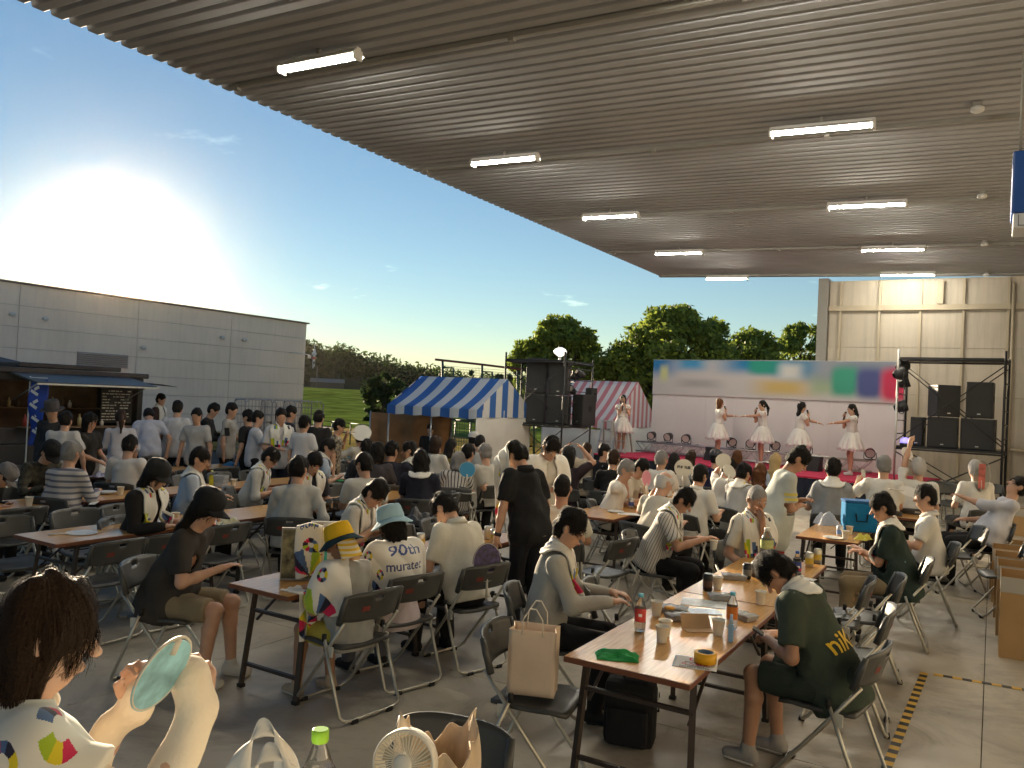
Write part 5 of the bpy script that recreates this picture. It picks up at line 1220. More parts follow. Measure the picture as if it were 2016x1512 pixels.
        if style == 'twin': 
            for q in (1, -1): ph_ += [cap(hc + hu * .03 - hf * .06 + hs * q * .07, hc - hu * .12 - hf * .10 + hs * q * .11, .032, .036, hs, .02), cap(hc - hu * .12 - hf * .10 + hs * q * .11, hc - hu * .32 - hf * .10 + hs * q * .10, .036, .015, hs, .02)]
            low = -.36
        fc0 = hc + hf * .085 - hu * .048; wob = folds(seed + 9, .006 if style != 'buzz' else .002, 90)
        fr_ = .066 if style not in ('bob', 'long') else .058
        def hair_x(P, D):
            D = wob(P, D); q = P - fc0
            fd = (np.sqrt((q @ hf / .085) ** 2 + (q @ hs / fr_) ** 2 + (q @ hu / .088) ** 2) - 1) * .07
            D = np.maximum(D, -fd); D = np.maximum(D, low - (P - hc) @ hu)
            if style in ('short', 'buzz', 'bald'):
                D = np.maximum(D, np.minimum((P - hc) @ hf - .035, -.03 - (P - hc) @ hu + .02) * 1.0 if False else -1.0 + 0 * D)
                e_ = np.maximum((P - hc) @ hf - .022, -.012 - (P - hc) @ hu); side = np.abs((P - hc) @ hs) > .05
                D = np.where(side, np.maximum(D, -np.maximum(-( (P - hc) @ hf - .0), ((P - hc) @ hu + .005))), D)
            if style in ('short', 'buzz', 'bald'):
                for q_ in (1, -1): D = np.maximum(D, -(np.linalg.norm(P - (hc + hs * q_ * .088 - hf * .006 - hu * .006), axis=1) - .034))
            if style == 'bald':
                tp_ = P - (hc + hu * .11 - hf * .02); D = np.maximum(D, -(np.linalg.norm(tp_, axis=1) - .085))
            return D
        lo, hi = bounds(ph_); V, F = sdf_mesh(field(ph_, hair_x), lo, hi, max(.008, h * .8))
        if len(F): ho_ = link('hair', np_mesh('hair', V, F, hm), o)
        if len(F) and dist < 12.5 and style not in ('buzz', 'bald') and not hat: strands(V, field(ph_, hair_x), hc, hf, hu, hm, ho_, 2600 if dist < 2.6 else 1300 if dist < 6 else 600 if dist < 9 else 300, style, seed, .0011 if dist < 2.6 else .0017 if dist < 9 else .0028)
        elif len(F) and dist < 8.6 and style in ('long', 'bob'): strands(V[(V - hc) @ hu < .03], field(ph_, hair_x), hc, hf, hu, hm, ho_, 700, style, seed, .0017)
    # ---- face
    vis = face_on if face_on is not None else False
    if vis and h < .024:
        for q in (1, -1):
            e = hc + hf * .0905 + hs * q * .031 + hu * .012
            b = MB(); b.smooth = True; Mx = Matrix.Translation(Vector(e)) @ Matrix([[hf[i], hs[i], hu[i]] for i in range(3)]).to_4x4()
            b.lathe([(0, -.006), (.009, -.005), (.012, 0), (.009, .005), (0, .006)], 10, Mx @ Matrix.Diagonal((.55, 1.15, 1, 1))); eo = b.build('eye', EYEW, o)
            b = MB(); b.lathe([(0, .0), (.0058, -.0), (.0045, .003), (0, .004)], 10, Mx @ Matrix.Translation((.0045, 0, 0)) @ Matrix.Rotation(math.pi / 2, 4, 'Y')); b.build('iris', EYED, eo)
            b = MB(); b.tube([e + hs * q * -.015 + hu * .019 + hf * .004, e + hu * .024 + hf * .004, e + hs * q * .017 + hu * .018 - hf * .004], [.003, .0035, .002], 6); b.build('eyebrow', HAIRC[hair], o)
        b = MB(); m0 = hc - hu * .0615 + hf * .101; b.tube([m0 - hs * .021 - hf * .006, m0, m0 + hs * .021 - hf * .006], [.0025, .0055, .0025], 6); b.build('mouth', LIPM, o)
    # ---- hats
    if hat:
        kind, hcol = hat[0], hat[1]; c0 = hc + hu * .055 - hf * .012; hmat = cloth(hcol)
        b = MB(); b.smooth = True; n_ = 28
        Mh = Matrix.Translation(Vector(c0)) @ Matrix([[hf[i], hs[i], hu[i]] for i in range(3)]).to_4x4()
        if kind == 'cap':
            b.lathe([(.104, -.02), (.106, .02), (.092, .062), (.055, .088), (.012, .096), (.012, .100), (0, .101)], n_, Mh @ Matrix.Diagonal((1.08, .93, 1, 1)), caps=False); ho = b.build('cap', hmat, o)
            b = MB(); b.smooth = True; b.grid(lambda u, v: tuple(Mh @ Vector(((.095 + .095 * v * math.cos((u - .5) * 2.2) - .03 * abs(u - .5) * 2), (u - .5) * .185 * (1 - .10 * v), -.012 - .02 * v - .02 * (2 * abs(u - .5)) ** 2))), 14, 6); solidify(b.build('visor', hmat, ho), .004)
        elif kind in ('bucket', 'fedora'):
            bm_ = cloth(hat[2]) if len(hat) > 2 else hmat
            br_ = .165 if kind == 'bucket' else .16; dz_ = -.05 if kind == 'bucket' else -.005
            b.lathe([(.106, -.022), (.108, .0), (.098, .065), (.088, .088), (.05, .098), (0, .10)] if kind == 'bucket' else [(.104, -.02), (.105, .02), (.095, .10), (.07, .115), (.03, .10), (0, .098)], n_, Mh @ Matrix.Diagonal((1.08, .95, 1, 1)), caps=False); ho = b.build('hat', hmat, o)
            b = MB(); b.smooth = True; wv = .012 if kind == 'bucket' else .006
            b.grid(lambda u, v: tuple(Mh @ Vector(((.114 + (br_ - .106) * v) * math.cos(u * 2 * math.pi), (.100 + (br_ - .106) * v) * math.sin(u * 2 * math.pi), -.02 + dz_ * v + wv * v * math.sin(u * 6 * math.pi + 1)))), 40, 5); solidify(b.build('brim', bm_, ho), .004)
    # ---- towels
    fsurf = field(sp_ + pb[3:6] if style != 'bob' else sp_ + [pb[3]])
    tr_ = tcols or dict(rings=[(.03, -.17, .035, .016, 0), (-.02, .17, .035, .016, 1)], fans=[(.03, .43, .11, 180, 330, 0), (-.03, -.43, .11, 30, 180, 0)])
    if towel == 'neck':
        ctl = [ch - d * .10 + fw * .17 + sd * .085, ch + d * .02 + fw * .16 + sd * .10, Hp + d * .47 + fw * .05 + sd * .095, nb + d * .02 - fw * .03 + sd * .055, nb + d * .03 - fw * .085, nb + d * .02 - fw * .03 - sd * .055, Hp + d * .47 + fw * .05 - sd * .095, ch + d * .02 + fw * .16 - sd * .10, ch - d * .13 + fw * .17 - sd * .085]
        nu = 40 if mid else 24; nv = 14 if fine else 8 if mid else 5; ctl = np.array(ctl); tt = np.linspace(0, len(ctl) - 1, nu + 1); P0 = np.stack([np.interp(tt, np.arange(len(ctl)), ctl[:, k]) for k in range(3)], -1)
        for _ in range(3): P0[1:-1] = (P0[:-2] + 2 * P0[1:-1] + P0[2:]) / 4
        P0 = project(P0, fsurf, .014, 4)
        tg = np.gradient(P0, axis=0); tg /= np.linalg.norm(tg, axis=1)[:, None]
        e = .004; G = np.stack([fsurf(P0 + np.eye(3)[i] * e) - fsurf(P0 - np.eye(3)[i] * e) for i in range(3)], -1); G /= np.linalg.norm(G, axis=1)[:, None] + 1e-6
        wd = np.cross(tg, G); wd /= np.linalg.norm(wd, axis=1)[:, None]
        wv = np.linspace(-.068, .068, nv + 1)
        Q = (P0[None] + wd[None] * wv[:, None, None]).reshape(-1, 3) + (r_.normal(size=3) * .002)
        fld = .010 * np.sin(np.tile(tt, nv + 1) * 2.1 + np.repeat(wv, nu + 1) * 70 + seed)
        Q = push_out(Q, fsurf, .016, 4); Q = Q + np.tile(G, (nv + 1, 1)) * (np.abs(fld)[:, None])
        i, j = np.meshgrid(np.arange(nu), np.arange(nv)); yc = ((i.ravel() + .5) / nu - .5) * .84; xc = ((j.ravel() + .5) / nv - .5) * .17
        cols = print_cols(xc, yc, **tr_)
        solidify(link('towel', patch_mesh('towel', Q, nu, nv, TOWEL, cols), o), .010, 1.0)
    elif towel == 'cape':
        nu, nv = (460, 230) if dist < 2.6 else (170, 90) if fine or dist < 6.5 else (60, 36)
        a0 = tcols.get('a0', -118) if tcols else -118; a1 = tcols.get('a1', 118) if tcols else 118; dep = tcols.get('depth', .40) if tcols else .40
        U, Vv = np.meshgrid(np.linspace(0, 1, nu + 1), np.linspace(0, 1, nv + 1)); ang = np.radians(a0 + (a1 - a0) * U)
        cA, sA_ = np.cos(ang), np.sin(ang)
        rad = .055 + .17 * np.clip(Vv / .32, 0, 1) ** .8 + .03 * Vv; zz = .525 - .03 * Vv - .42 * dep / .40 * np.clip(Vv - .22, 0, 1) ** 1.15
        ell = np.stack([-cA * rad * .72, sA_ * rad * 1.12], -1)
        P = Hp + d * zz.ravel()[:, None] + fw * ell[..., 0].ravel()[:, None] + sd * ell[..., 1].ravel()[:, None]
        P = P + fw * (.0) ; P = project(P, fsurf, .02, 5)
        e = .004; G = np.stack([fsurf(P + np.eye(3)[i] * e) - fsurf(P - np.eye(3)[i] * e) for i in range(3)], -1); G /= np.linalg.norm(G, axis=1)[:, None] + 1e-6
        P = P + G * (.014 * (.4 + np.abs(np.sin(ang * 3.1 + 1.3 * np.sin(Vv * 4 + seed))))  * np.clip(Vv * 2, 0, 1)).ravel()[:, None]
        for _ in range(2):
            T = P.reshape(nv + 1, nu + 1, 3); T[1:-1, 1:-1] = (T[1:-1, 1:-1] * 2 + T[:-2, 1:-1] + T[2:, 1:-1] + T[1:-1, :-2] + T[1:-1, 2:]) / 6; P = T.reshape(-1, 3)
        i, j = np.meshgrid(np.arange(nu), np.arange(nv)); xc = -((i.ravel() + .5) / nu - .5) * .84 * (a1 - a0) / 236.0; yc = -((j.ravel() + .5) / nv) * dep
        cols = print_cols(xc, yc, **{k: v for k, v in tr_.items() if k in ('rings', 'fans', 'words')})
        solidify(link('towel', patch_mesh('towel', P, nu, nv, TOWEL, cols), o), .006, 1.0)
    info = dict(obj=o, mw=mw, f=fs_, fall=fsurf, d=d, fw=fw, sd=sd, Hp=Hp, ch=ch, nb=nb, hc=hc, hf=hf, hs=hs, hu=hu, sh=sh, arms=arms, shirt=shirt, legs=legs, seed=seed)
    info['hand'] = {q: mw @ Vector(arms[q][2] + arms[q][3] * .07 + arms[q][4] * .02) for q in (1, -1)}
    return info
def decal(P, center, ud, vd, w, hgt, fn_cols, name, n=60, off=.004, surf=None, parent=None):
    """flat print laid on a garment: a fine patch settled on the cloth, faces kept where printed"""
    ud, vd = nrm(ud), nrm(vd); nn = nrm(np.cross(ud, vd)); nu = n; nv = max(4, int(n * hgt / w))
    U, Vv = np.meshgrid(np.linspace(-.5, .5, nu + 1), np.linspace(-.5, .5, nv + 1))
    Q = center + ud * (U.ravel() * w)[:, None] + vd * (Vv.ravel() * hgt)[:, None] + nn * .12
    f = surf or P['f']
    for _ in range(26): Q = Q - nn * np.clip(f(Q) - off, -.02, .03)[:, None] * .7
    i, j = np.meshgrid(np.arange(nu), np.arange(nv)); xc = ((i.ravel() + .5) / nu - .5) * w; yc = ((j.ravel() + .5) / nv - .5) * hgt
    cols, keep = fn_cols(xc, yc)
    if keep.sum() == 0: return
    return link(name, patch_mesh(name, Q, nu, nv, TOWEL, cols, keep), parent or P['shirt'])
def word_fn(txt, h, col, bold=0.0):
    def f(x, y):
        A, asp = text_mask(txt, bold=bold); w = h * asp; u = x / w + .5; v = .5 - y / h; m = (u >= 0) & (u < 1) & (v >= 0) & (v < 1)
        iu = np.clip((u * A.shape[1]).astype(int), 0, A.shape[1] - 1); iv = np.clip((v * A.shape[0]).astype(int), 0, A.shape[0] - 1)
        return np.tile(np.array(col, float), (len(x), 1)), m & A[iv, iu]
    return f
# ================================================================ the people at the tables, in the yard and on the stage
SEATS = []
def ang_stripes(name, c1, c2, n_, duty):
    m = mat(name, c1, .85); n, l = m.node_tree.nodes, m.node_tree.links
    tc = n.new('ShaderNodeTexCoord'); sp = n.new('ShaderNodeSeparateXYZ'); l.new(tc.outputs['Object'], sp.inputs[0])
    ax = n.new('ShaderNodeMath'); ax.operation = 'MULTIPLY_ADD'; ax.inputs[1].default_value = -.40; ax.inputs[2].default_value = .20; l.new(sp.outputs[2], ax.inputs[0])
    ad = n.new('ShaderNodeMath'); ad.operation = 'ADD'; l.new(sp.outputs[0], ad.inputs[0]); l.new(ax.outputs[0], ad.inputs[1])
    at2 = n.new('ShaderNodeMath'); at2.operation = 'ARCTAN2'; l.new(sp.outputs[1], at2.inputs[0]); l.new(ad.outputs[0], at2.inputs[1])
    k = n.new('ShaderNodeMath'); k.operation = 'MULTIPLY_ADD'; k.inputs[1].default_value = n_ / (2 * math.pi); k.inputs[2].default_value = 100.0; l.new(at2.outputs[0], k.inputs[0])
    f = n.new('ShaderNodeMath'); f.operation = 'FRACT'; l.new(k.outputs[0], f.inputs[0]); g_ = n.new('ShaderNodeMath'); g_.operation = 'GREATER_THAN'; g_.inputs[1].default_value = duty; l.new(f.outputs[0], g_.inputs[0])
    mx = n.new('ShaderNodeMix'); mx.data_type = 'RGBA'; mx.inputs[6].default_value = (*c1, 1); mx.inputs[7].default_value = (*c2, 1); l.new(g_.outputs[0], mx.inputs[0]); l.new(mx.outputs[2], n['Principled BSDF'].inputs['Base Color']); return m
def head_local(pose, lean, side_lean, head, twist=0):
    Hp = V3(0, 0, .53) if pose == 'sit' else V3(0, 0, .92); th, ph = R(lean), R(side_lean)
    d = nrm(V3(math.sin(th), math.sin(ph), math.cos(th))); fw = rot(d, R(twist)) @ nrm(V3(math.cos(th), 0, -math.sin(th))); sd = nrm(np.cross(d, fw))
    yaw, pit = R(head[0]), R(head[1]); hf = rot(d, yaw) @ fw; hs = nrm(np.cross(d, hf)); hf = math.cos(pit) * hf - math.sin(pit) * np.cross(hf, hs); hu = np.cross(hf, hs)
    return Hp + d * .555 - fw * .015 + hu * .115 + hf * .025
def P_(label, hp, face, sh=None, seat=True, z0=0.0, **k):
    """put a person so that the head stands where it was measured"""
    pose = k.get('pose', 'sit'); s = k.get('s', 1.0)
    hl = head_local(pose, k.get('lean', 8), k.get('side_lean', 0), k.get('head', (0, 5)), k.get('twist', 0)) * s
    w = at(hp[0], hp[1], hl[2] + z0); a = R(face); x = w[0] - (math.cos(a) * hl[0] - math.sin(a) * hl[1]); y = w[1] - (math.sin(a) * hl[0] + math.cos(a) * hl[1])
    if 'at_xy' in k: x, y = k.pop('at_xy')
    for key in ('L', 'Rr'):
        if isinstance(k.get(key), tuple) and k[key][0] == 'px':
            q = atD(*k[key][1:]) - np.array([x, y, z0]); k[key] = tuple(np.array([math.cos(a) * q[0] + math.sin(a) * q[1], -math.sin(a) * q[0] + math.cos(a) * q[1], q[2]]) / s)
    info = person(label, (x, y), face, z0=z0, **k)
    if pose == 'sit' and seat:
        cx, cy = x + math.cos(a) * .04 * s, y + math.sin(a) * .04 * s; dd = math.hypot(x, y)
        chair(cx, cy, face, 'grey folding chair under %s' % (sh or label[:40]), None, 2 if dd < 7 else 1 if dd < 10 else 0, z0)
        SEATS.append((cx, cy))
    else: SEATS.append((x, y))
    return info
WH = (.64, .62, .57); OW = (.56, .54, .49); LB = (.42, .47, .55); NV = (.018, .02, .032); BK = (.014, .014, .015); GR = (.34, .335, .32); KH = (.23, .18, .11)
PE = {}
# ---- around the two front tables
PE['girl'] = P_('girl with bobbed dark hair, beige sleeves and colour-printed towel, holding a fan', (92, 1250), 70, pose='stand', s=.92, lean=7, head=(-12, 6), style='bob', hair='brown', top=(.80, .71, .58), sleeve='over', bottom=(.3, .28, .25), towel='cape', det=.0085,
    L=('px', 258, 1385, 1.86), Rr=('px', 396, 1392, 1.74), curl=(1.45, 1.3), palm=(((.2, -.95, .0), (.05, -.1, 1)), ((0, .9, -.1), (-.25, .25, .95))), elbow=((-.1, .5, -1), (-.6, -.45, -1)), skin=2,
    tcols=dict(rings=[(.235, -.155, .042, .021, 0), (.09, -.17, .026, .011, .5)], fans=[(.30, -.335, .175, 22, 172, .0), (.375, -.10, .062, 60, 300, .026)], words=[('90th', .05, -.075, .055, (.05, .09, .28), .01), ('muratec', .05, -.135, .03, (.04, .06, .22), .008)], a0=-128, a1=130, depth=.46))
PE['hoodie'] = P_('young man in a pale grey hoodie with a white towel round his neck', (1122, 1040), 22, 'the young man in the hoodie', lean=10, head=(-8, 14), top=(.40, .385, .345), sleeve='long', towel='neck', L=(.42, .16, .75), Rr=(.42, -.10, .75), bottom=BK, hair='black', face_on=True, tcols=dict(rings=[(.02, -.04, .03, .014, 0)], fans=[(0, .38, .13, 200, 340, 0), (0, -.38, .13, 20, 160, 0)], words=[('90th', -.02, .07, .05, (.05, .09, .28), .01)]))
PE['nike'] = P_('man in a dark green T-shirt with yellow lettering, bent over his phone', (1530, 1128), 172, 'the man in the lettered green T-shirt', lean=27, head=(6, 34), top=(.052, .068, .050), leg='short', bottom=(.03, .042, .034), towel='neck', L=(.34, .10, .70), Rr=(.36, -.06, .70), skin=3, shoe=(.30, .28, .26), fat=1.12, hem=.06, curl=(1.1, 1.1), tcols=dict(rings=[], fans=[(.05, .10, .09, 0, 170, .02)]))
decal(PE['nike'], PE['nike']['Hp'] + PE['nike']['d'] * .20 - PE['nike']['fw'] * .05, -PE['nike']['sd'], PE['nike']['d'], .30, .13, word_fn('niKe', .105, (.72, .46, .02), .012), 'printed_word', 110, .006)
STRIPE = crease(ang_stripes('shirt_stripe', (.60, .57, .52), (.12, .10, .09), 46, .78))
PE['stripe'] = P_('man in a pinstriped short-sleeved shirt reaching across the table for a cup', (1345, 985), 8, 'the man in the pinstriped shirt', lean=22, head=(0, 22), stripe=STRIPE, towel='neck', L=(.42, .12, .76), Rr=(.50, -.10, .79), bottom=BK, hair='black', style='short', face_on=True, fat=1.1, skin=1)
PE['polo'] = P_('grey-haired man in a white polo with black sleeve stripes, hand at his mouth', (1490, 985), 322, 'the man in the black-striped white polo', lean=6, head=(-6, 8), top=(.55, .52, .45), towel='neck', L=(.20, -.02, 1.02), Rr=(.24, -.16, .60), bottom=(.1, .1, .1), hair='grey', style='buzz', face_on=True, fat=1.15, skin=1)
for q in (1, -1):
    S_, El_ = PE['polo']['arms'][q][0], PE['polo']['arms'][q][1]; up_ = nrm(np.cross(El_ - S_, PE['polo']['fw'])) ; up_ = up_ if up_ @ (PE['polo']['sd'] * q) > 0 else -up_
    def bands(x, y): return np.tile(np.array((.012, .012, .014)), (len(x), 1)), (np.abs(np.abs(x) - .016) < .0045) | (np.abs(x) < .0045)
    vd = nrm(S_ - El_); decal(PE['polo'], (S_ * .62 + El_ * .38), nrm(np.cross(vd, up_)), vd, .05, .24, bands, 'sleeve_stripe', 24, .004)
PE['jersey'] = P_('standing man in a pale sports jersey with yellow sleeve bands and red trousers', (1570, 905), 28, pose='stand', lean=14, head=(-6, 26), top=(.47, .50, .47), L=(.24, -.06, 1.16), Rr=(.26, .04, 1.10), bottom=(.30, .025, .03), hair='black', style='short', fat=1.3, skin=1, hem=.08, face_on=True)
S_, El_ = PE['jersey']['arms'][-1][0], PE['jersey']['arms'][-1][1]
vd = nrm(S_ - El_); ud = nrm(np.cross(vd, nrm(np.cross(El_ - S_, PE['jersey']['fw'])) * 1.0))
for sgn in (1, -1):
    decal(PE['jersey'], S_ * .42 + El_ * .58, ud * sgn, vd, .13, .09, lambda x, y: (np.tile(np.array((.60, .50, .10)), (len(x), 1)), (np.abs(np.abs(y) - .022) < .012)), 'sleeve_band', 26, .004)
PE['green'] = P_('heavy man in a dark green polo with arms folded on the table', (1738, 1000), 186, 'the heavy man in the dark green polo', lean=12, head=(0, 8), top=(.026, .042, .036), fat=1.32, towel='neck', L=(.34, -.04, .78), Rr=(.32, .02, .77), bottom=KH, skin=1, hem=.05)
PE['strap'] = P_('man in a white shirt with a thin black shoulder strap, beside the dark green polo', (1822, 980), 188, 'the man with the thin shoulder strap', lean=4, head=(4, 5), top=WH, collar=True, L='table', Rr='lap', bottom=BK, fat=1.12)
PE['recline'] = P_('large man in a pale shirt leaning back and holding up a clear paddle fan', (2004, 958), 196, 'the large man leaning back', lean=-22, head=(0, -12), top=(.50, .50, .54), fat=1.3, sleeve='roll', L=(.26, -.10, .98), Rr=(.20, -.18, .72), bottom=BK, s=1.06)
# ---- second table row
PE['dark'] = P_('man in a charcoal T-shirt and black cap drinking from a can', (408, 1002), 24, 'the man in the charcoal T-shirt', lean=22, head=(-4, 4), top=(.040, .036, .033), fat=1.22, L=(.21, .00, 1.03), Rr=(.40, -.06, .76), bottom=KH, leg='short', hair='black', style='long', hat=('cap', (.012, .012, .014)), shoe=(.55, .52, .46), face_on=True, curl=(1.2, .6), hem=.05)
PE['yellow'] = P_('small child in a yellow bucket hat and grey T-shirt with a printed towel', (690, 1068), 172, 'the child in the yellow bucket hat', s=.86, lean=10, head=(18, 16), top=(.34, .335, .31), leg='short', bottom=(.50, .40, .07), skin=3, towel='cape', hat=('bucket', (.70, .43, .02), (.012, .035, .045)), L=(.32, .16, .80), Rr=(.30, -.10, .80), shoe=(.42, .33, .24), at_xy=(-3.44, 3.93), hem=.04,
    tcols=dict(rings=[(.0, -.16, .050, .024, 0)], fans=[(-.10, -.47, .21, 20, 130, 0)], a0=18, a1=135, depth=.42))
Y_ = PE['yellow']; b = MB(); b.smooth = True
b.grid(lambda u, v: tuple(Y_['hc'] + Y_['hu'] * (.03 - .17 * v) - Y_['hf'] * (.105 + .03 * v) * math.cos((u - .5) * 2.3) + Y_['hs'] * (.115 + .02 * v) * math.sin((u - .5) * 2.3)), 20, 10)
solidify(b.build('neck_flap', stripes('flap_stripe', (.66, .60, .48), (.66, .42, .03), 2, .034, .5, .85), Y_['obj']), .004)
PE['bluehat'] = P_('child in a light blue bucket hat with a towel lettered on the back', (785, 1032), 166, 'the child in the light blue hat', s=.90, lean=8, head=(10, 14), top=(.58, .50, .52), bottom=(.1, .1, .12), towel='cape', hat=('bucket', (.33, .50, .58)), L='table', Rr='table', at_xy=(-3.50, 4.47), style='bob', hem=.06,
    tcols=dict(rings=[(-.30, -.17, .040, .018, 0), (-.20, -.30, .028, .012, 1), (.34, -.2, .04, .018, 2)], fans=[(-.30, -.46, .13, 20, 170, 0)], words=[('90th', .0, -.13, .105, (.05, .09, .28), .012), ('muratec', -.005, -.26, .050, (.03, .045, .18), .010)], a0=-120, a1=120, depth=.40))
PE['white'] = P_('man in a white dress shirt seen from behind, head bowed', (868, 985), 165, 'the man in the white dress shirt', lean=20, head=(14, 32), top=(.66, .63, .54), collar=True, L='table', Rr='table', bottom=BK, shoe=BK, at_xy=(-3.33, 5.08))
PE['wpolo'] = P_('man in a white polo and towel bending over his food', (738, 972), 18, 'the man bending over his food', lean=24, head=(-10, 24), top=OW, towel='neck', L='table', Rr='eat', bottom=BK, face_on=True, fat=1.1)
PE['bs'] = P_('standing man in a black shirt with a towel draped over his head', (1018, 898), 160, pose='stand', lean=12, head=(8, 30), s=.97, top=(.013, .013, .014), collar=True, bottom=(.014, .015, .02), L=(.10, .27, .86), Rr=(.10, -.25, .86), fat=1.18, skin=0)
i_ = PE['bs']
def head_towel(P):
    """towel laid over the head and hanging beside the shoulder"""
    ff = field([(P['hc'] + P['hu'] * .02 - P['hf'] * .02, P['hc'] + P['hu'] * .02 + P['hf'] * .02, P['hs'], .095, .12, .09, .11, .02), cap(P['sh'][1], P['sh'][-1], .07), cap(P['Hp'] + P['d'] * .1, P['ch'] + P['d'] * .05, .18, .19, P['sd'], .05, .125, .125)])
    nu, nv = 50, 30; U, Vv = np.meshgrid(np.linspace(0, 1, nu + 1), np.linspace(-1, 1, nv + 1))
    s_ = U * .66; c = P['hc'] + P['hf'] * .03
    ang = np.clip(s_ / .12, 0, 1.0) * R(118) - R(32)
    base = np.stack([P['hc'][k] + (P['hs'][k] * np.sin(ang) + P['hu'][k] * np.cos(ang)) * .13 for k in range(3)], -1)
    drop = np.clip(s_ - .13, 0, 1); base[..., 2] -= drop; base += P['hs'] * (.012 * np.sin(U * 9))[..., None] + P['hf'] * (.05 + .02 * drop)[..., None]
    Q = base + P['hf'] * (Vv * (.085 + .03 * np.sin(U * 5)))[..., None] + P['hs'] * (.018 * np.sin(Vv * 6 + U * 4))[..., None]
    Q = push_out(Q.reshape(-1, 3), ff, .012, 4)
    i, j = np.meshgrid(np.arange(nu), np.arange(nv)); yc = ((i.ravel() + .5) / nu) * .66; xc = ((j.ravel() + .5) / nv - .5) * .26
    cols = print_cols(xc, yc, rings=[(.05, .22, .035, .017, 0), (-.07, .40, .04, .018, 1), (.05, .43, .022, .010, 2)], fans=[(-.05, .62, .17, 190, 350, 0)])
    solidify(link('towel', patch_mesh('towel', Q, nu, nv, TOWEL, cols), P['obj']), .006, 1.0)
head_towel(i_)
b = MB(); El_, Wr_ = i_['arms'][1][1], i_['arms'][1][2]; wd_ = nrm(Wr_ - El_); b.tube([Wr_ - wd_ * .035, Wr_ - wd_ * .005], .033, 12); b.build('wristwatch', BLACKP, i_['obj'])
b = MB(); b.tube([i_['Hp'] + V3(math.cos(a) * .128 * 1.18, math.sin(a) * .165 * 1.18, -.04) for a in [k * math.pi / 12 for k in range(24)]], .016, 6, closed=True); b.build('belt', cloth((.16, .14, .11)), i_['obj'])
PE['tie'] = P_('standing man in a dark tie with white towels over his shoulders', (1085, 882), 330, pose='stand', lean=16, head=(-10, 24), top=WH, collar=True, towel='cape', L=(.30, .05, 1.12), Rr=(.28, -.05, 1.10), bottom=NV, face_on=True, s=.98, tcols=dict(rings=[], fans=[(-.2, -.40, .07, 20, 160, 0), (.2, -.40, .07, 20, 160, 0)], a0=-165, a1=165, depth=.36))
PE['buzz'] = P_('man with close-cropped hair in a white T-shirt, seen from behind', (1107, 962), 112, 'the man with close-cropped hair', lean=6, head=(0, 2), top=(.60, .57, .47), style='buzz', L='table', Rr='table', skin=1)
def ringprint(P, c, rad):
    decal(P, c, -P['sd'], P['d'], rad * 2.2, rad * 2.2, lambda x, y: ((lambda r: (SEGP[((np.arctan2(y, x) + 3.2) / 6.3 * 10).astype(int) % 10], (r < rad) & (r > rad * .5)))(np.hypot(x, y))), 'ring_print', 30, .006)
ringprint(PE['buzz'], PE['buzz']['Hp'] + PE['buzz']['d'] * .30 - PE['buzz']['fw'] * .05 + PE['buzz']['sd'] * .03, .04)
# ---- third and fourth rows
P_('broad man in a pale grey shirt seen from behind at the beer table', (588, 925), 128, 'the broad pale grey back', lean=6, head=(-20, 8), top=(.47, .46, .43), sleeve='roll', L='table', Rr='side', fat=1.12, bottom=BK)
P_('man in a white shirt leaning in beside the broad grey back', (532, 902), 36, 'the man leaning in beside the grey back', lean=20, head=(-6, 16), top=OW, sleeve='roll', towel='neck', bottom=BK, fat=1.05)
P_('man in a dark polo with a bright printed towel, forearm on the beer table', (618, 912), 350, 'the man in the dark polo and bright towel', lean=16, head=(-8, 18), top=(.02, .02, .025), towel='neck', bottom=BK, face_on=True)
P_('man in a plain white T-shirt sitting beyond the beer cups', (716, 915), 140, 'the plain white T-shirt beyond the beer cups', lean=6, head=(30, 10), top=OW, bottom=BK)
P_('man in a light blue shirt with a white towel round his neck', (392, 905), 50, 'the man in light blue with a towel', lean=8, head=(-12, 10), top=LB, sleeve='short', towel='neck', bottom=BK, tcols=dict(rings=[]))
P_('woman in a black top with a bright towel hanging down her chest', (308, 936), 20, 'the woman in black with a bright towel', lean=12, head=(-6, 16), top=(.018, .016, .016), sleeve='long', towel='neck', hat=('cap', (.02, .02, .022)), bottom=BK, style='bob')
KNIT = stripes('knit_stripe', (.50, .46, .43), (.14, .14, .18), 2, .058, .62, .9)
P_('person in a cream sweater with blue-grey stripes, seen from behind', (140, 893), 110, 'the striped sweater', lean=8, head=(0, 4), stripe=KNIT, sleeve='long', hair='grey', fat=1.2, bottom=BK)
P_('man in a white shirt seen from behind in the yard', (255, 878), 120, 'the white shirt in the yard', lean=10, head=(10, 8), top=(.52, .50, .48), bottom=BK)
P_('man with a dark cap and camouflage sleeves looking down', (98, 892), 5, 'the man in camouflage', lean=16, head=(0, 30), top=mat('camouflage', (.05, .045, .03), .9, var=.7, vscale=22), sleeve='long', hat=('cap', (.015, .014, .013)), bottom=BK)
P_('person in a dotted grey cap bending low over the bag table', (8, 938), 40, 'the dotted grey cap', lean=30, head=(0, 20), top=(.02, .02, .02), sleeve='long', hat=('cap', (.16, .15, .15)), bottom=BK, s=.92)
P_('woman in a black and white striped blouse with glasses cord', (903, 907), 118, 'the striped blouse', lean=6, head=(-24, 10), stripe=ang_stripes('blouse_stripe', (.55, .53, .50), (.02, .02, .02), 30, .68), hair='grey', style='bob', bottom=BK, s=.93)
P_('grey-haired man in a white shirt beside the beer mug', (955, 892), 160, 'the grey-haired man beside the beer mug', lean=6, head=(-10, 6), top=OW, hair='grey', bottom=BK)
P_('man in a light grey shirt watching the stage', (922, 893), 88, 'the light grey shirt', lean=4, top=(.36, .35, .32), bottom=BK)
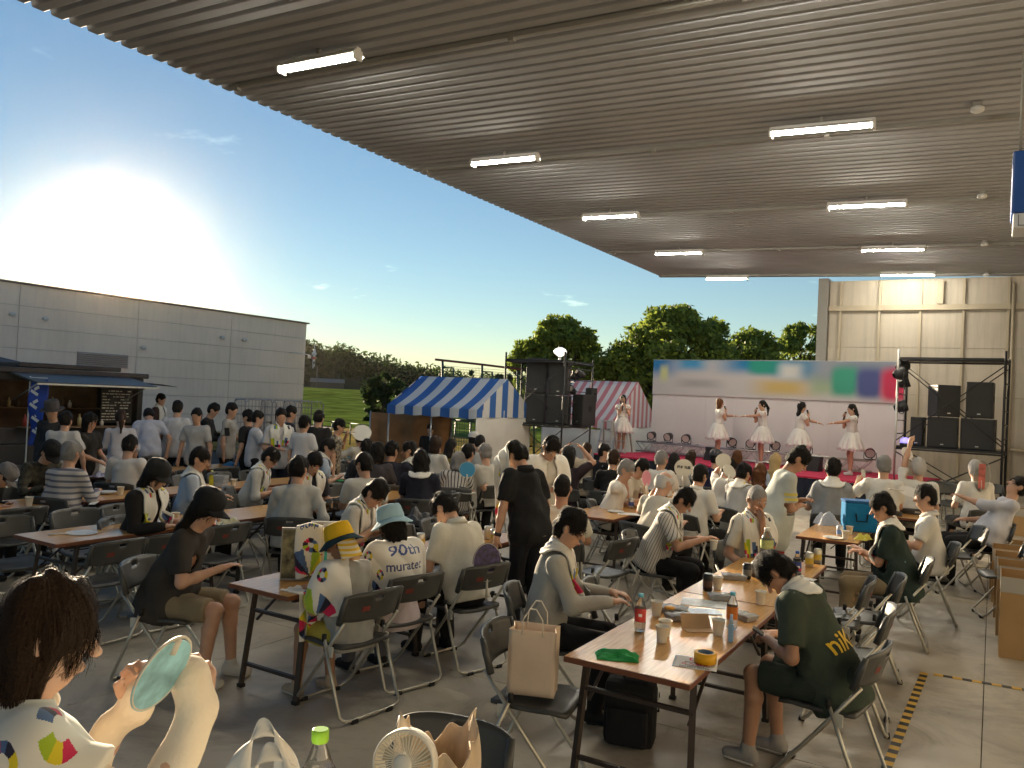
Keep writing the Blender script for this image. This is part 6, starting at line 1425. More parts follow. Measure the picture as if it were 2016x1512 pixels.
P_('woman in a navy top with a white towel, next to the striped blouse', (828, 907), 118, 'the navy top with white towel', lean=6, head=(20, 8), top=NV, towel='neck', style='bob', bottom=NV, tcols=dict(rings=[]))
P_('man in a navy polo seen from behind, arm resting on the table', (772, 888), 118, 'the navy polo back', lean=6, head=(-24, 6), top=NV, bottom=NV, fat=1.2)
P_('man in a navy polo with a towel turning to his neighbour', (806, 888), 190, 'the navy polo with a towel', lean=4, head=(20, 4), top=NV, towel='neck', bottom=NV)
P_('woman with brown hair holding a white sheet, behind the navy polos', (858, 874), 95, 'the brown-haired woman', lean=4, top=OW, hair='brown', style='bob', bottom=BK)
P_('woman with long dark hair in an olive top', (888, 878), 90, 'the woman in olive', lean=4, top=(.16, .13, .03), style='long', hair='black', bottom=BK, s=.94)
P_('person in a white baseball cap near the blue tent', (933, 866), 85, 'the white baseball cap', lean=4, top=(.02, .02, .05), hat=('cap', (.55, .54, .52)), bottom=BK)
P_('man with a light shirt and short black hair near the white cap', (945, 872), 95, 'the light shirt near the white cap', lean=4, top=(.4, .4, .38), bottom=BK)
P_('man in light blue leaning on his elbow by the blue bottle', (645, 882), 60, 'the man in light blue on his elbow', lean=14, head=(-30, 10), top=LB, towel='neck', L='mouth', Rr='table', bottom=BK, tcols=dict(rings=[]))
P_('child in a blue cap with a bright towel', (570, 870), 130, 'the child in the blue cap', s=.9, lean=6, head=(-30, 6), top=OW, towel='neck', hat=('cap', (.02, .07, .28)), bottom=BK)
P_('person with black hair sitting in front of the flowered shirt', (722, 884), 140, 'the black hair before the flowered shirt', lean=8, top=(.03, .03, .035), bottom=BK)
P_('person with bobbed black hair sitting by the tent pole', (744, 889), 120, 'the bobbed hair by the tent pole', lean=8, top=(.05, .045, .05), style='bob', bottom=BK)
P_('person in white waving a broad white fan', (708, 862), 170, 'the person waving a broad fan', lean=4, head=(-20, 5), top=OW, L=(.25, .25, 1.05), Rr='table', bottom=BK)
# ---- nearer the stage
P_('woman in a dark top raising both hands to take a picture', (1120, 898), 100, 'the woman raising both hands', lean=2, head=(0, -4), top=(.03, .02, .025), L=(.22, .12, 1.30), Rr=(.22, -.14, 1.30), style='bob', bottom=BK, hat=('cap', (.02, .02, .02)))
P_('man in a beige T-shirt seen from behind near the stage end', (1156, 886), 100, 'the beige T-shirt', lean=4, top=(.45, .37, .27), hair='brown', style='buzz', bottom=BK, fat=1.1)
P_('man in black turning sideways by the stage end', (1190, 890), 60, 'the man in black by the stage end', lean=4, head=(-30, 0), top=BK, bottom=BK)
P_('person with brown hair in black just before the stage skirt', (1208, 905), 95, 'the brown hair in black', lean=8, top=BK, hair='brown', style='short', bottom=BK)
P_('man in a white shirt drinking from a glass at the can table', (1232, 926), 16, 'the man drinking from a glass', lean=16, head=(-10, 4), top=WH, hair='grey', style='short', L='table', Rr=(.20, -.02, 1.08), bottom=BK, face_on=True, fat=1.12)
P_('man in a cream shirt sitting close beside the drinking man', (1262, 922), 350, 'the man beside the drinking man', lean=14, head=(10, 20), top=(.58, .52, .42), bottom=BK, Rr='table', L='table')
P_('grey-haired man in a white polo facing the stage', (1303, 905), 84, 'the grey-haired man facing the stage', lean=4, head=(-15, 4), top=WH, hair='grey', style='short', bottom=BK, fat=1.1)
P_('elderly man with a bald crown in a cream shirt holding a pink fan', (1308, 952), 66, 'the man with the bald crown', lean=14, head=(-8, 10), top=(.58, .54, .46), hair='white', style='bald', L=(.24, .22, 1.02), Rr='table', bottom=BK, fat=1.1)
P_('woman with shoulder-length dark hair behind the grey-haired man', (1328, 907), 92, 'the shoulder-length dark hair', lean=4, style='long', hair='black', top=OW, bottom=BK, s=.94)
P_('woman with brown hair close to the stage skirt', (1361, 900), 92, 'the brown hair close to the stage', lean=4, style='bob', hair='brown', top=(.3, .3, .3), bottom=BK, s=.94)
PE['unifan'] = P_('black-haired man in a white shirt beside the lettered round fan', (1378, 937), 70, 'the white shirt beside the lettered fan', lean=8, head=(0, 6), top=WH, collar=True, L=(.28, .26, .98), Rr='table', bottom=BK, fat=1.08)
P_('person in a grey cap with a coloured shirt before the stage', (1409, 903), 95, 'the grey cap before the stage', lean=4, hat=('cap', (.06, .06, .07)), top=(.02, .02, .05), bottom=BK)
PE['fan2'] = P_('black-haired man holding up a blank round white fan', (1434, 922), 55, 'the man with the blank round fan', lean=12, head=(0, 10), top=WH, L=(.26, .20, 1.22), Rr='table', bottom=BK)
P_('woman with light brown hair in a bun before the stage', (1452, 900), 92, 'the light brown bun', lean=4, hair='auburn', style='bob', top=(.25, .05, .06), bottom=BK, s=.95)
P_('black-haired man in pale grey lifting chopsticks', (1464, 932), 62, 'the man lifting chopsticks', lean=10, head=(6, 8), top=(.45, .45, .44), towel='neck', L=(.30, .18, 1.00), Rr='table', bottom=BK, fat=1.08)
P_('woman with long auburn hair seen from behind', (1496, 932), 95, 'the long auburn hair', lean=4, hair='auburn', style='long', top=(.06, .05, .05), bottom=BK, s=.96)
P_('woman with blonde hair facing the stage', (1527, 908), 92, 'the blonde hair', lean=4, hair='blonde', style='long', top=LB, bottom=BK, s=.98)
P_('man in a grey polo seen from behind before the red carpet', (1640, 925), 100, 'the grey polo', lean=6, top=(.27, .28, .29), s=1.08, fat=1.15, bottom=BK, towel='neck', tcols=dict(rings=[]))
P_('man in a white shirt with a crossbody strap before the scaffold', (1740, 918), 96, 'the crossbody strap', lean=4, top=WH, s=1.1, fat=1.1, L=(.3, .28, .98), Rr='lap', hair='grey', bottom=BK)
P_('person in a white T-shirt holding a fan above the head', (1808, 922), 96, 'the white T-shirt with the raised fan', lean=4, head=(10, -6), top=WH, s=1.08, L=(.10, .10, 1.52), Rr='lap', hair='white', bottom=BK)
P_('white-haired man in a white shirt before the spare chairs', (1920, 926), 120, 'the white-haired man', lean=10, head=(-20, 2), top=WH, s=1.08, hair='white', bottom=BK, fat=1.1)
# shoulder straps
def strap(P, q):
    a = P['sh'][q] * .55 + P['nb'] * .45; pts = []
    for k in range(16):
        t = k / 15; p = a - P['fw'] * .10 + (P['Hp'] - P['sd'] * q * .16 + P['d'] * .02 - a) * t - P['fw'] * .05; pts.append(p)
    Q = project(np.array(pts), P['f'], .007, 6); tg = np.gradient(Q, axis=0); tg /= np.linalg.norm(tg, axis=1)[:, None]
    w_ = np.cross(tg, -P['fw']); w_ /= np.linalg.norm(w_, axis=1)[:, None]
    V = np.concatenate([Q - w_ * .014, Q + w_ * .014]); solidify(link('shoulder_strap', patch_mesh('shoulder_strap', V, 15, 1, cloth(BK)), P['obj']), .004)
strap(PE['strap'], -1)
# ---- standing in the yard
yd = 'people queueing in the yard'
P_('man in a dark jacket and brimmed hat by the food truck', (102, 810), 300, pose='stand', s=.95, lean=10, top=(.03, .03, .032), sleeve='long', hat=('fedora', (.06, .055, .055)), L='side', Rr='side', bottom=BK, fat=1.3)
P_('person in a loose white T-shirt beside the brimmed hat', (130, 828), 130, pose='stand', s=.90, lean=6, top=(.50, .48, .47), L=(.28, .1, .95), Rr='side', bottom=BK)
P_('woman all in black holding a tray', (178, 830), 20, pose='stand', s=.89, lean=4, top=(.02, .018, .018), L=(.30, .08, 1.02), Rr=(.30, -.08, 1.02), style='bob', bottom=BK)
P_('woman in a white blouse and long brown skirt at the truck counter', (238, 824), 150, pose='stand', s=.89, lean=8, top=(.5, .5, .55), sleeve='roll', L=(.3, .1, 1.1), Rr='side', bottom=(.16, .11, .08), style='pony', hair='brown')
P_('man in a pale blue-white shirt bending over the yard table', (293, 818), 150, pose='stand', s=.97, lean=26, head=(10, 30), top=(.48, .50, .58), L='side', Rr='side', bottom=BK, twist=-10)
P_('man in a crisp white short-sleeved shirt with dark trousers, back turned', (350, 804), 128, pose='stand', s=.98, lean=3, top=(.58, .57, .58), L=(.04, .34, .86), Rr=(.04, -.36, .84), bottom=(.02, .018, .02), fat=1.05, legspread=.2)
P_('man in a dark suit reading his phone', (420, 808), 40, pose='stand', s=.98, lean=8, head=(0, 20), top=(.022, .02, .022), sleeve='long', L=(.32, .10, 1.16), Rr=(.30, -.06, 1.08), bottom=(.02, .018, .02), face_on=True)
P_('man in a grey polo standing behind the dark suit', (456, 808), 30, pose='stand', s=.98, lean=3, top=(.34, .33, .31), L=(.28, .06, 1.1), Rr='side', bottom=BK)
P_('person half hidden between the white shirt and the dark suit', (387, 819), 300, pose='stand', s=.93, lean=2, top=(.4, .4, .4), L='side', Rr='side', bottom=BK)
P_('vendor with a towel round the head behind the truck awning', (281, 796), 30, pose='stand', s=1.0, lean=4, top=(.05, .03, .03), sleeve='long', towel='neck', L='side', Rr='side', bottom=BK, tcols=dict(rings=[]), at_xy=(tp[0] + .1, tp[1] + .25))
P_('person in a white T-shirt lifting a phone with both hands', (508, 824), 50, pose='stand', s=.93, lean=2, top=(.52, .52, .56), L=(.32, .05, 1.28), Rr=(.32, -.05, 1.26), bottom=BK)
P_('person in a black vest behind the lifted phone', (488, 822), 200, pose='stand', s=.93, lean=2, top=(.025, .024, .024), L='side', Rr='side', bottom=BK)
P_('man in a white shirt, dark tie and bright towel', (553, 820), 330, pose='stand', s=.97, lean=2, top=(.52, .51, .53), towel='neck', L='side', Rr=(.2, -.05, 1.1), bottom=NV, face_on=True)
P_('man in a dark suit looking away towards the field', (573, 814), 60, pose='stand', s=.98, lean=2, top=(.03, .032, .045), sleeve='long', L='side', Rr='side', bottom=(.03, .03, .04))
P_('person in a white shirt next to the dark suit at the yard edge', (600, 834), 100, pose='stand', s=.92, lean=2, top=(.55, .54, .55), L='side', Rr='side', bottom=BK)
P_('man in a black polo with hands down at the yard edge', (628, 823), 110, pose='stand', s=.96, lean=4, top=(.02, .02, .022), L='side', Rr='side', bottom=BK, fat=1.15)
P_('person in a flowered cream shirt with one arm raised', (668, 840), 40, pose='stand', s=.90, lean=6, top=mat('flowered_cloth', (.24, .21, .16), .85, var=.95, vscale=28), L=(.2, .25, 1.42), Rr='side', bottom=BK)
for k, (hp, lab) in enumerate((((783, 836), 'person in black standing under the striped tent, nearer its corner pole'), ((847, 846), 'person in black standing under the striped tent beside the dark chest'))):
    P_(lab, hp, 300, pose='stand', z0=-.42, s=.98, lean=2, top=BK, L='side', Rr='side', bottom=BK, hair='brown' if k else 'black')
P_('stage technician in black crouched under the tent-side scaffold', (1122, 852), 200, seat=False, z0=-.42, s=.98, lean=16, head=(0, 20), top=BK, bottom=BK, L='lap', Rr='lap')
P_('technician in yellow under the tent-side scaffold', (1036, 846), 150, seat=False, z0=-.42, s=.98, lean=20, head=(0, 25), top=(.40, .30, .08), sleeve='none', bottom=BK, style='long', L='table', Rr='table')
P_('technician in black bending over the mixing rack', (1008, 852), 230, seat=False, z0=-.42, s=1.0, lean=30, head=(0, 25), top=BK, sleeve='long', bottom=BK, L='table', Rr='table')
# ---- performers
DRESS = mat('dress_white', (.70, .67, .62), .7, var=.05, vscale=9, bump=.15, bscale=60)
PETTI = mat('petticoat_pink', (.62, .50, .52), .8)
def performer(label, px, D, face, style, L, Rr, bow=True, hair='black', scale=.93, mic=-1):
    p = colat(px, D, ST_Z); legs_ = dict(knees=(((0, -.03, 0), (0, -.03, 0)), ((0, .03, 0), (0, .03, 0))))
    P = person(label, (p[0], p[1]), face, pose='stand', z0=ST_Z, s=scale, lean=2, head=(0, -2), L=L, Rr=Rr, top=DRESS, sleeve='cap', style=style, hair=hair, skirt=True, shoe=(.62, .60, .58), det=.0155, fat=.86, face_on=True, group='performers on the stage', **legs_)
    Hp = P['Hp']
    def sk(r0, r1, z1, ruf, amp):
        b = MB(); b.smooth = True
        b.grid(lambda u, v: ((lambda a, q: (math.cos(a) * q * .92, math.sin(a) * q, Hp[2] + .13 - (z1) * v + .012 * v * math.sin(a * ruf * .5)))(u * 2 * math.pi, r0 + (r1 - r0) * (v ** .75) + amp * v * v * math.sin(u * 2 * math.pi * ruf))), 96, 12); return b
    solidify(sk(.125, .335, .42, 13, .022).build('skirt', DRESS, P['obj']), .004); solidify(sk(.12, .34, .455, 17, .02).build('petticoat', PETTI, P['obj']), .003)
    b = MB(); b.tube([(math.cos(a) * .112, math.sin(a) * .132, Hp[2] + .135) for a in [k * math.pi / 10 for k in range(20)]], .014, 6, closed=True); b.build('waist_ribbon', DRESS, P['obj'])
    for q in (1, -1):
        b = MB(); b.smooth = True; S_, El_ = P['arms'][q][0], P['arms'][q][1]; n0 = nrm(El_ - S_); u0 = nrm(np.cross(n0, P['fw'])); v0 = np.cross(n0, u0)
        b.grid(lambda u, v: tuple(S_ + n0 * (.0 + .09 * v) + (u0 * math.cos(u * 6.283) + v0 * math.sin(u * 6.283)) * (.052 + .028 * v + .008 * v * math.sin(u * 44))), 44, 3); solidify(b.build('ruffle_sleeve', DRESS, P['obj']), .003)
    El_, Wr_ = P['arms'][-mic][1], P['arms'][-mic][2]; b = MB(); wd_ = nrm(Wr_ - El_); b.tube([Wr_ - wd_ * .04, Wr_ - wd_ * .015], .034, 10); b.build('cuff', DRESS, P['obj'])
    if bow:
        b = MB(); c = P['hc'] + P['hu'] * .10 - P['hf'] * .06
        for q in (1, -1): b.lathe([(0, 0), (.022, .02), (.026, .045), (0, .05)], 10, Matrix.Translation(Vector(c)) @ Matrix([[P['hf'][i], P['hs'][i] * q, P['hu'][i]] for i in range(3)]).to_4x4() @ Matrix.Rotation(-math.pi / 2, 4, 'X'))
        b.build('hair_bow', DRESS, P['obj'])
    # microphone held to the mouth
    hnd = P['mw'] @ Vector(P['arms'][mic][2] + P['arms'][mic][3] * .05); mth = P['mw'] @ Vector(P['hc'] - P['hu'] * .06 + P['hf'] * .135); ax = (hnd - mth).normalized(); ax.z -= .15; ax.normalize()
    t = empty('microphone', mth, 0, 'black hand microphone held by %s' % label.split(',')[0], 'microphone', 'microphones of the performers'); b = MB(); q_ = ax.to_track_quat('Z', 'X').to_matrix().to_4x4()
    b.lathe([(.012, .045), (.018, .06), (.017, .12), (.015, .27), (.012, .28)], 12, q_); b.build('handle', BLACKP, t); b = MB(); b.lathe([(0, 0), (.018, .008), (.026, .028), (.022, .048), (.016, .055)], 12, q_); b.build('head_grille', mat('mic_grille', (.05, .05, .05), .4, .8), t)
    return P
MICR = (.19, -.02, 1.38); MICL = (.19, .02, 1.38)
performer('performer in a white dress standing alone at the stage end', 1222, 22.3, 292, 'bob', (.17, .10, 1.36), MICR)
performer('performer with reddish bobbed hair, reaching out one hand', 1410, 20.7, 34, 'bob', (.50, .10, 1.26), MICR, False, 'auburn')
performer('performer with a high ponytail and ribbon, clasping the bobbed one', 1498, 19.9, 212, 'pony', (.50, -.02, 1.28), MICR)
performer('performer with long straight hair to the waist, arm stretched out', 1571, 19.0, 30, 'long', (.52, .08, 1.20), MICR)
performer('performer with side tails and bare shoulders, arm stretched out', 1674, 18.2, 208, 'twin', (.52, .0, 1.22), MICR)
# ================================================================ things on and around the tables
TZ = .703
CUPM = mat('paper_cup', (.72, .68, .58), .6)
CLEAR = mat('clear_plastic', (.92, .94, .93), .08, trans=.92, ior=1.3, spec=.5)
CLEARS = mat('clear_tray', (.75, .76, .75), .12, trans=.55, ior=1.2, spec=.8)
TEA = mat('tea', (.35, .10, .015), .1, trans=.6, ior=1.33)
BEER = mat('beer', (.60, .25, .02), .1, trans=.6, ior=1.33)
def cup(x, y, z, label, h=.088, r=.037, group='white paper cups'):
    t = empty('paper_cup', (x, y, z), 0, label, 'cup', group)
    b = MB(); b.lathe([(r * .70, 0), (r * .70, .003), (r, h), (r + .0025, h + .001), (r + .0025, h - .003), (r - .002, h - .004), (r * .66, .006), (0, .006)], 20); b.build('cup_wall', CUPM, t)
    return t
def can(x, y, z, label, c1, c2, group='drink cans'):
    t = empty('drink_can', (x, y, z), rnd.uniform(0, 6), label, 'can', group)
    b = MB(); b.lathe([(.025, 0), (.033, .008), (.033, .106), (.027, .120)], 20); b.build('body', mat('can_%02x%02x' % (int(c1[0] * 255), int(c1[2] * 255)), c1, .3, .6), t)
    b = MB(); b.lathe([(.0333, .03), (.0333, .075)], 20, caps=False); b.build('label_band', mat('canb_%02x%02x' % (int(c2[0] * 255), int(c2[2] * 255)), c2, .4), t)
    b = MB(); b.lathe([(0, .117), (.024, .117), (.0275, .1215), (.0285, .120)], 20, caps=False); b.build('lid', ALU, t)
    return t
def bottle(x, y, z, label, h=.215, r=.032, capc=(.05, .35, .5), lab=(.6, .05, .03), fill=None, fillh=.0, l0=.28, l1=.62, word=None, wcol=(.9, .9, .9), group='plastic drink bottles', lab2=None):
    t = empty('plastic_bottle', (x, y, z), 0, label, 'bottle', group); nk = r * .36
    b = MB(); b.lathe([(r * .75, 0), (r * .97, .008), (r, .02), (r, h * .60), (r * .97, h * .66), (r * .75, h * .76), (nk * 1.15, h * .88), (nk, h * .90), (nk, h * .94)], 22); b.build('shell', CLEAR, t)
    if fill: b = MB(); b.lathe([(r * .72, .004), (r * .93, .012), (r * .95, .02), (r * .95, fillh)], 20); b.build('drink', fill, t)
    lm = mat('label_%02x%02x%02x' % tuple(int(v * 255) for v in lab), lab, .45, var=.15, vscale=40)
    b = MB(); b.lathe([(r * 1.012, h * l0), (r * 1.012, h * l1)], 24, caps=False); lo = b.build('label', lm, t)
    if lab2: b = MB(); b.lathe([(r * 1.02, h * (l0 + (l1 - l0) * .1)), (r * 1.02, h * (l0 + (l1 - l0) * .38))], 24, caps=False); b.build('label_band', mat('lab2_%02x%02x' % (int(lab2[0] * 255), int(lab2[1] * 255)), lab2, .45), lo)
    b = MB(); b.lathe([(nk * 1.25, h * .91), (nk * 1.32, h * .92), (nk * 1.32, h * .995), (nk * 1.1, h)], 16); b.build('cap', mat('cap_%02x%02x%02x' % tuple(int(v * 255) for v in capc), capc, .4), t)
    if word:
        me = text_mesh(word, r * .62, bold=.002); me.materials.append(mat('word_%s' % word, wcol, .5))
        va = math.atan2(-y, -x)                                 # lettering faces the tables' near side
        for v in me.vertices:
            a = va + v.co.x / (r * 1.03); v.co = (math.cos(a) * r * 1.03, math.sin(a) * r * 1.03, h * (l0 + l1) / 2 + v.co.y)
        link('lettering', me, lo)
    return t
def heap(name, x, y, z, w, d, h, m, label, cat, rz=0, seed=1, n=22, group=None, sharp=1.0):
    """crumpled cloth, bag or paper: a folded closed sheet"""
    r_ = np.random.default_rng(seed); ph = r_.uniform(0, 6, 8); b = MB(); b.smooth = True
    def f(u, v):
        a, c = u * 2 - 1, v * 2 - 1; ed = max(0.0, 1 - max(abs(a), abs(c)) ** 4); k = (.55 + .25 * math.sin(3.1 * a + ph[0] + 2 * c) + .2 * math.sin(5 * c + ph[1] - 2.2 * a) + .12 * math.sin(9 * a * sharp + ph[2]) * math.cos(7 * c + ph[3]))
        return (a * w / 2 * (1 + .08 * math.sin(4 * c + ph[4])), c * d / 2 * (1 + .08 * math.sin(4 * a + ph[5])), max(.002, h * ed * k))
    b.grid(f, n, n); k0 = len(b.v); b.grid(lambda u, v: (f(u, v)[0] * .98, f(u, v)[1] * .98, .0005), 2, 2)
    o = b.build(name, m, None, (x, y, z), rz); tag(o, label, cat, group); return o
def sheet_obj(name, x, y, z, w, d, rz, m, label, cat, group=None, th=.002):
    b = MB(); b.bbox((0, 0, th / 2), (w, d, th), th * .3); o = b.build(name, m, None, (x, y, z), rz); tag(o, label, cat, group); return o
def T(px, py, z=TZ): p = at(px, py, z); return p[0], p[1]
PAPER = mat('paper_white', (.66, .64, .60), .7)
# --- front table
x, y = T(1215, 1292); heap('green_cloth', x, y, TZ, .21, .17, .035, mat('cloth_green', (.012, .24, .05), .95, bump=.5, bscale=160), 'folded bright green cloth on the corner of the orange-brown table', 'cloth', R(25), 3)
x, y = T(1259, 1243); bottle(x, y, TZ, 'red-labelled bottle with a light blue cap beside the paper cups', word='90', capc=(.10, .42, .55), lab=(.62, .06, .05), fill=CLEAR, fillh=.10)
x, y = T(1440, 1238); bottle(x, y, TZ, 'orange-labelled bottle with a light blue cap behind the pump spray', capc=(.10, .42, .55), lab=(.70, .20, .02))
x, y = T(1438, 1264); t = empty('spray_bottle', (x, y, TZ), 0, 'slim light blue pump spray standing by the tape roll', 'spray bottle')
b = MB(); b.bbox((0, 0, .05), (.028, .022, .10), .006); b.build('body', mat('spray_blue', (.25, .42, .62), .35), t); b = MB(); b.lathe([(.011, .10), (.011, .125), (.008, .13), (.008, .152), (0, .153)], 12); b.build('pump', mat('spray_cap', (.38, .52, .68), .35), t)
for (px, py, lab) in ((1292, 1212, 'paper cup standing right behind the red-labelled bottle'), (1303, 1264, 'paper cup before the brown card, front one of the pair'), (1309, 1252, 'paper cup hidden behind its twin at the brown card'), (1414, 1250, 'paper cup between the brown card and the pump spray'), (1412, 1160, 'paper cup beside the black drink can'), (1497, 1190, 'paper cup at the shoulder of the green T-shirt'), (1546, 1172, 'tall paper cup beside the blue-capped cola bottle')):
    x, y = T(px, py); cup(x, y, TZ, lab)
x, y = T(1393, 1163); can(x, y, TZ, 'black drink can beside a paper cup', (.03, .03, .03), (.10, .05, .03))
x, y = T(1470, 1140); can(x, y, TZ, 'black drink can near the reaching hand', (.03, .03, .035), (.16, .16, .15))
x, y = T(1487, 1136); can(x, y, TZ, 'second black drink can touching the one near the reaching hand', (.035, .03, .03), (.12, .12, .11))
for k, (px, py) in enumerate(((1593, 1116), (1609, 1108))):
    x, y = T(px, py); can(x, y, TZ, ('pale gold can with a yellow mark, in front of its twin', 'pale gold can half hidden behind its twin')[k], (.55, .52, .42), (.62, .45, .06))
x, y = T(1568, 1140); bottle(x, y, TZ, 'cola bottle with a blue cap and blue, red and white label', capc=(.02, .10, .45), lab=(.02, .05, .28), lab2=(.55, .03, .05), fill=mat('cola', (.02, .008, .004), .1), fillh=.16, word='PEPSI', wcol=(.85, .85, .85))
x, y = T(1508, 1112); bottle(x, y, TZ, 'large tea bottle with a green label before the striped polo', h=.31, r=.053, capc=(.62, .60, .52), lab=(.50, .56, .22), l0=.45, l1=.68, fill=TEA, fillh=.12)
x, y = T(1388, 1305); t = empty('tape_roll', (x, y, TZ + .002), 0, 'roll of bright yellow tape standing on the printed notice', 'tape roll')
b = MB(); b.lathe([(.038, .003), (.056, .003), (.056, .053), (.038, .053), (.038, .003)], 30, caps=False); b.build('tape', mat('tape_yellow', (.78, .40, .01), .4), t)
b = MB(); b.lathe([(.0365, .003), (.0365, .0535), (.0385, .0535)], 30, caps=False); b.build('core', mat('tape_core', (.16, .24, .32), .6), t)
x, y = T(1369, 1306); ang = R(14); t = empty('printed_notice', (x, y, TZ), ang, 'creased white notice in red and black lettering under the tape roll', 'notice')
b = MB(); b.smooth = True; b.grid(lambda u, v: ((u - .5) * .215, (v - .5) * .19, .0012 + .0015 * math.sin(u * 9) * math.sin(v * 7 + 1)), 14, 12); solidify(b.build('sheet', PAPER, t), .0006)
for (txt, sz, yy, c) in (('関係者以外', .021, -.005, (.03, .03, .03)), ('立入禁止', .036, -.030, (.55, .02, .06)), ('STAFF ONLY', .017, -.056, (.03, .03, .03)), ('DO NOT ENTER', .020, -.076, (.03, .03, .03))):
    me = text_mesh(txt, sz, bold=.0006); me.materials.append(mat('ink_%d' % int(c[0] * 100), c, .7)); link('lettering', me, t, (0, yy, .0036))
b = MB(); b.lathe([(.026, .0), (.034, .0)], 28, Matrix.Translation((0, .048, .0036)), caps=False); b.build('red_ring', mat('ink_55', (.55, .02, .06), .7), t)
x, y = T(1372, 1238); t = empty('folded_card', (x, y, TZ), R(40), 'brown card folded upright on the table beside the paper cups', 'card')
b = MB(); b.add([(-.09, 0, 0), (.09, 0, 0), (.085, .05, .075), (-.085, .05, .075)], [(0, 1, 2, 3)]); solidify(b.build('flap', mat('card_brown', (.48, .31, .17), .8), t), .002)
b = MB(); b.add([(-.09, 0, .002), (.09, 0, .002), (.085, -.075, .002), (-.085, -.075, .002)], [(3, 2, 1, 0)]); solidify(b.build('base_flap', mat('card_brown', (.48, .31, .17), .8), t), .002)
def tray(px, py, label, food, w=.17, d=.11, rz=.3, z=TZ, group='clear food trays'):
    x, y = T(px, py, z); t = empty('food_tray', (x, y, z), rz, label, 'tray', group)
    b = MB(); b.add([(-w * .44, -d * .44, .002), (w * .44, -d * .44, .002), (w * .44, d * .44, .002), (-w * .44, d * .44, .002), (-w / 2, -d / 2, .032), (w / 2, -d / 2, .032), (w / 2, d / 2, .032), (-w / 2, d / 2, .032)], [(3, 2, 1, 0), (0, 1, 5, 4), (1, 2, 6, 5), (2, 3, 7, 6), (3, 0, 4, 7)]); solidify(b.build('shell', CLEARS, t), .0015)
    r_ = np.random.default_rng(int(px)); b = MB(); b.smooth = True; ph = r_.uniform(0, 6, 4)
    b.grid(lambda u, v: ((u - .5) * w * .84, (v - .5) * d * .84, .004 + .022 * max(0, 1 - max(abs(2 * u - 1), abs(2 * v - 1)) ** 4) * (.6 + .4 * math.sin(9 * u + ph[0]) * math.sin(8 * v + ph[1]))), 12, 10); b.build('food', food, t)
    b = MB(); b.smooth = True; b.grid(lambda u, v: ((u - .5) * w * 1.02, (v - .5) * d * 1.02, .034 + .008 * math.sin(math.pi * u) * math.sin(math.pi * v) + .003 * math.sin(u * 17 + ph[2])), 12, 8); solidify(b.build('lid', CLEARS, t), .001)
    return t
FRIED = mat('food_fried', (.42, .20, .05), .6, var=.5, vscale=60); GREENF = mat('food_green', (.16, .16, .06), .6, var=.5, vscale=60)
tray(1325, 1205, 'clear food tray with an orange slice beside the folded card', FRIED, .18, .12, .2); tray(1462, 1218, 'clear food tray with brown food behind the pump spray', FRIED, .16, .11, -.4)
tray(1420, 1180, 'clear food tray with green food beside the black can', GREENF, .17, .11, .5); tray(1445, 1140, 'flat clear tray beside the reaching hand', GREENF, .18, .11, .4); tray(1335, 1220, 'crumpled clear tray lying behind the paired cups', FRIED, .14, .10, .9)
x, y = T(1318, 1210); b = MB(); b.lathe([(0, 0), (.032, .0), (.034, .008), (.02, .014), (0, .015)], 16); tag(b.build('orange_slice', mat('orange_food', (.72, .36, .04), .5), None, (x, y, TZ + .038)), 'round orange fritter on a tray beside the red-labelled bottle', 'food')
x, y = T(1388, 1188); sheet_obj('flyer', x, y, TZ, .30, .20, R(15), mat('flyer_print', (.55, .57, .55), .3, var=.4, vscale=18), 'glossy printed flyer lying across the orange-brown table', 'flyer'); x, y = T(1385, 1205); sheet_obj('flyer', x, y, TZ + .003, .20, .14, R(35), mat('flyer_blue', (.45, .55, .66), .3, var=.3, vscale=25), 'pale blue printed flyer half under the folded card', 'flyer')
x, y = T(1590, 1140); sheet_obj('leaflet', x, y, TZ, .12, .09, R(-10), PAPER, 'small white leaflet beside the pale gold cans', 'leaflet')
# --- bag on the chair, backpack beneath
cb_ = at(1140, 1385, .445); CHX, CHY = -2.02, 3.80
chair(CHX, CHY, 12, 'grey folding chair carrying the brown paper bag'); SEATS.append((CHX, CHY))
t = empty('paper_bag', (CHX - .02, CHY - .02, .452), R(20), 'open brown paper carrier bag with string handles on a chair', 'paper bag')
KRAFT = mat('kraft_paper', (.66, .53, .41), .75, var=.06, vscale=5, bump=.15, bscale=9)
bw, bd_, bh = .25, .13, .34
for nm_, pts in (('front', [(-bw / 2, -bd_ / 2, 0), (bw / 2, -bd_ / 2, 0), (bw / 2, -bd_ / 2 - .01, bh), (-bw / 2, -bd_ / 2 - .01, bh)]), ('back', [(bw / 2, bd_ / 2, 0), (-bw / 2, bd_ / 2, 0), (-bw / 2, bd_ / 2 + .01, bh), (bw / 2, bd_ / 2 + .01, bh)])):
    b = MB(); b.smooth = True; P4 = [Vector(p) for p in pts]; b.grid(lambda u, v: tuple(P4[0].lerp(P4[1], u).lerp(P4[3].lerp(P4[2], u), v) + Vector((0, .006 * math.sin(u * 5 + v * 4) * v, 0))), 10, 10); solidify(b.build(nm_ + '_panel', KRAFT, t), .001)
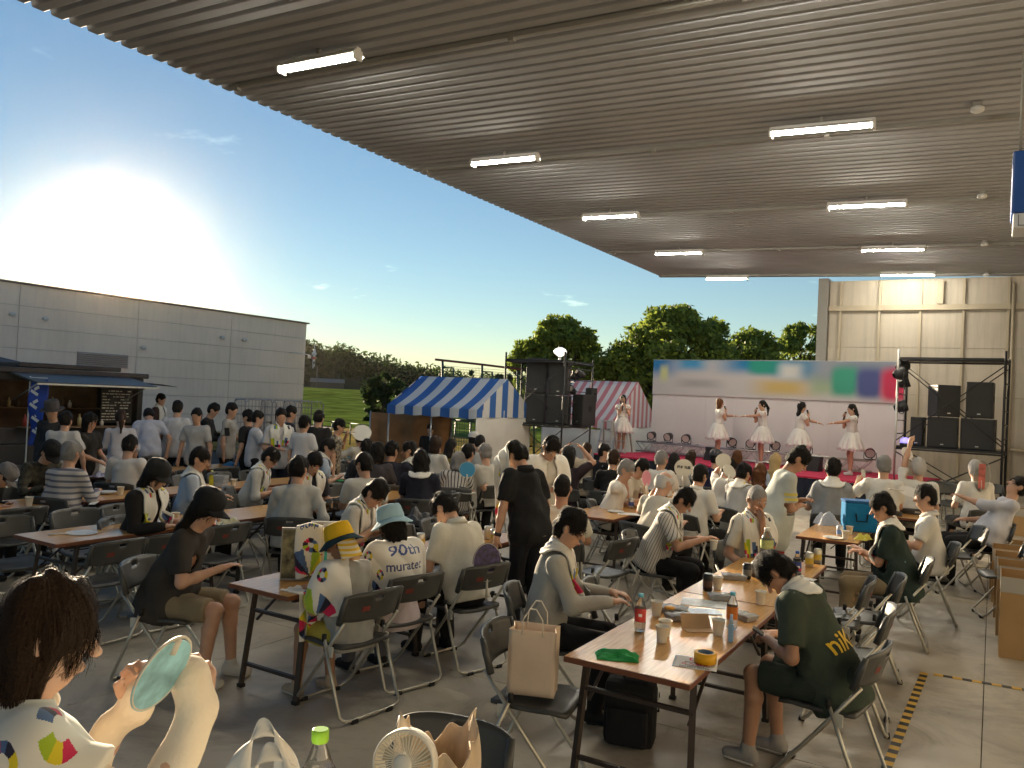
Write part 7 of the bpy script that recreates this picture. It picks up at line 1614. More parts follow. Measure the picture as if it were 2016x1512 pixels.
for s_ in (-1, 1):
    b = MB(); b.add([(s_ * bw / 2, -bd_ / 2, 0), (s_ * (bw / 2 - .012), 0, .01), (s_ * (bw / 2 - .018), 0, bh), (s_ * bw / 2, -bd_ / 2 - .01, bh)], [(0, 1, 2, 3)]); b.add([(s_ * (bw / 2 - .012), 0, .01), (s_ * bw / 2, bd_ / 2, 0), (s_ * bw / 2, bd_ / 2 + .01, bh), (s_ * (bw / 2 - .018), 0, bh)], [(0, 1, 2, 3)]); solidify(b.build('gusset', KRAFT, t), .001)
    b = MB(); b.tube([(-.055, s_ * (bd_ / 2 + .012), bh - .03), (-.05, s_ * (bd_ / 2 + .02), bh + .06), (-.015, s_ * (bd_ / 2 + .024), bh + .115), (.015, s_ * (bd_ / 2 + .024), bh + .115), (.05, s_ * (bd_ / 2 + .02), bh + .06), (.055, s_ * (bd_ / 2 + .012), bh - .03)], .0035, 6); b.build('string_handle', mat('string_white', (.66, .60, .50), .8), t)
b = MB(); b.box(-bw / 2 + .003, bw / 2 - .003, -bd_ / 2 + .003, bd_ / 2 - .003, 0, .004); b.build('bottom', KRAFT, t)
p = at(1225, 1475, 0); t = empty('backpack', (p[0], p[1] + .1, 0), R(12), 'black backpack standing on the floor under the table', 'bag')
b = MB(); b.bbox((0, 0, .19), (.30, .17, .38), .05); b.build('body', cloth((.012, .012, .014)), t); b = MB(); b.bbox((0, -.10, .13), (.24, .06, .22), .03); b.build('front_pocket', cloth((.014, .014, .016)), t); b = MB(); b.tube([(-.05, 0, .37), (-.03, 0, .42), (.03, 0, .42), (.05, 0, .37)], .010, 6); b.build('grab_handle', cloth(BK), t)
# --- second table: standing picture boards under a towel
x, y = T(560, 1150); t = empty('picture_board', (x - .02, y + .14, TZ), R(40), 'upright board with a woodland picture, towel draped over it', 'picture board')
b = MB(); b.bbox((0, 0, .175), (.24, .02, .35), .003); b.build('board', mat('board_grey', (.30, .29, .27), .6), t)
b = MB(); b.box(-.112, .112, -.0125, -.0105, .012, .338); b.build('picture', mat('woodland_print', (.16, .14, .07), .4, var=1.0, vscale=16, detail=8), t)
def board_towel():
    nu, nv = 26, 90; U, Vv = np.meshgrid(np.linspace(0, 1, nu + 1), np.linspace(0, 1, nv + 1)); s_ = Vv * .72 - .36
    x_ = -.02 + U * .17 + .012 * np.sin(Vv * 7); top = .372 - .01 * np.cos(U * 6)
    y_ = np.where(s_ < 0, .022 + .05 * np.clip(-s_ - .1, 0, 1), -.022 - .02 * np.sin(U * 8) * np.clip(s_ * 3, 0, 1) - .07 * np.clip(s_ - .15, 0, .4)); y_ = np.where(np.abs(s_) < .03, s_ / .03 * -.022, y_)
    z_ = top - np.maximum(0, np.abs(s_) - .02) * np.where(s_ > 0, 1.02, .95)
    Q = np.stack([x_, y_, z_], -1).reshape(-1, 3); i, j = np.meshgrid(np.arange(nu), np.arange(nv)); xc = ((i.ravel() + .5) / nu - .5) * .17; yc = (j.ravel() + .5) / nv * .86
    cols = print_cols(xc, yc, rings=[(.02, .62, .055, .022, 0), (.03, .44, .030, .012, 1)], fans=[(0.0, .86, .22, 215, 325, 0), (-.03, .22, .12, 200, 330, 0)], words=[('90th', .0, .46, .05, (.05, .09, .28), .01)])
    o = link('draped_towel', patch_mesh('draped_towel', Q, nu, nv, TOWEL, cols), None); solidify(o, .006); o.matrix_world = Matrix.Translation((x - .02, y + .14, TZ)) @ Matrix.Rotation(R(40), 4, 'Z'); tag(o, 'white towel with coloured print hanging over the picture board', 'towel')
board_towel()
def edge_towel():
    nu, nv = 60, 90; U, Vv = np.meshgrid(np.linspace(0, 1, nu + 1), np.linspace(0, 1, nv + 1)); s_ = Vv * .46; xe = -3.682
    x_ = np.where(s_ < .16, xe - .16 + s_, xe + .010 + .012 * np.sin(U * 9) * np.clip((s_ - .16) * 4, 0, 1)); z_ = np.where(s_ < .16, TZ + .006 + .004 * np.sin(U * 14), TZ + .004 - (s_ - .16)); y_ = 3.70 + U * .15 + .02 * Vv
    Q = np.stack([x_, y_, z_], -1).reshape(-1, 3); i, j = np.meshgrid(np.arange(nu), np.arange(nv)); xc = ((i.ravel() + .5) / nu - .5) * .17; yc = -(j.ravel() + .5) / nv * .46
    cols = print_cols(xc, yc, rings=[(.0, -.20, .06, .026, 0)], fans=[(0.0, -.36, .10, 0, 180, 0), (0., -.36, .10, 180, 340, 0)])
    o = link('edge_towel', patch_mesh('edge_towel', Q, nu, nv, TOWEL, cols), None); solidify(o, .006, 1.0); tag(o, 'towel end with a bold coloured print hanging off the table edge', 'towel')
edge_towel()
x2, y2 = T(605, 1112); t = empty('picture_board', (x2, y2 + .16, TZ), R(42), 'second upright board showing a garden figure, behind the tea bottle', 'picture board'); b = MB(); b.bbox((0, 0, .15), (.20, .02, .30), .003); b.build('board', mat('board_white', (.55, .54, .52), .6), t); b = MB(); b.box(-.09, -.01, -.0125, -.0105, .012, .288); b.build('picture', mat('garden_print', (.26, .22, .15), .4, var=.9, vscale=20, detail=8), t)
x, y = T(632, 1136); bottle(x, y, TZ, 'green-labelled tea bottle with a teal cap beside the picture board', h=.22, r=.033, capc=(.03, .42, .45), lab=(.03, .34, .30), l0=.35, l1=.80, fill=TEA, fillh=.09, lab2=(.45, .25, .03), word='茶')
x, y = T(742, 1105); t = empty('desk_fan', (x, y, TZ), R(250), 'small grey desk fan between the two children and the bending man', 'fan'); b = MB(); b.lathe([(.035, 0), (.035, .012), (.01, .016), (.009, .07)], 14); b.build('stand', mat('fan_grey', (.35, .36, .33), .4), t)
Mx = Matrix.Translation((0, 0, .115)) @ Matrix.Rotation(math.pi / 2, 4, 'Y'); b = MB(); b.lathe([(.045, -.012), (.052, -.008), (.052, .008), (.045, .012)], 20, Mx); b.build('guard', mat('fan_grey', (.35, .36, .33), .4), t); b = MB(); b.lathe([(0, .014), (.012, .014), (.016, .0125)], 12, Mx, caps=False); b.build('hub', mat('fan_hub', (.55, .55, .5), .4), t)
tray(728, 1118, 'clear tray by the small desk fan', FRIED, .18, .12, .1)
x, y = T(828, 1078); can(x, y, TZ, 'pale gold can behind the light blue hat', (.58, .55, .48), (.55, .40, .06))
x, y = T(972, 1068); can(x, y, TZ, 'pale gold can beyond the white dress shirt', (.60, .57, .50), (.55, .42, .10)); x, y = T(960, 1062); can(x, y, TZ, 'second pale can beyond the white dress shirt', (.62, .58, .5), (.6, .5, .3))
# --- fans
def uchiwa(p, normal, up, label, c, word=None, r=.125, handle=(.60, .56, .48), name='round_fan', c2=None, group='hand fans', squash=1.0, hl=2.0):
    n_ = Vector(normal).normalized(); u_ = Vector(up); u_ = (u_ - u_.dot(n_) * n_).normalized(); s_ = u_.cross(n_)
    o = empty(name, (0, 0, 0), 0, label, 'fan', group); o.matrix_world = Matrix(((s_.x, n_.x, u_.x, p[0]), (s_.y, n_.y, u_.y, p[1]), (s_.z, n_.z, u_.z, p[2]), (0, 0, 0, 1)))
    b = MB(); K = 36; ring = []
    for k in range(K):
        a = 2 * math.pi * k / K; rr = r * (1.04 if math.sin(a) > 0 else 1.0 - .10 * max(0, -math.sin(a)) ** 3); ring.append((math.cos(a) * rr, math.sin(a) * rr * squash))
    vs = [(q[0], -.0015, q[1]) for q in ring] + [(q[0], .0015, q[1]) for q in ring]; b.add(vs, [tuple(range(K)), tuple(range(2 * K - 1, K - 1, -1))] + [(k, K + k, K + (k + 1) % K, (k + 1) % K) for k in range(K)])
    b.build('blade', c if not isinstance(c, tuple) else mat('fan_%02x%02x%02x' % tuple(int(v * 255) for v in c), c, .55), o)
    b = MB(); b.tube([(0, 0, -r * .55), (0, 0, -r * hl)], .009, 8); b.build('handle', mat('fan_handle', handle, .5), o)
    b = MB(); b.tube([(math.cos(2 * math.pi * k / 30) * r * 1.0, 0, math.sin(2 * math.pi * k / 30) * r * squash) for k in range(30)], .003, 5, closed=True); b.build('rim', mat('fan_handle', handle, .5), o)
    if word:
        me = text_mesh(word, r * .36, bold=.001); me.materials.append(mat('ink_3', (.03, .03, .03), .7))
        for v in me.vertices: v.co = (v.co.x, .0035, v.co.y + r * .1)
        link('lettering', me, o)
    return o
CAMP = Vector(EYE)
p = Vector(atD(1346, 922, 9.0)); uchiwa(p, CAMP - p, (.03, 0, 1), 'round white fan with a line of black lettering, held up to the stage', (.66, .62, .52), '原本 光喜', .098)
p = Vector(atD(1424, 908, 10.4)); uchiwa(p, CAMP - p + Vector((2, 0, 0)), (.2, .1, 1), 'blank round white fan held up before the stage', (.64, .61, .52), None, .095)
p = Vector(atD(1273, 942, 8.8)); uchiwa(p, Vector((1, -.25, .1)), (-.1, .1, 1), 'narrow pink fan seen almost edge-on', (.62, .25, .32), None, .085)
p = Vector(atD(1436, 928, 9.9)); uchiwa(p, Vector((.8, -.5, .5)), (.3, .2, .8), 'tilted white fan beside the chopsticks', (.58, .56, .48), None, .09)
p = Vector(atD(1786, 893, 13.4)); uchiwa(p, Vector((.5, -.4, .3)), (-.6, 0, .75), 'pale fan tipped over a raised hand', (.62, .58, .54), None, .11)
p = Vector(atD(1700, 932, 13.6)); uchiwa(p, Vector((1, -.3, .2)), (0, .2, 1), 'small pale fan beside the crossbody strap', (.6, .58, .55), None, .07)
p = Vector(atD(712, 852, 13.0)); uchiwa(p, Vector((.5, -.6, .6)), (.9, .2, .3), 'broad white fan held out flat', (.68, .66, .60), None, .15)
p = Vector(atD(920, 925, 10.2)); uchiwa(p, CAMP - p, (0, 0, 1), 'round blue fan with a white middle near the beer mug', (.05, .28, .50), None, .10); b = MB()
p = Vector(atD(1790, 968, 9.0)); uchiwa(p, Vector((.3, -.4, .9)), (.75, .1, .42), 'white fan with a long handle lying across a lap near the shoulder strap', (.62, .60, .56), None, .11)
G_ = PE['girl']; hn = G_['hand'][-1]; q_ = at(322, 1320, 1.0)
p = Vector(atD(320, 1325, 1.64)); vdir = (p - CAMP).normalized(); RG, UG = Vector(RGT), Vector(UPV)
uchiwa(p, RG * .90 - UG * .55 - vdir * .34, RG * -.55 - UG * .83, 'teal painted fan held by the girl with beige sleeves', mat('teal_print', (.26, .52, .62), .5, var=.45, vscale=14), None, .078, (.5, .5, .48), hl=.95)
p = Vector((-3.13, 5.02, .785)); uchiwa(p, Vector((.966, -.259, .12)), (-.1, .1, 1), 'purple fan with a starry print hung on the chair of the white dress shirt', mat('starry_print', (.04, .025, .10), .5, var=.9, vscale=30), None, .135, (.45, .42, .5))
x, y = T(160, 1050); o = uchiwa(Vector((x, y, TZ + .006)), Vector((0, 0, 1)), Vector((.3, .9, 0)), 'flat white fan lying on the table beside the pale blue cloth', (.55, .56, .56), None, .12)
p = Vector(atD(1933, 938, 11.1)); t = uchiwa(p, CAMP - p + Vector((1.5, 0, 0)), (.02, 0, 1), 'clear paddle fan with a red printed middle held by the large man', mat('clear_fan', (.85, .84, .8), .1, trans=.92, ior=1.1, spec=.5), None, .10, (.10, .10, .10), 'paddle_fan', None, 'hand fans', 2.3)
b = MB(); b.bbox((0, .006, .0), (.08, .003, .34), .001); b.build('red_print', mat('fan_red_print', (.50, .12, .09), .5, var=.4, vscale=14), t)
# --- third, fourth rows and yard tables
x, y = T(276, 1029); heap('blue_cloth', x, y, TZ, .26, .18, .06, mat('cloth_paleblue', (.24, .40, .44), .95, bump=.4, bscale=120), 'crumpled pale blue cloth on the table with the white fan', 'cloth', R(-20), 8)
for (px, py, lab) in ((345, 1028, 'upturned paper cup beside the pale blue cloth'), (57, 996, 'paper cup near the big half-empty tea bottle'), (237, 974, 'paper cup beside the stacked paper plates'), (459, 957, 'paper cup beside the stacked clear boxes'), (634, 1005, 'paper cup among the beer glasses'), (680, 911, 'paper cup beside the blue-capped bottle'), (1143, 951, 'upper paper cup by the beige T-shirt'), (1160, 949, 'second paper cup by the beige T-shirt'), (1672, 1052, 'paper cup beside the blue cooler bag'), (1664, 1062, 'front paper cup beside the blue cooler bag'), (1782, 1000, 'paper cup beside the dark green polo')):
    x, y = T(px, py); cup(x, y, TZ, lab)
x, y = T(111, 985); bottle(x, y, TZ, 'big half-empty tea bottle with a pale green label', h=.31, r=.053, capc=(.60, .58, .55), lab=(.52, .55, .40), l0=.44, l1=.70, fill=TEA, fillh=.07)
x, y = T(416, 958); bottle(x, y, TZ, 'small yellow bottle beside the stacked clear boxes', h=.20, r=.03, capc=(.55, .6, .2), lab=(.62, .55, .03), l0=.1, l1=.7)
x, y = T(689, 909); bottle(x, y, TZ, 'bottle with a blue cap by the man on his elbow', h=.22, r=.034, capc=(.03, .35, .45), lab=(.20, .42, .55), l0=.3, l1=.7)
x, y = T(931, 960); bottle(x, y, TZ, 'small clear bottle with a green label beside the beer mug', h=.2, r=.03, capc=(.6, .6, .58), lab=(.3, .42, .12))
x, y = T(1261, 993); bottle(x, y, TZ, 'dark bottle with a pale cap on the can table', h=.22, r=.032, capc=(.55, .5, .45), lab=(.10, .02, .02), fill=mat('cola', (.02, .008, .004), .1), fillh=.1)
x, y = T(1767, 988); bottle(x, y, TZ, 'small pale bottle beside the dark green polo', h=.2, r=.03, capc=(.55, .55, .5), lab=(.4, .5, .5))
for (px, py, lab, c1, c2) in ((1215, 1001, 'red and white can beside the paper plate', (.5, .45, .42), (.45, .05, .05)), (1242, 1000, 'blue and silver can beside the red and white can', (.5, .5, .5), (.05, .08, .3)), (1653, 1057, 'blue can before the cooler bag', (.5, .5, .52), (.1, .2, .45)), (1772, 1000, 'silver can beside the small pale bottle', (.6, .6, .58), (.3, .3, .3))):
    x, y = T(px, py); can(x, y, TZ, lab, c1, c2)
def plate(px, py, label, n=1, r=.10):
    x, y = T(px, py); t = empty('paper_plate', (x, y, TZ), 0, label, 'plate', 'paper plates')
    for k in range(n): b = MB(); b.lathe([(0, .002), (r * .65, .002), (r, .014), (r + .002, .013), (r * .66, 0), (0, 0)], 24, Matrix.Translation((.008 * k, .006 * k, .005 * k))); b.build('plate', mat('plate_white', (.62, .61, .57), .6), t)
for a_ in ((205, 972, 'stack of paper plates on the table of the big tea bottle', 4), (1212, 1008, 'paper plate beside the red and white can', 1), (1640, 1060, 'paper plate of food before the cooler bag', 1), (660, 938, 'paper plate behind the green cloth', 1), (920, 972, 'paper plate beside the beer mug', 2), (250, 940, 'paper plate near the yard shirt', 2)): plate(*a_)
for k, (px, py) in enumerate(((646, 1003), (660, 1000), (670, 998), (627, 1000))):
    x, y = T(px, py); t = empty('beer_glass', (x, y, TZ), 0, 'clear cup of golden beer on the table of the dark polo', 'glass', 'beer cups on one table'); b = MB(); b.lathe([(.028, 0), (.038, .105), (.036, .105), (.027, .004)], 16); b.build('cup', CLEAR, t); b = MB(); b.lathe([(.026, .005), (.0345, .075)], 16); b.build('beer', BEER, t)
x, y = T(918, 962); t = empty('beer_mug', (x, y, TZ), 0, 'large clear mug of amber beer near the striped blouse', 'mug'); b = MB(); b.lathe([(.048, 0), (.055, .19), (.053, .19), (.046, .006)], 18); b.build('mug', CLEAR, t); b = MB(); b.lathe([(.044, .008), (.048, .11)], 18); b.build('beer', BEER, t); b = MB(); b.lathe([(.048, .111), (.051, .15), (0, .155)], 18); b.build('foam', mat('foam', (.55, .55, .3), .8), t)
for (px, py, w, d, h, c, lab) in ((660, 946, .22, .13, .03, (.012, .22, .06), 'folded green cloth on the papers table'), (462, 916, .34, .22, .08, (.02, .14, .32), 'shiny blue package lying on the yard table'), (450, 1032, .20, .14, .07, (.50, .46, .30), 'crumpled snack bag on the charcoal-shirted man side of the table'), (30, 948, .30, .20, .06, (.55, .55, .55), 'crumpled white plastic bag on the yard table'), (195, 938, .22, .14, .07, (.40, .40, .55), 'pale violet bundle between the striped sweater and the yard shirt'), (1630, 1033, .26, .18, .16, (.52, .54, .58), 'white and blue cloth bag beside the cooler bag'), (818, 1030, .32, .22, .16, (.03, .03, .032), 'dark soft bag on the table behind the white dress shirt'), (1700, 1062, .18, .12, .07, (.60, .55, .06), 'crumpled yellow and green towel by the dark green polo'), (690, 1015, .18, .12, .05, (.5, .5, .48), 'crumpled paper beyond the beer cups')):
    x, y = T(px, py); heap('crumpled_bundle', x, y, TZ, w, d, h, mat('bundle_%02x%02x%02x' % tuple(int(v * 255) for v in c), c, .5, bump=.4, bscale=30), lab, 'bundle', px * .01, px, 20, None, 1.6)
for (px, py, w, d, lab) in ((640, 948, .3, .2, 'white paper sheet under the green cloth'), (185, 990, .25, .06, 'thin white chopstick wrapper by the tea bottle'), (875, 972, .3, .2, 'pale blue paper sheet beside the beer mug'), (205, 955, .3, .2, 'brown food box lid beside the plates'), (1240, 1012, .28, .2, 'white paper under the cans')):
    x, y = T(px, py); sheet_obj('paper_sheet', x, y, TZ, w, d, px * .013, PAPER if 'brown' not in lab else mat('card_brown', (.48, .31, .17), .8), lab, 'paper')
for k in range(3):
    x, y = T(432, 958); b = MB(); b.bbox((0, 0, .025), (.17, .12, .045), .006); tag(b.build('clear_box', CLEARS, None, (x + .005 * k, y, TZ + .048 * k), .2 + .1 * k), 'clear lunch box stacked beside the small yellow bottle', 'box', 'stacked clear lunch boxes')
x, y = T(185, 935); t = empty('carton', (x, y, TZ), .5, 'white carton standing between the striped sweater and the yard shirt', 'carton'); b = MB(); b.bbox((0, 0, .09), (.22, .16, .18), .004); b.build('body', PAPER, t); b = MB(); b.bbox((0, 0, .183), (.23, .165, .012), .003); b.build('lid', PAPER, t)
# cooler bag
x, y = T(1690, 1045); t = empty('cooler_bag', (x, y, TZ), R(20), 'bright blue cooler bag standing on the food table', 'cooler bag'); CB = cloth((.012, .17, .38), 'cooler'); b = MB(); b.bbox((0, 0, .16), (.34, .24, .32), .025); b.build('body', CB, t); b = MB(); b.bbox((0, 0, .325), (.35, .25, .03), .012); b.build('lid', cloth((.02, .10, .26), 'coolerlid'), t); b = MB(); b.tube([(-.06, -.125, .2), (-.05, -.14, .12), (.05, -.14, .12), (.06, -.125, .2)], .008, 6); b.build('carry_strap', cloth(BK), t)
b = MB(); b.tube([(-.10, 0, .005), (.10, .02, .01)], .004, 6); x, y = T(1650, 1022); tag(b.build('chopsticks', mat('chopstick', (.6, .45, .25), .6), None, (x, y, TZ + .16), .3), 'pair of pale chopsticks resting over the food by the cooler bag', 'chopsticks')
# --- phones
def phone(p, rz, tilt, label): 
    b = MB(); b.bbox((0, 0, 0), (.075, .15, .009), .003, 0, Matrix.Rotation(tilt, 4, 'X')); tag(b.build('phone', mat('phone_dark', (.02, .02, .022), .15), None, p, rz), label, 'phone', 'mobile phones')
hn = PE['nike']['hand'][1]; phone((hn.x, hn.y, hn.z + .025), R(100), .5, 'phone in the hands of the man in the lettered green T-shirt')
p = atD(447, 850, 12.6); phone(p, R(60), .9, 'phone held by the man in the dark suit')
p = atD(530, 838, 13.0); phone(p, R(60), 1.3, 'phone lifted by the person in the white T-shirt')
hn = PE['dark']['hand'][1]; can(hn.x + .02, hn.y, hn.z - .03, 'patterned can at the mouth of the charcoal T-shirt man', (.50, .50, .46), (.2, .35, .25))
hn = PE['stripe']['hand'][-1]; cup(hn.x + .035, hn.y + .01, TZ, 'paper cup in the fingers of the pinstriped shirt')
# --- counter beside the camera with its things
cnt = empty('service_table', (-1.13, 1.22, 0), YAW, 'plain table carrying the little white fan, a bottle and bags', 'table')
b = MB(); b.bbox((0, 0, 1.02), (1.15, .42, .03), .005); b.build('table_top', mat('plain_top', (.45, .42, .38), .5), cnt)
for sx in (-1, 1):
    for sy in (-1, 1): b = MB(); b.bar((sx * .53, sy * .17, 1.0), (sx * .53, sy * .17, 0), .03); b.build('leg', TLEG, cnt)
def near_item(px, D): q = colat(px, D, 1.036); return q
q = near_item(617, 1.62); bottle(q[0], q[1], 1.036, 'clear bottle with a bright green cap on the plain table', h=.28, r=.036, capc=(.28, .62, .04), lab=(.50, .55, .12), l0=.2, l1=.42, fill=CLEAR, fillh=.2)
q = near_item(780, 1.42); t = empty('handheld_fan', (q[0], q[1], 1.036), YAW - R(100), 'little cream handheld fan standing beside the crumpled bag', 'fan')
CREAM = mat('cream_plastic', (.80, .77, .68), .4)
b = MB(); b.lathe([(.022, 0), (.022, .02), (.017, .03), (.017, .25), (.012, .26)], 16); b.build('handle', CREAM, t)
Mx = Matrix.Translation((0, 0, .312)) @ Matrix.Rotation(R(78), 4, 'Y'); RF = .056
b = MB(); b.lathe([(RF * .8, -.022), (RF, -.016), (RF, .010), (RF * .93, .014), (RF * .93, .010), (RF * .95, -.014), (RF * .76, -.019)], 36, Mx, caps=False); b.build('ring', CREAM, t)
b = MB(); b.lathe([(0, .019), (.014, .019), (.0165, .016), (.0165, .010)], 20, Mx, caps=False); b.build('hub', CREAM, t)
for k in range(44):
    a = 2 * math.pi * k / 44; c, s_ = math.cos(a), math.sin(a); c2, s2 = math.cos(a + .22), math.sin(a + .22)
    b = MB(); b.tube([Mx @ Vector((c * .0155, s_ * .0155, .014)), Mx @ Vector((c2 * .036, s2 * .036, .0165)), Mx @ Vector((math.cos(a + .3) * RF * .94, math.sin(a + .3) * RF * .94, .011))], .0011, 4, False); b.build('guard_wire', CREAM, t)
for k in range(5):
    a = 2 * math.pi * k / 5; b = MB(); b.add([tuple(Mx @ Vector((math.cos(a + da) * r_, math.sin(a + da) * r_, z_))) for (da, r_, z_) in ((0, .014, -.004), (.5, .045, -.010), (.95, .042, .002), (.6, .014, .004))], [(0, 1, 2, 3)]); b.build('blade', mat('fan_blade', (.50, .45, .33), .4), t)
q = near_item(508, 1.45); t = empty('plastic_bag', (q[0], q[1], 1.036), YAW + .5, 'white plastic carrier bag with its handles standing up', 'plastic bag')
PBAG = mat('bag_film', (.74, .74, .71), .45, spec=.4)
b = MB(); b.smooth = True; b.grid(lambda u, v: (math.cos(u * 6.283) * (.11 - .04 * v) * (1 + .08 * math.sin(u * 19 + v * 3)), math.sin(u * 6.283) * (.07 - .02 * v) * (1 + .1 * math.sin(u * 15)), .24 * v), 40, 8); solidify(b.build('body', PBAG, t), .001)
for yy in (-.03, .03):
    b = MB(); b.smooth = True
    def hf_(u, v): a = math.pi * u; w_ = (v - .5) * (.05 - .020 * math.sin(a)); return (-.048 * math.cos(a) * (1 - .2 * math.sin(a)) + w_ * math.cos(a), yy + .010 * math.sin(u * 9 + v * 5), .235 + (.105 if yy > 0 else .085) * math.sin(a) ** .8 + w_ * math.sin(a))
    b.grid(hf_, 24, 4); solidify(b.build('handle', PBAG, t), .001)
q = near_item(852, 1.50); b = MB(); b.smooth = True
def cr_(u, v):
    a = u * 2 * math.pi; w_ = 1 + .16 * math.sin(3 * a + 4 * v) + .10 * math.sin(7 * a - 6 * v + 1) + .06 * math.sin(13 * a + 9 * v); r0 = .062 * (1 - .12 * v) * w_
    return (math.cos(a) * r0 * 1.25, math.sin(a) * r0, .335 * v + .03 * v * math.sin(2 * a + .6) + .012 * v * math.sin(9 * a))
b.grid(cr_, 72, 30); bo_ = b.build('crumpled_bag', mat('kraft_pale', (.62, .49, .35), .85, bump=.3, bscale=20), None, (q[0], q[1], 1.036), R(20)); solidify(bo_, .0015); tag(bo_, 'crumpled pale brown paper bag beside the little cream fan', 'paper bag')
chair(-1.64, 2.30, 281, 'empty grey folding chair standing alone near the plain table'); SEATS.append((-1.64, 2.30))
# --- empty chairs at the rows
def fill_row(xc, w, y0, y1, sides, label, step=.56, jit=.05, skip=()):
    y = y0
    while y < y1:
        for s_ in sides:
            x = xc + s_ * (w / 2 + .22) + rnd.uniform(-jit, jit); yy = y + rnd.uniform(-jit, jit)
            if all((x - a) ** 2 + (yy - b_) ** 2 > .46 ** 2 for a, b_ in SEATS):
                dd = math.hypot(x, yy); chair(x, yy, (180 if s_ > 0 else 0) + rnd.uniform(-9, 9), label, 'empty folding chairs', 2 if dd < 6.5 else 1 if dd < 10 else 0); SEATS.append((x, yy))
        y += step
fill_row(-6.43, .60, 3.75, 10.0, (-1, 1), 'empty grey folding chair at the row of the pale blue cloth')
fill_row(-8.30, .56, 3.6, 9.8, (-1, 1), 'empty grey folding chair at the row of the big tea bottle')
fill_row(-10.3, .56, 4.7, 11.0, (-1, 1), 'empty grey folding chair at the yard tables')
fill_row(-3.86, .62, 8.5, 11.6, (-1, 1), 'empty grey folding chair at the can table')
fill_row(-3.96, .54, 5.3, 6.7, (-1, 1), 'empty grey folding chair beyond the white dress shirt')
for (px, py, f_, lab) in ((1185, 1085, 170, 'empty grey folding chair behind the pinstriped shirt, seat in view'), (1232, 1195, 20, 'empty grey folding chair between the hoodie and the pinstriped shirt'), (1700, 1165, 190, 'empty grey folding chair beside the lettered green T-shirt, turned to the table'), (1665, 1230, 186, 'empty grey folding chair half hidden behind the lettered green T-shirt'), (1885, 1060, 200, 'empty grey folding chair beside the large leaning man'), (1640, 1170, 184, 'empty grey folding chair at the table corner near the pale gold cans'), (1980, 1095, 195, 'empty grey folding chair standing beside the cardboard boxes')):
    p = at(px, py, .62)
    if all((p[0] - a) ** 2 + (p[1] - b_) ** 2 > .30 ** 2 for a, b_ in SEATS): chair(p[0], p[1], f_, lab); SEATS.append((p[0], p[1]))
for k, px in enumerate((1850, 1884, 1952, 1925, 1868)):
    p = colat(px, 15.2 - .5 * (k > 2), 0); chair(p[0], p[1], 275 + k * 4, 'spare grey folding chair in the group under the wall-side scaffold', 'spare chairs under the scaffold', 0)
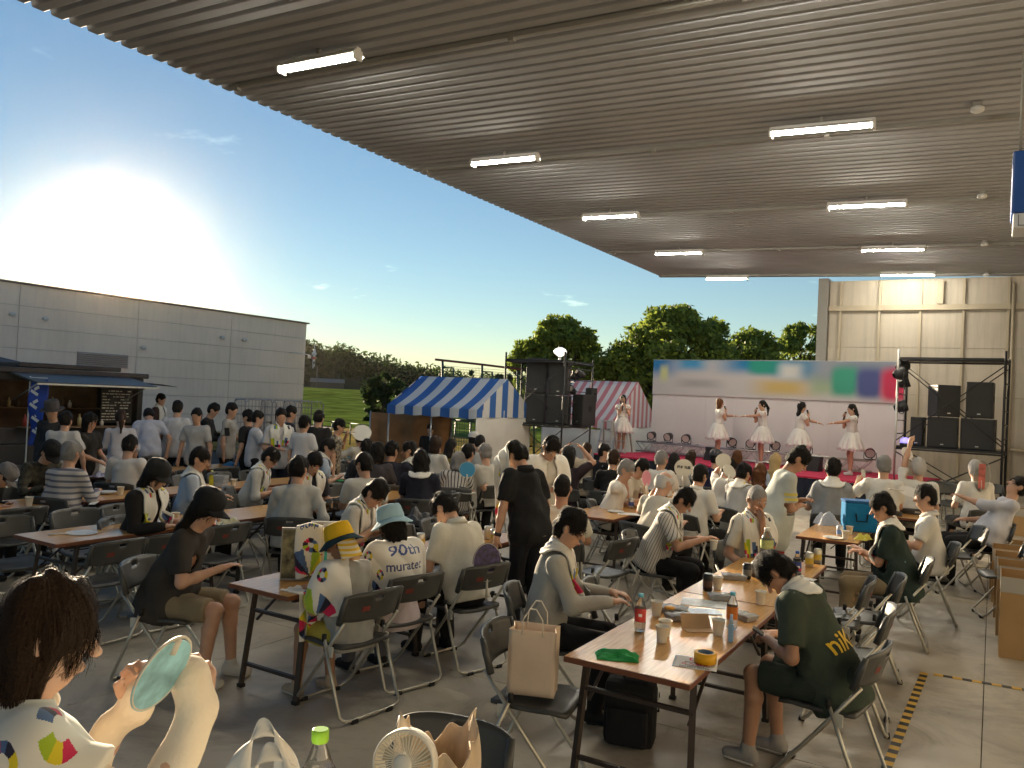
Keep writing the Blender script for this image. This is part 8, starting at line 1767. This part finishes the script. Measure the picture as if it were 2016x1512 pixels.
# --- cardboard boxes, floor tape
CARD = mat('cardboard', (.40, .25, .11), .8, var=.08, vscale=3)
def carton(x, y, w, d, h, label, rz=0.0):
    t = empty('cardboard_box', (x, y, 0), rz, label, 'cardboard box', 'cardboard boxes along the wall side')
    for (x0, x1, y0, y1) in ((-w / 2, w / 2, -d / 2, -d / 2 + .006), (-w / 2, w / 2, d / 2 - .006, d / 2), (-w / 2, -w / 2 + .006, -d / 2 + .006, d / 2 - .006), (w / 2 - .006, w / 2, -d / 2 + .006, d / 2 - .006)): b = MB(); b.box(x0, x1, y0, y1, 0.006, h); b.build('side', CARD, t)
    b = MB(); b.box(-w / 2, w / 2, -d / 2, d / 2, 0.001, .006); b.build('bottom', CARD, t)
    b = MB(); b.box(-w / 2 - .002, w / 2 + .002, -d / 2 - .003, -d / 2 - .0005, h - .11, h + .02); b.box(-w / 2 - .003, -w / 2 - .0005, -d / 2, d / 2, h - .11, h + .02); b.build('film_wrap', mat('film', (.62, .58, .50), .2, trans=.35), t)
    b = MB(); b.box(-.10, -.04, -d / 2 - .006, -d / 2 - .0035, h - .09, h - .03); b.build('paper_label', PAPER, t)
    return t
p0 = at(1957, 1292, 0)
for k in range(5): carton(p0[0] + .34 - .02 * k, p0[1] + .30 + k * .78, .62, .60, .66 - .03 * k, ('tall cardboard box standing first in the row by the hazard tape', 'open cardboard box second in the row', 'open cardboard box third in the row', 'open cardboard box fourth in the row', 'open cardboard box last in the row')[k])
p = colat(1975, 14.4, 0)
for k in range(3): carton(p[0] + .2, p[1] + k * .1, .55, .45, .45 + .0 * k, 'cardboard box of the stack beneath the wall-side scaffold')  if k == 0 else None
HAZ = stripes('hazard_tape', (.62, .36, .03), (.018, .017, .015), 0, .13, .5, .5)
def tape(a, c, w, m, label):
    A, Cc = at(*a, 0), at(*c, 0); d_ = Cc - A; b = MB(); L_ = float(np.linalg.norm(d_)); b.box(0, L_, -w / 2, w / 2, 0.0, .0012); o = b.build('floor_tape', m, None, (A[0], A[1], .0025), math.atan2(d_[1], d_[0])); tag(o, label, 'floor tape'); return o
tape((1820, 1325), (1690, 1650), .055, HAZ, 'black and yellow hazard tape running along the bare floor'); tape((1838, 1328), (2090, 1371), .055, HAZ, 'black and yellow hazard tape crossing before the cardboard boxes')
tape((1818, 1160), (1956, 1187), .03, mat('tape_cream', (.55, .48, .30), .6), 'pale tape line on the floor, upper of two'); tape((1820, 1168), (1956, 1196), .03, mat('tape_cream', (.55, .48, .30), .6), 'pale tape line on the floor, lower of two')
# ================================================================ warm evening haze
b = MB(); b.box(-690, 690, -690, 690, -1.8, 42.0)
HZ = bpy.data.materials.new('evening_haze'); HZ.use_nodes = True
_n, _l = HZ.node_tree.nodes, HZ.node_tree.links; _n.remove(_n['Principled BSDF'])
_v = _n.new('ShaderNodeVolumePrincipled'); _v.inputs['Color'].default_value = (1.0, .86, .64, 1); _v.inputs['Density'].default_value = 0.000028; _v.inputs['Anisotropy'].default_value = .955
_l.new(_v.outputs[0], _n['Material Output'].inputs['Volume'])
tag(b.build('haze', HZ), 'thin warm evening haze in the air over the yard', 'haze', kind='stuff')
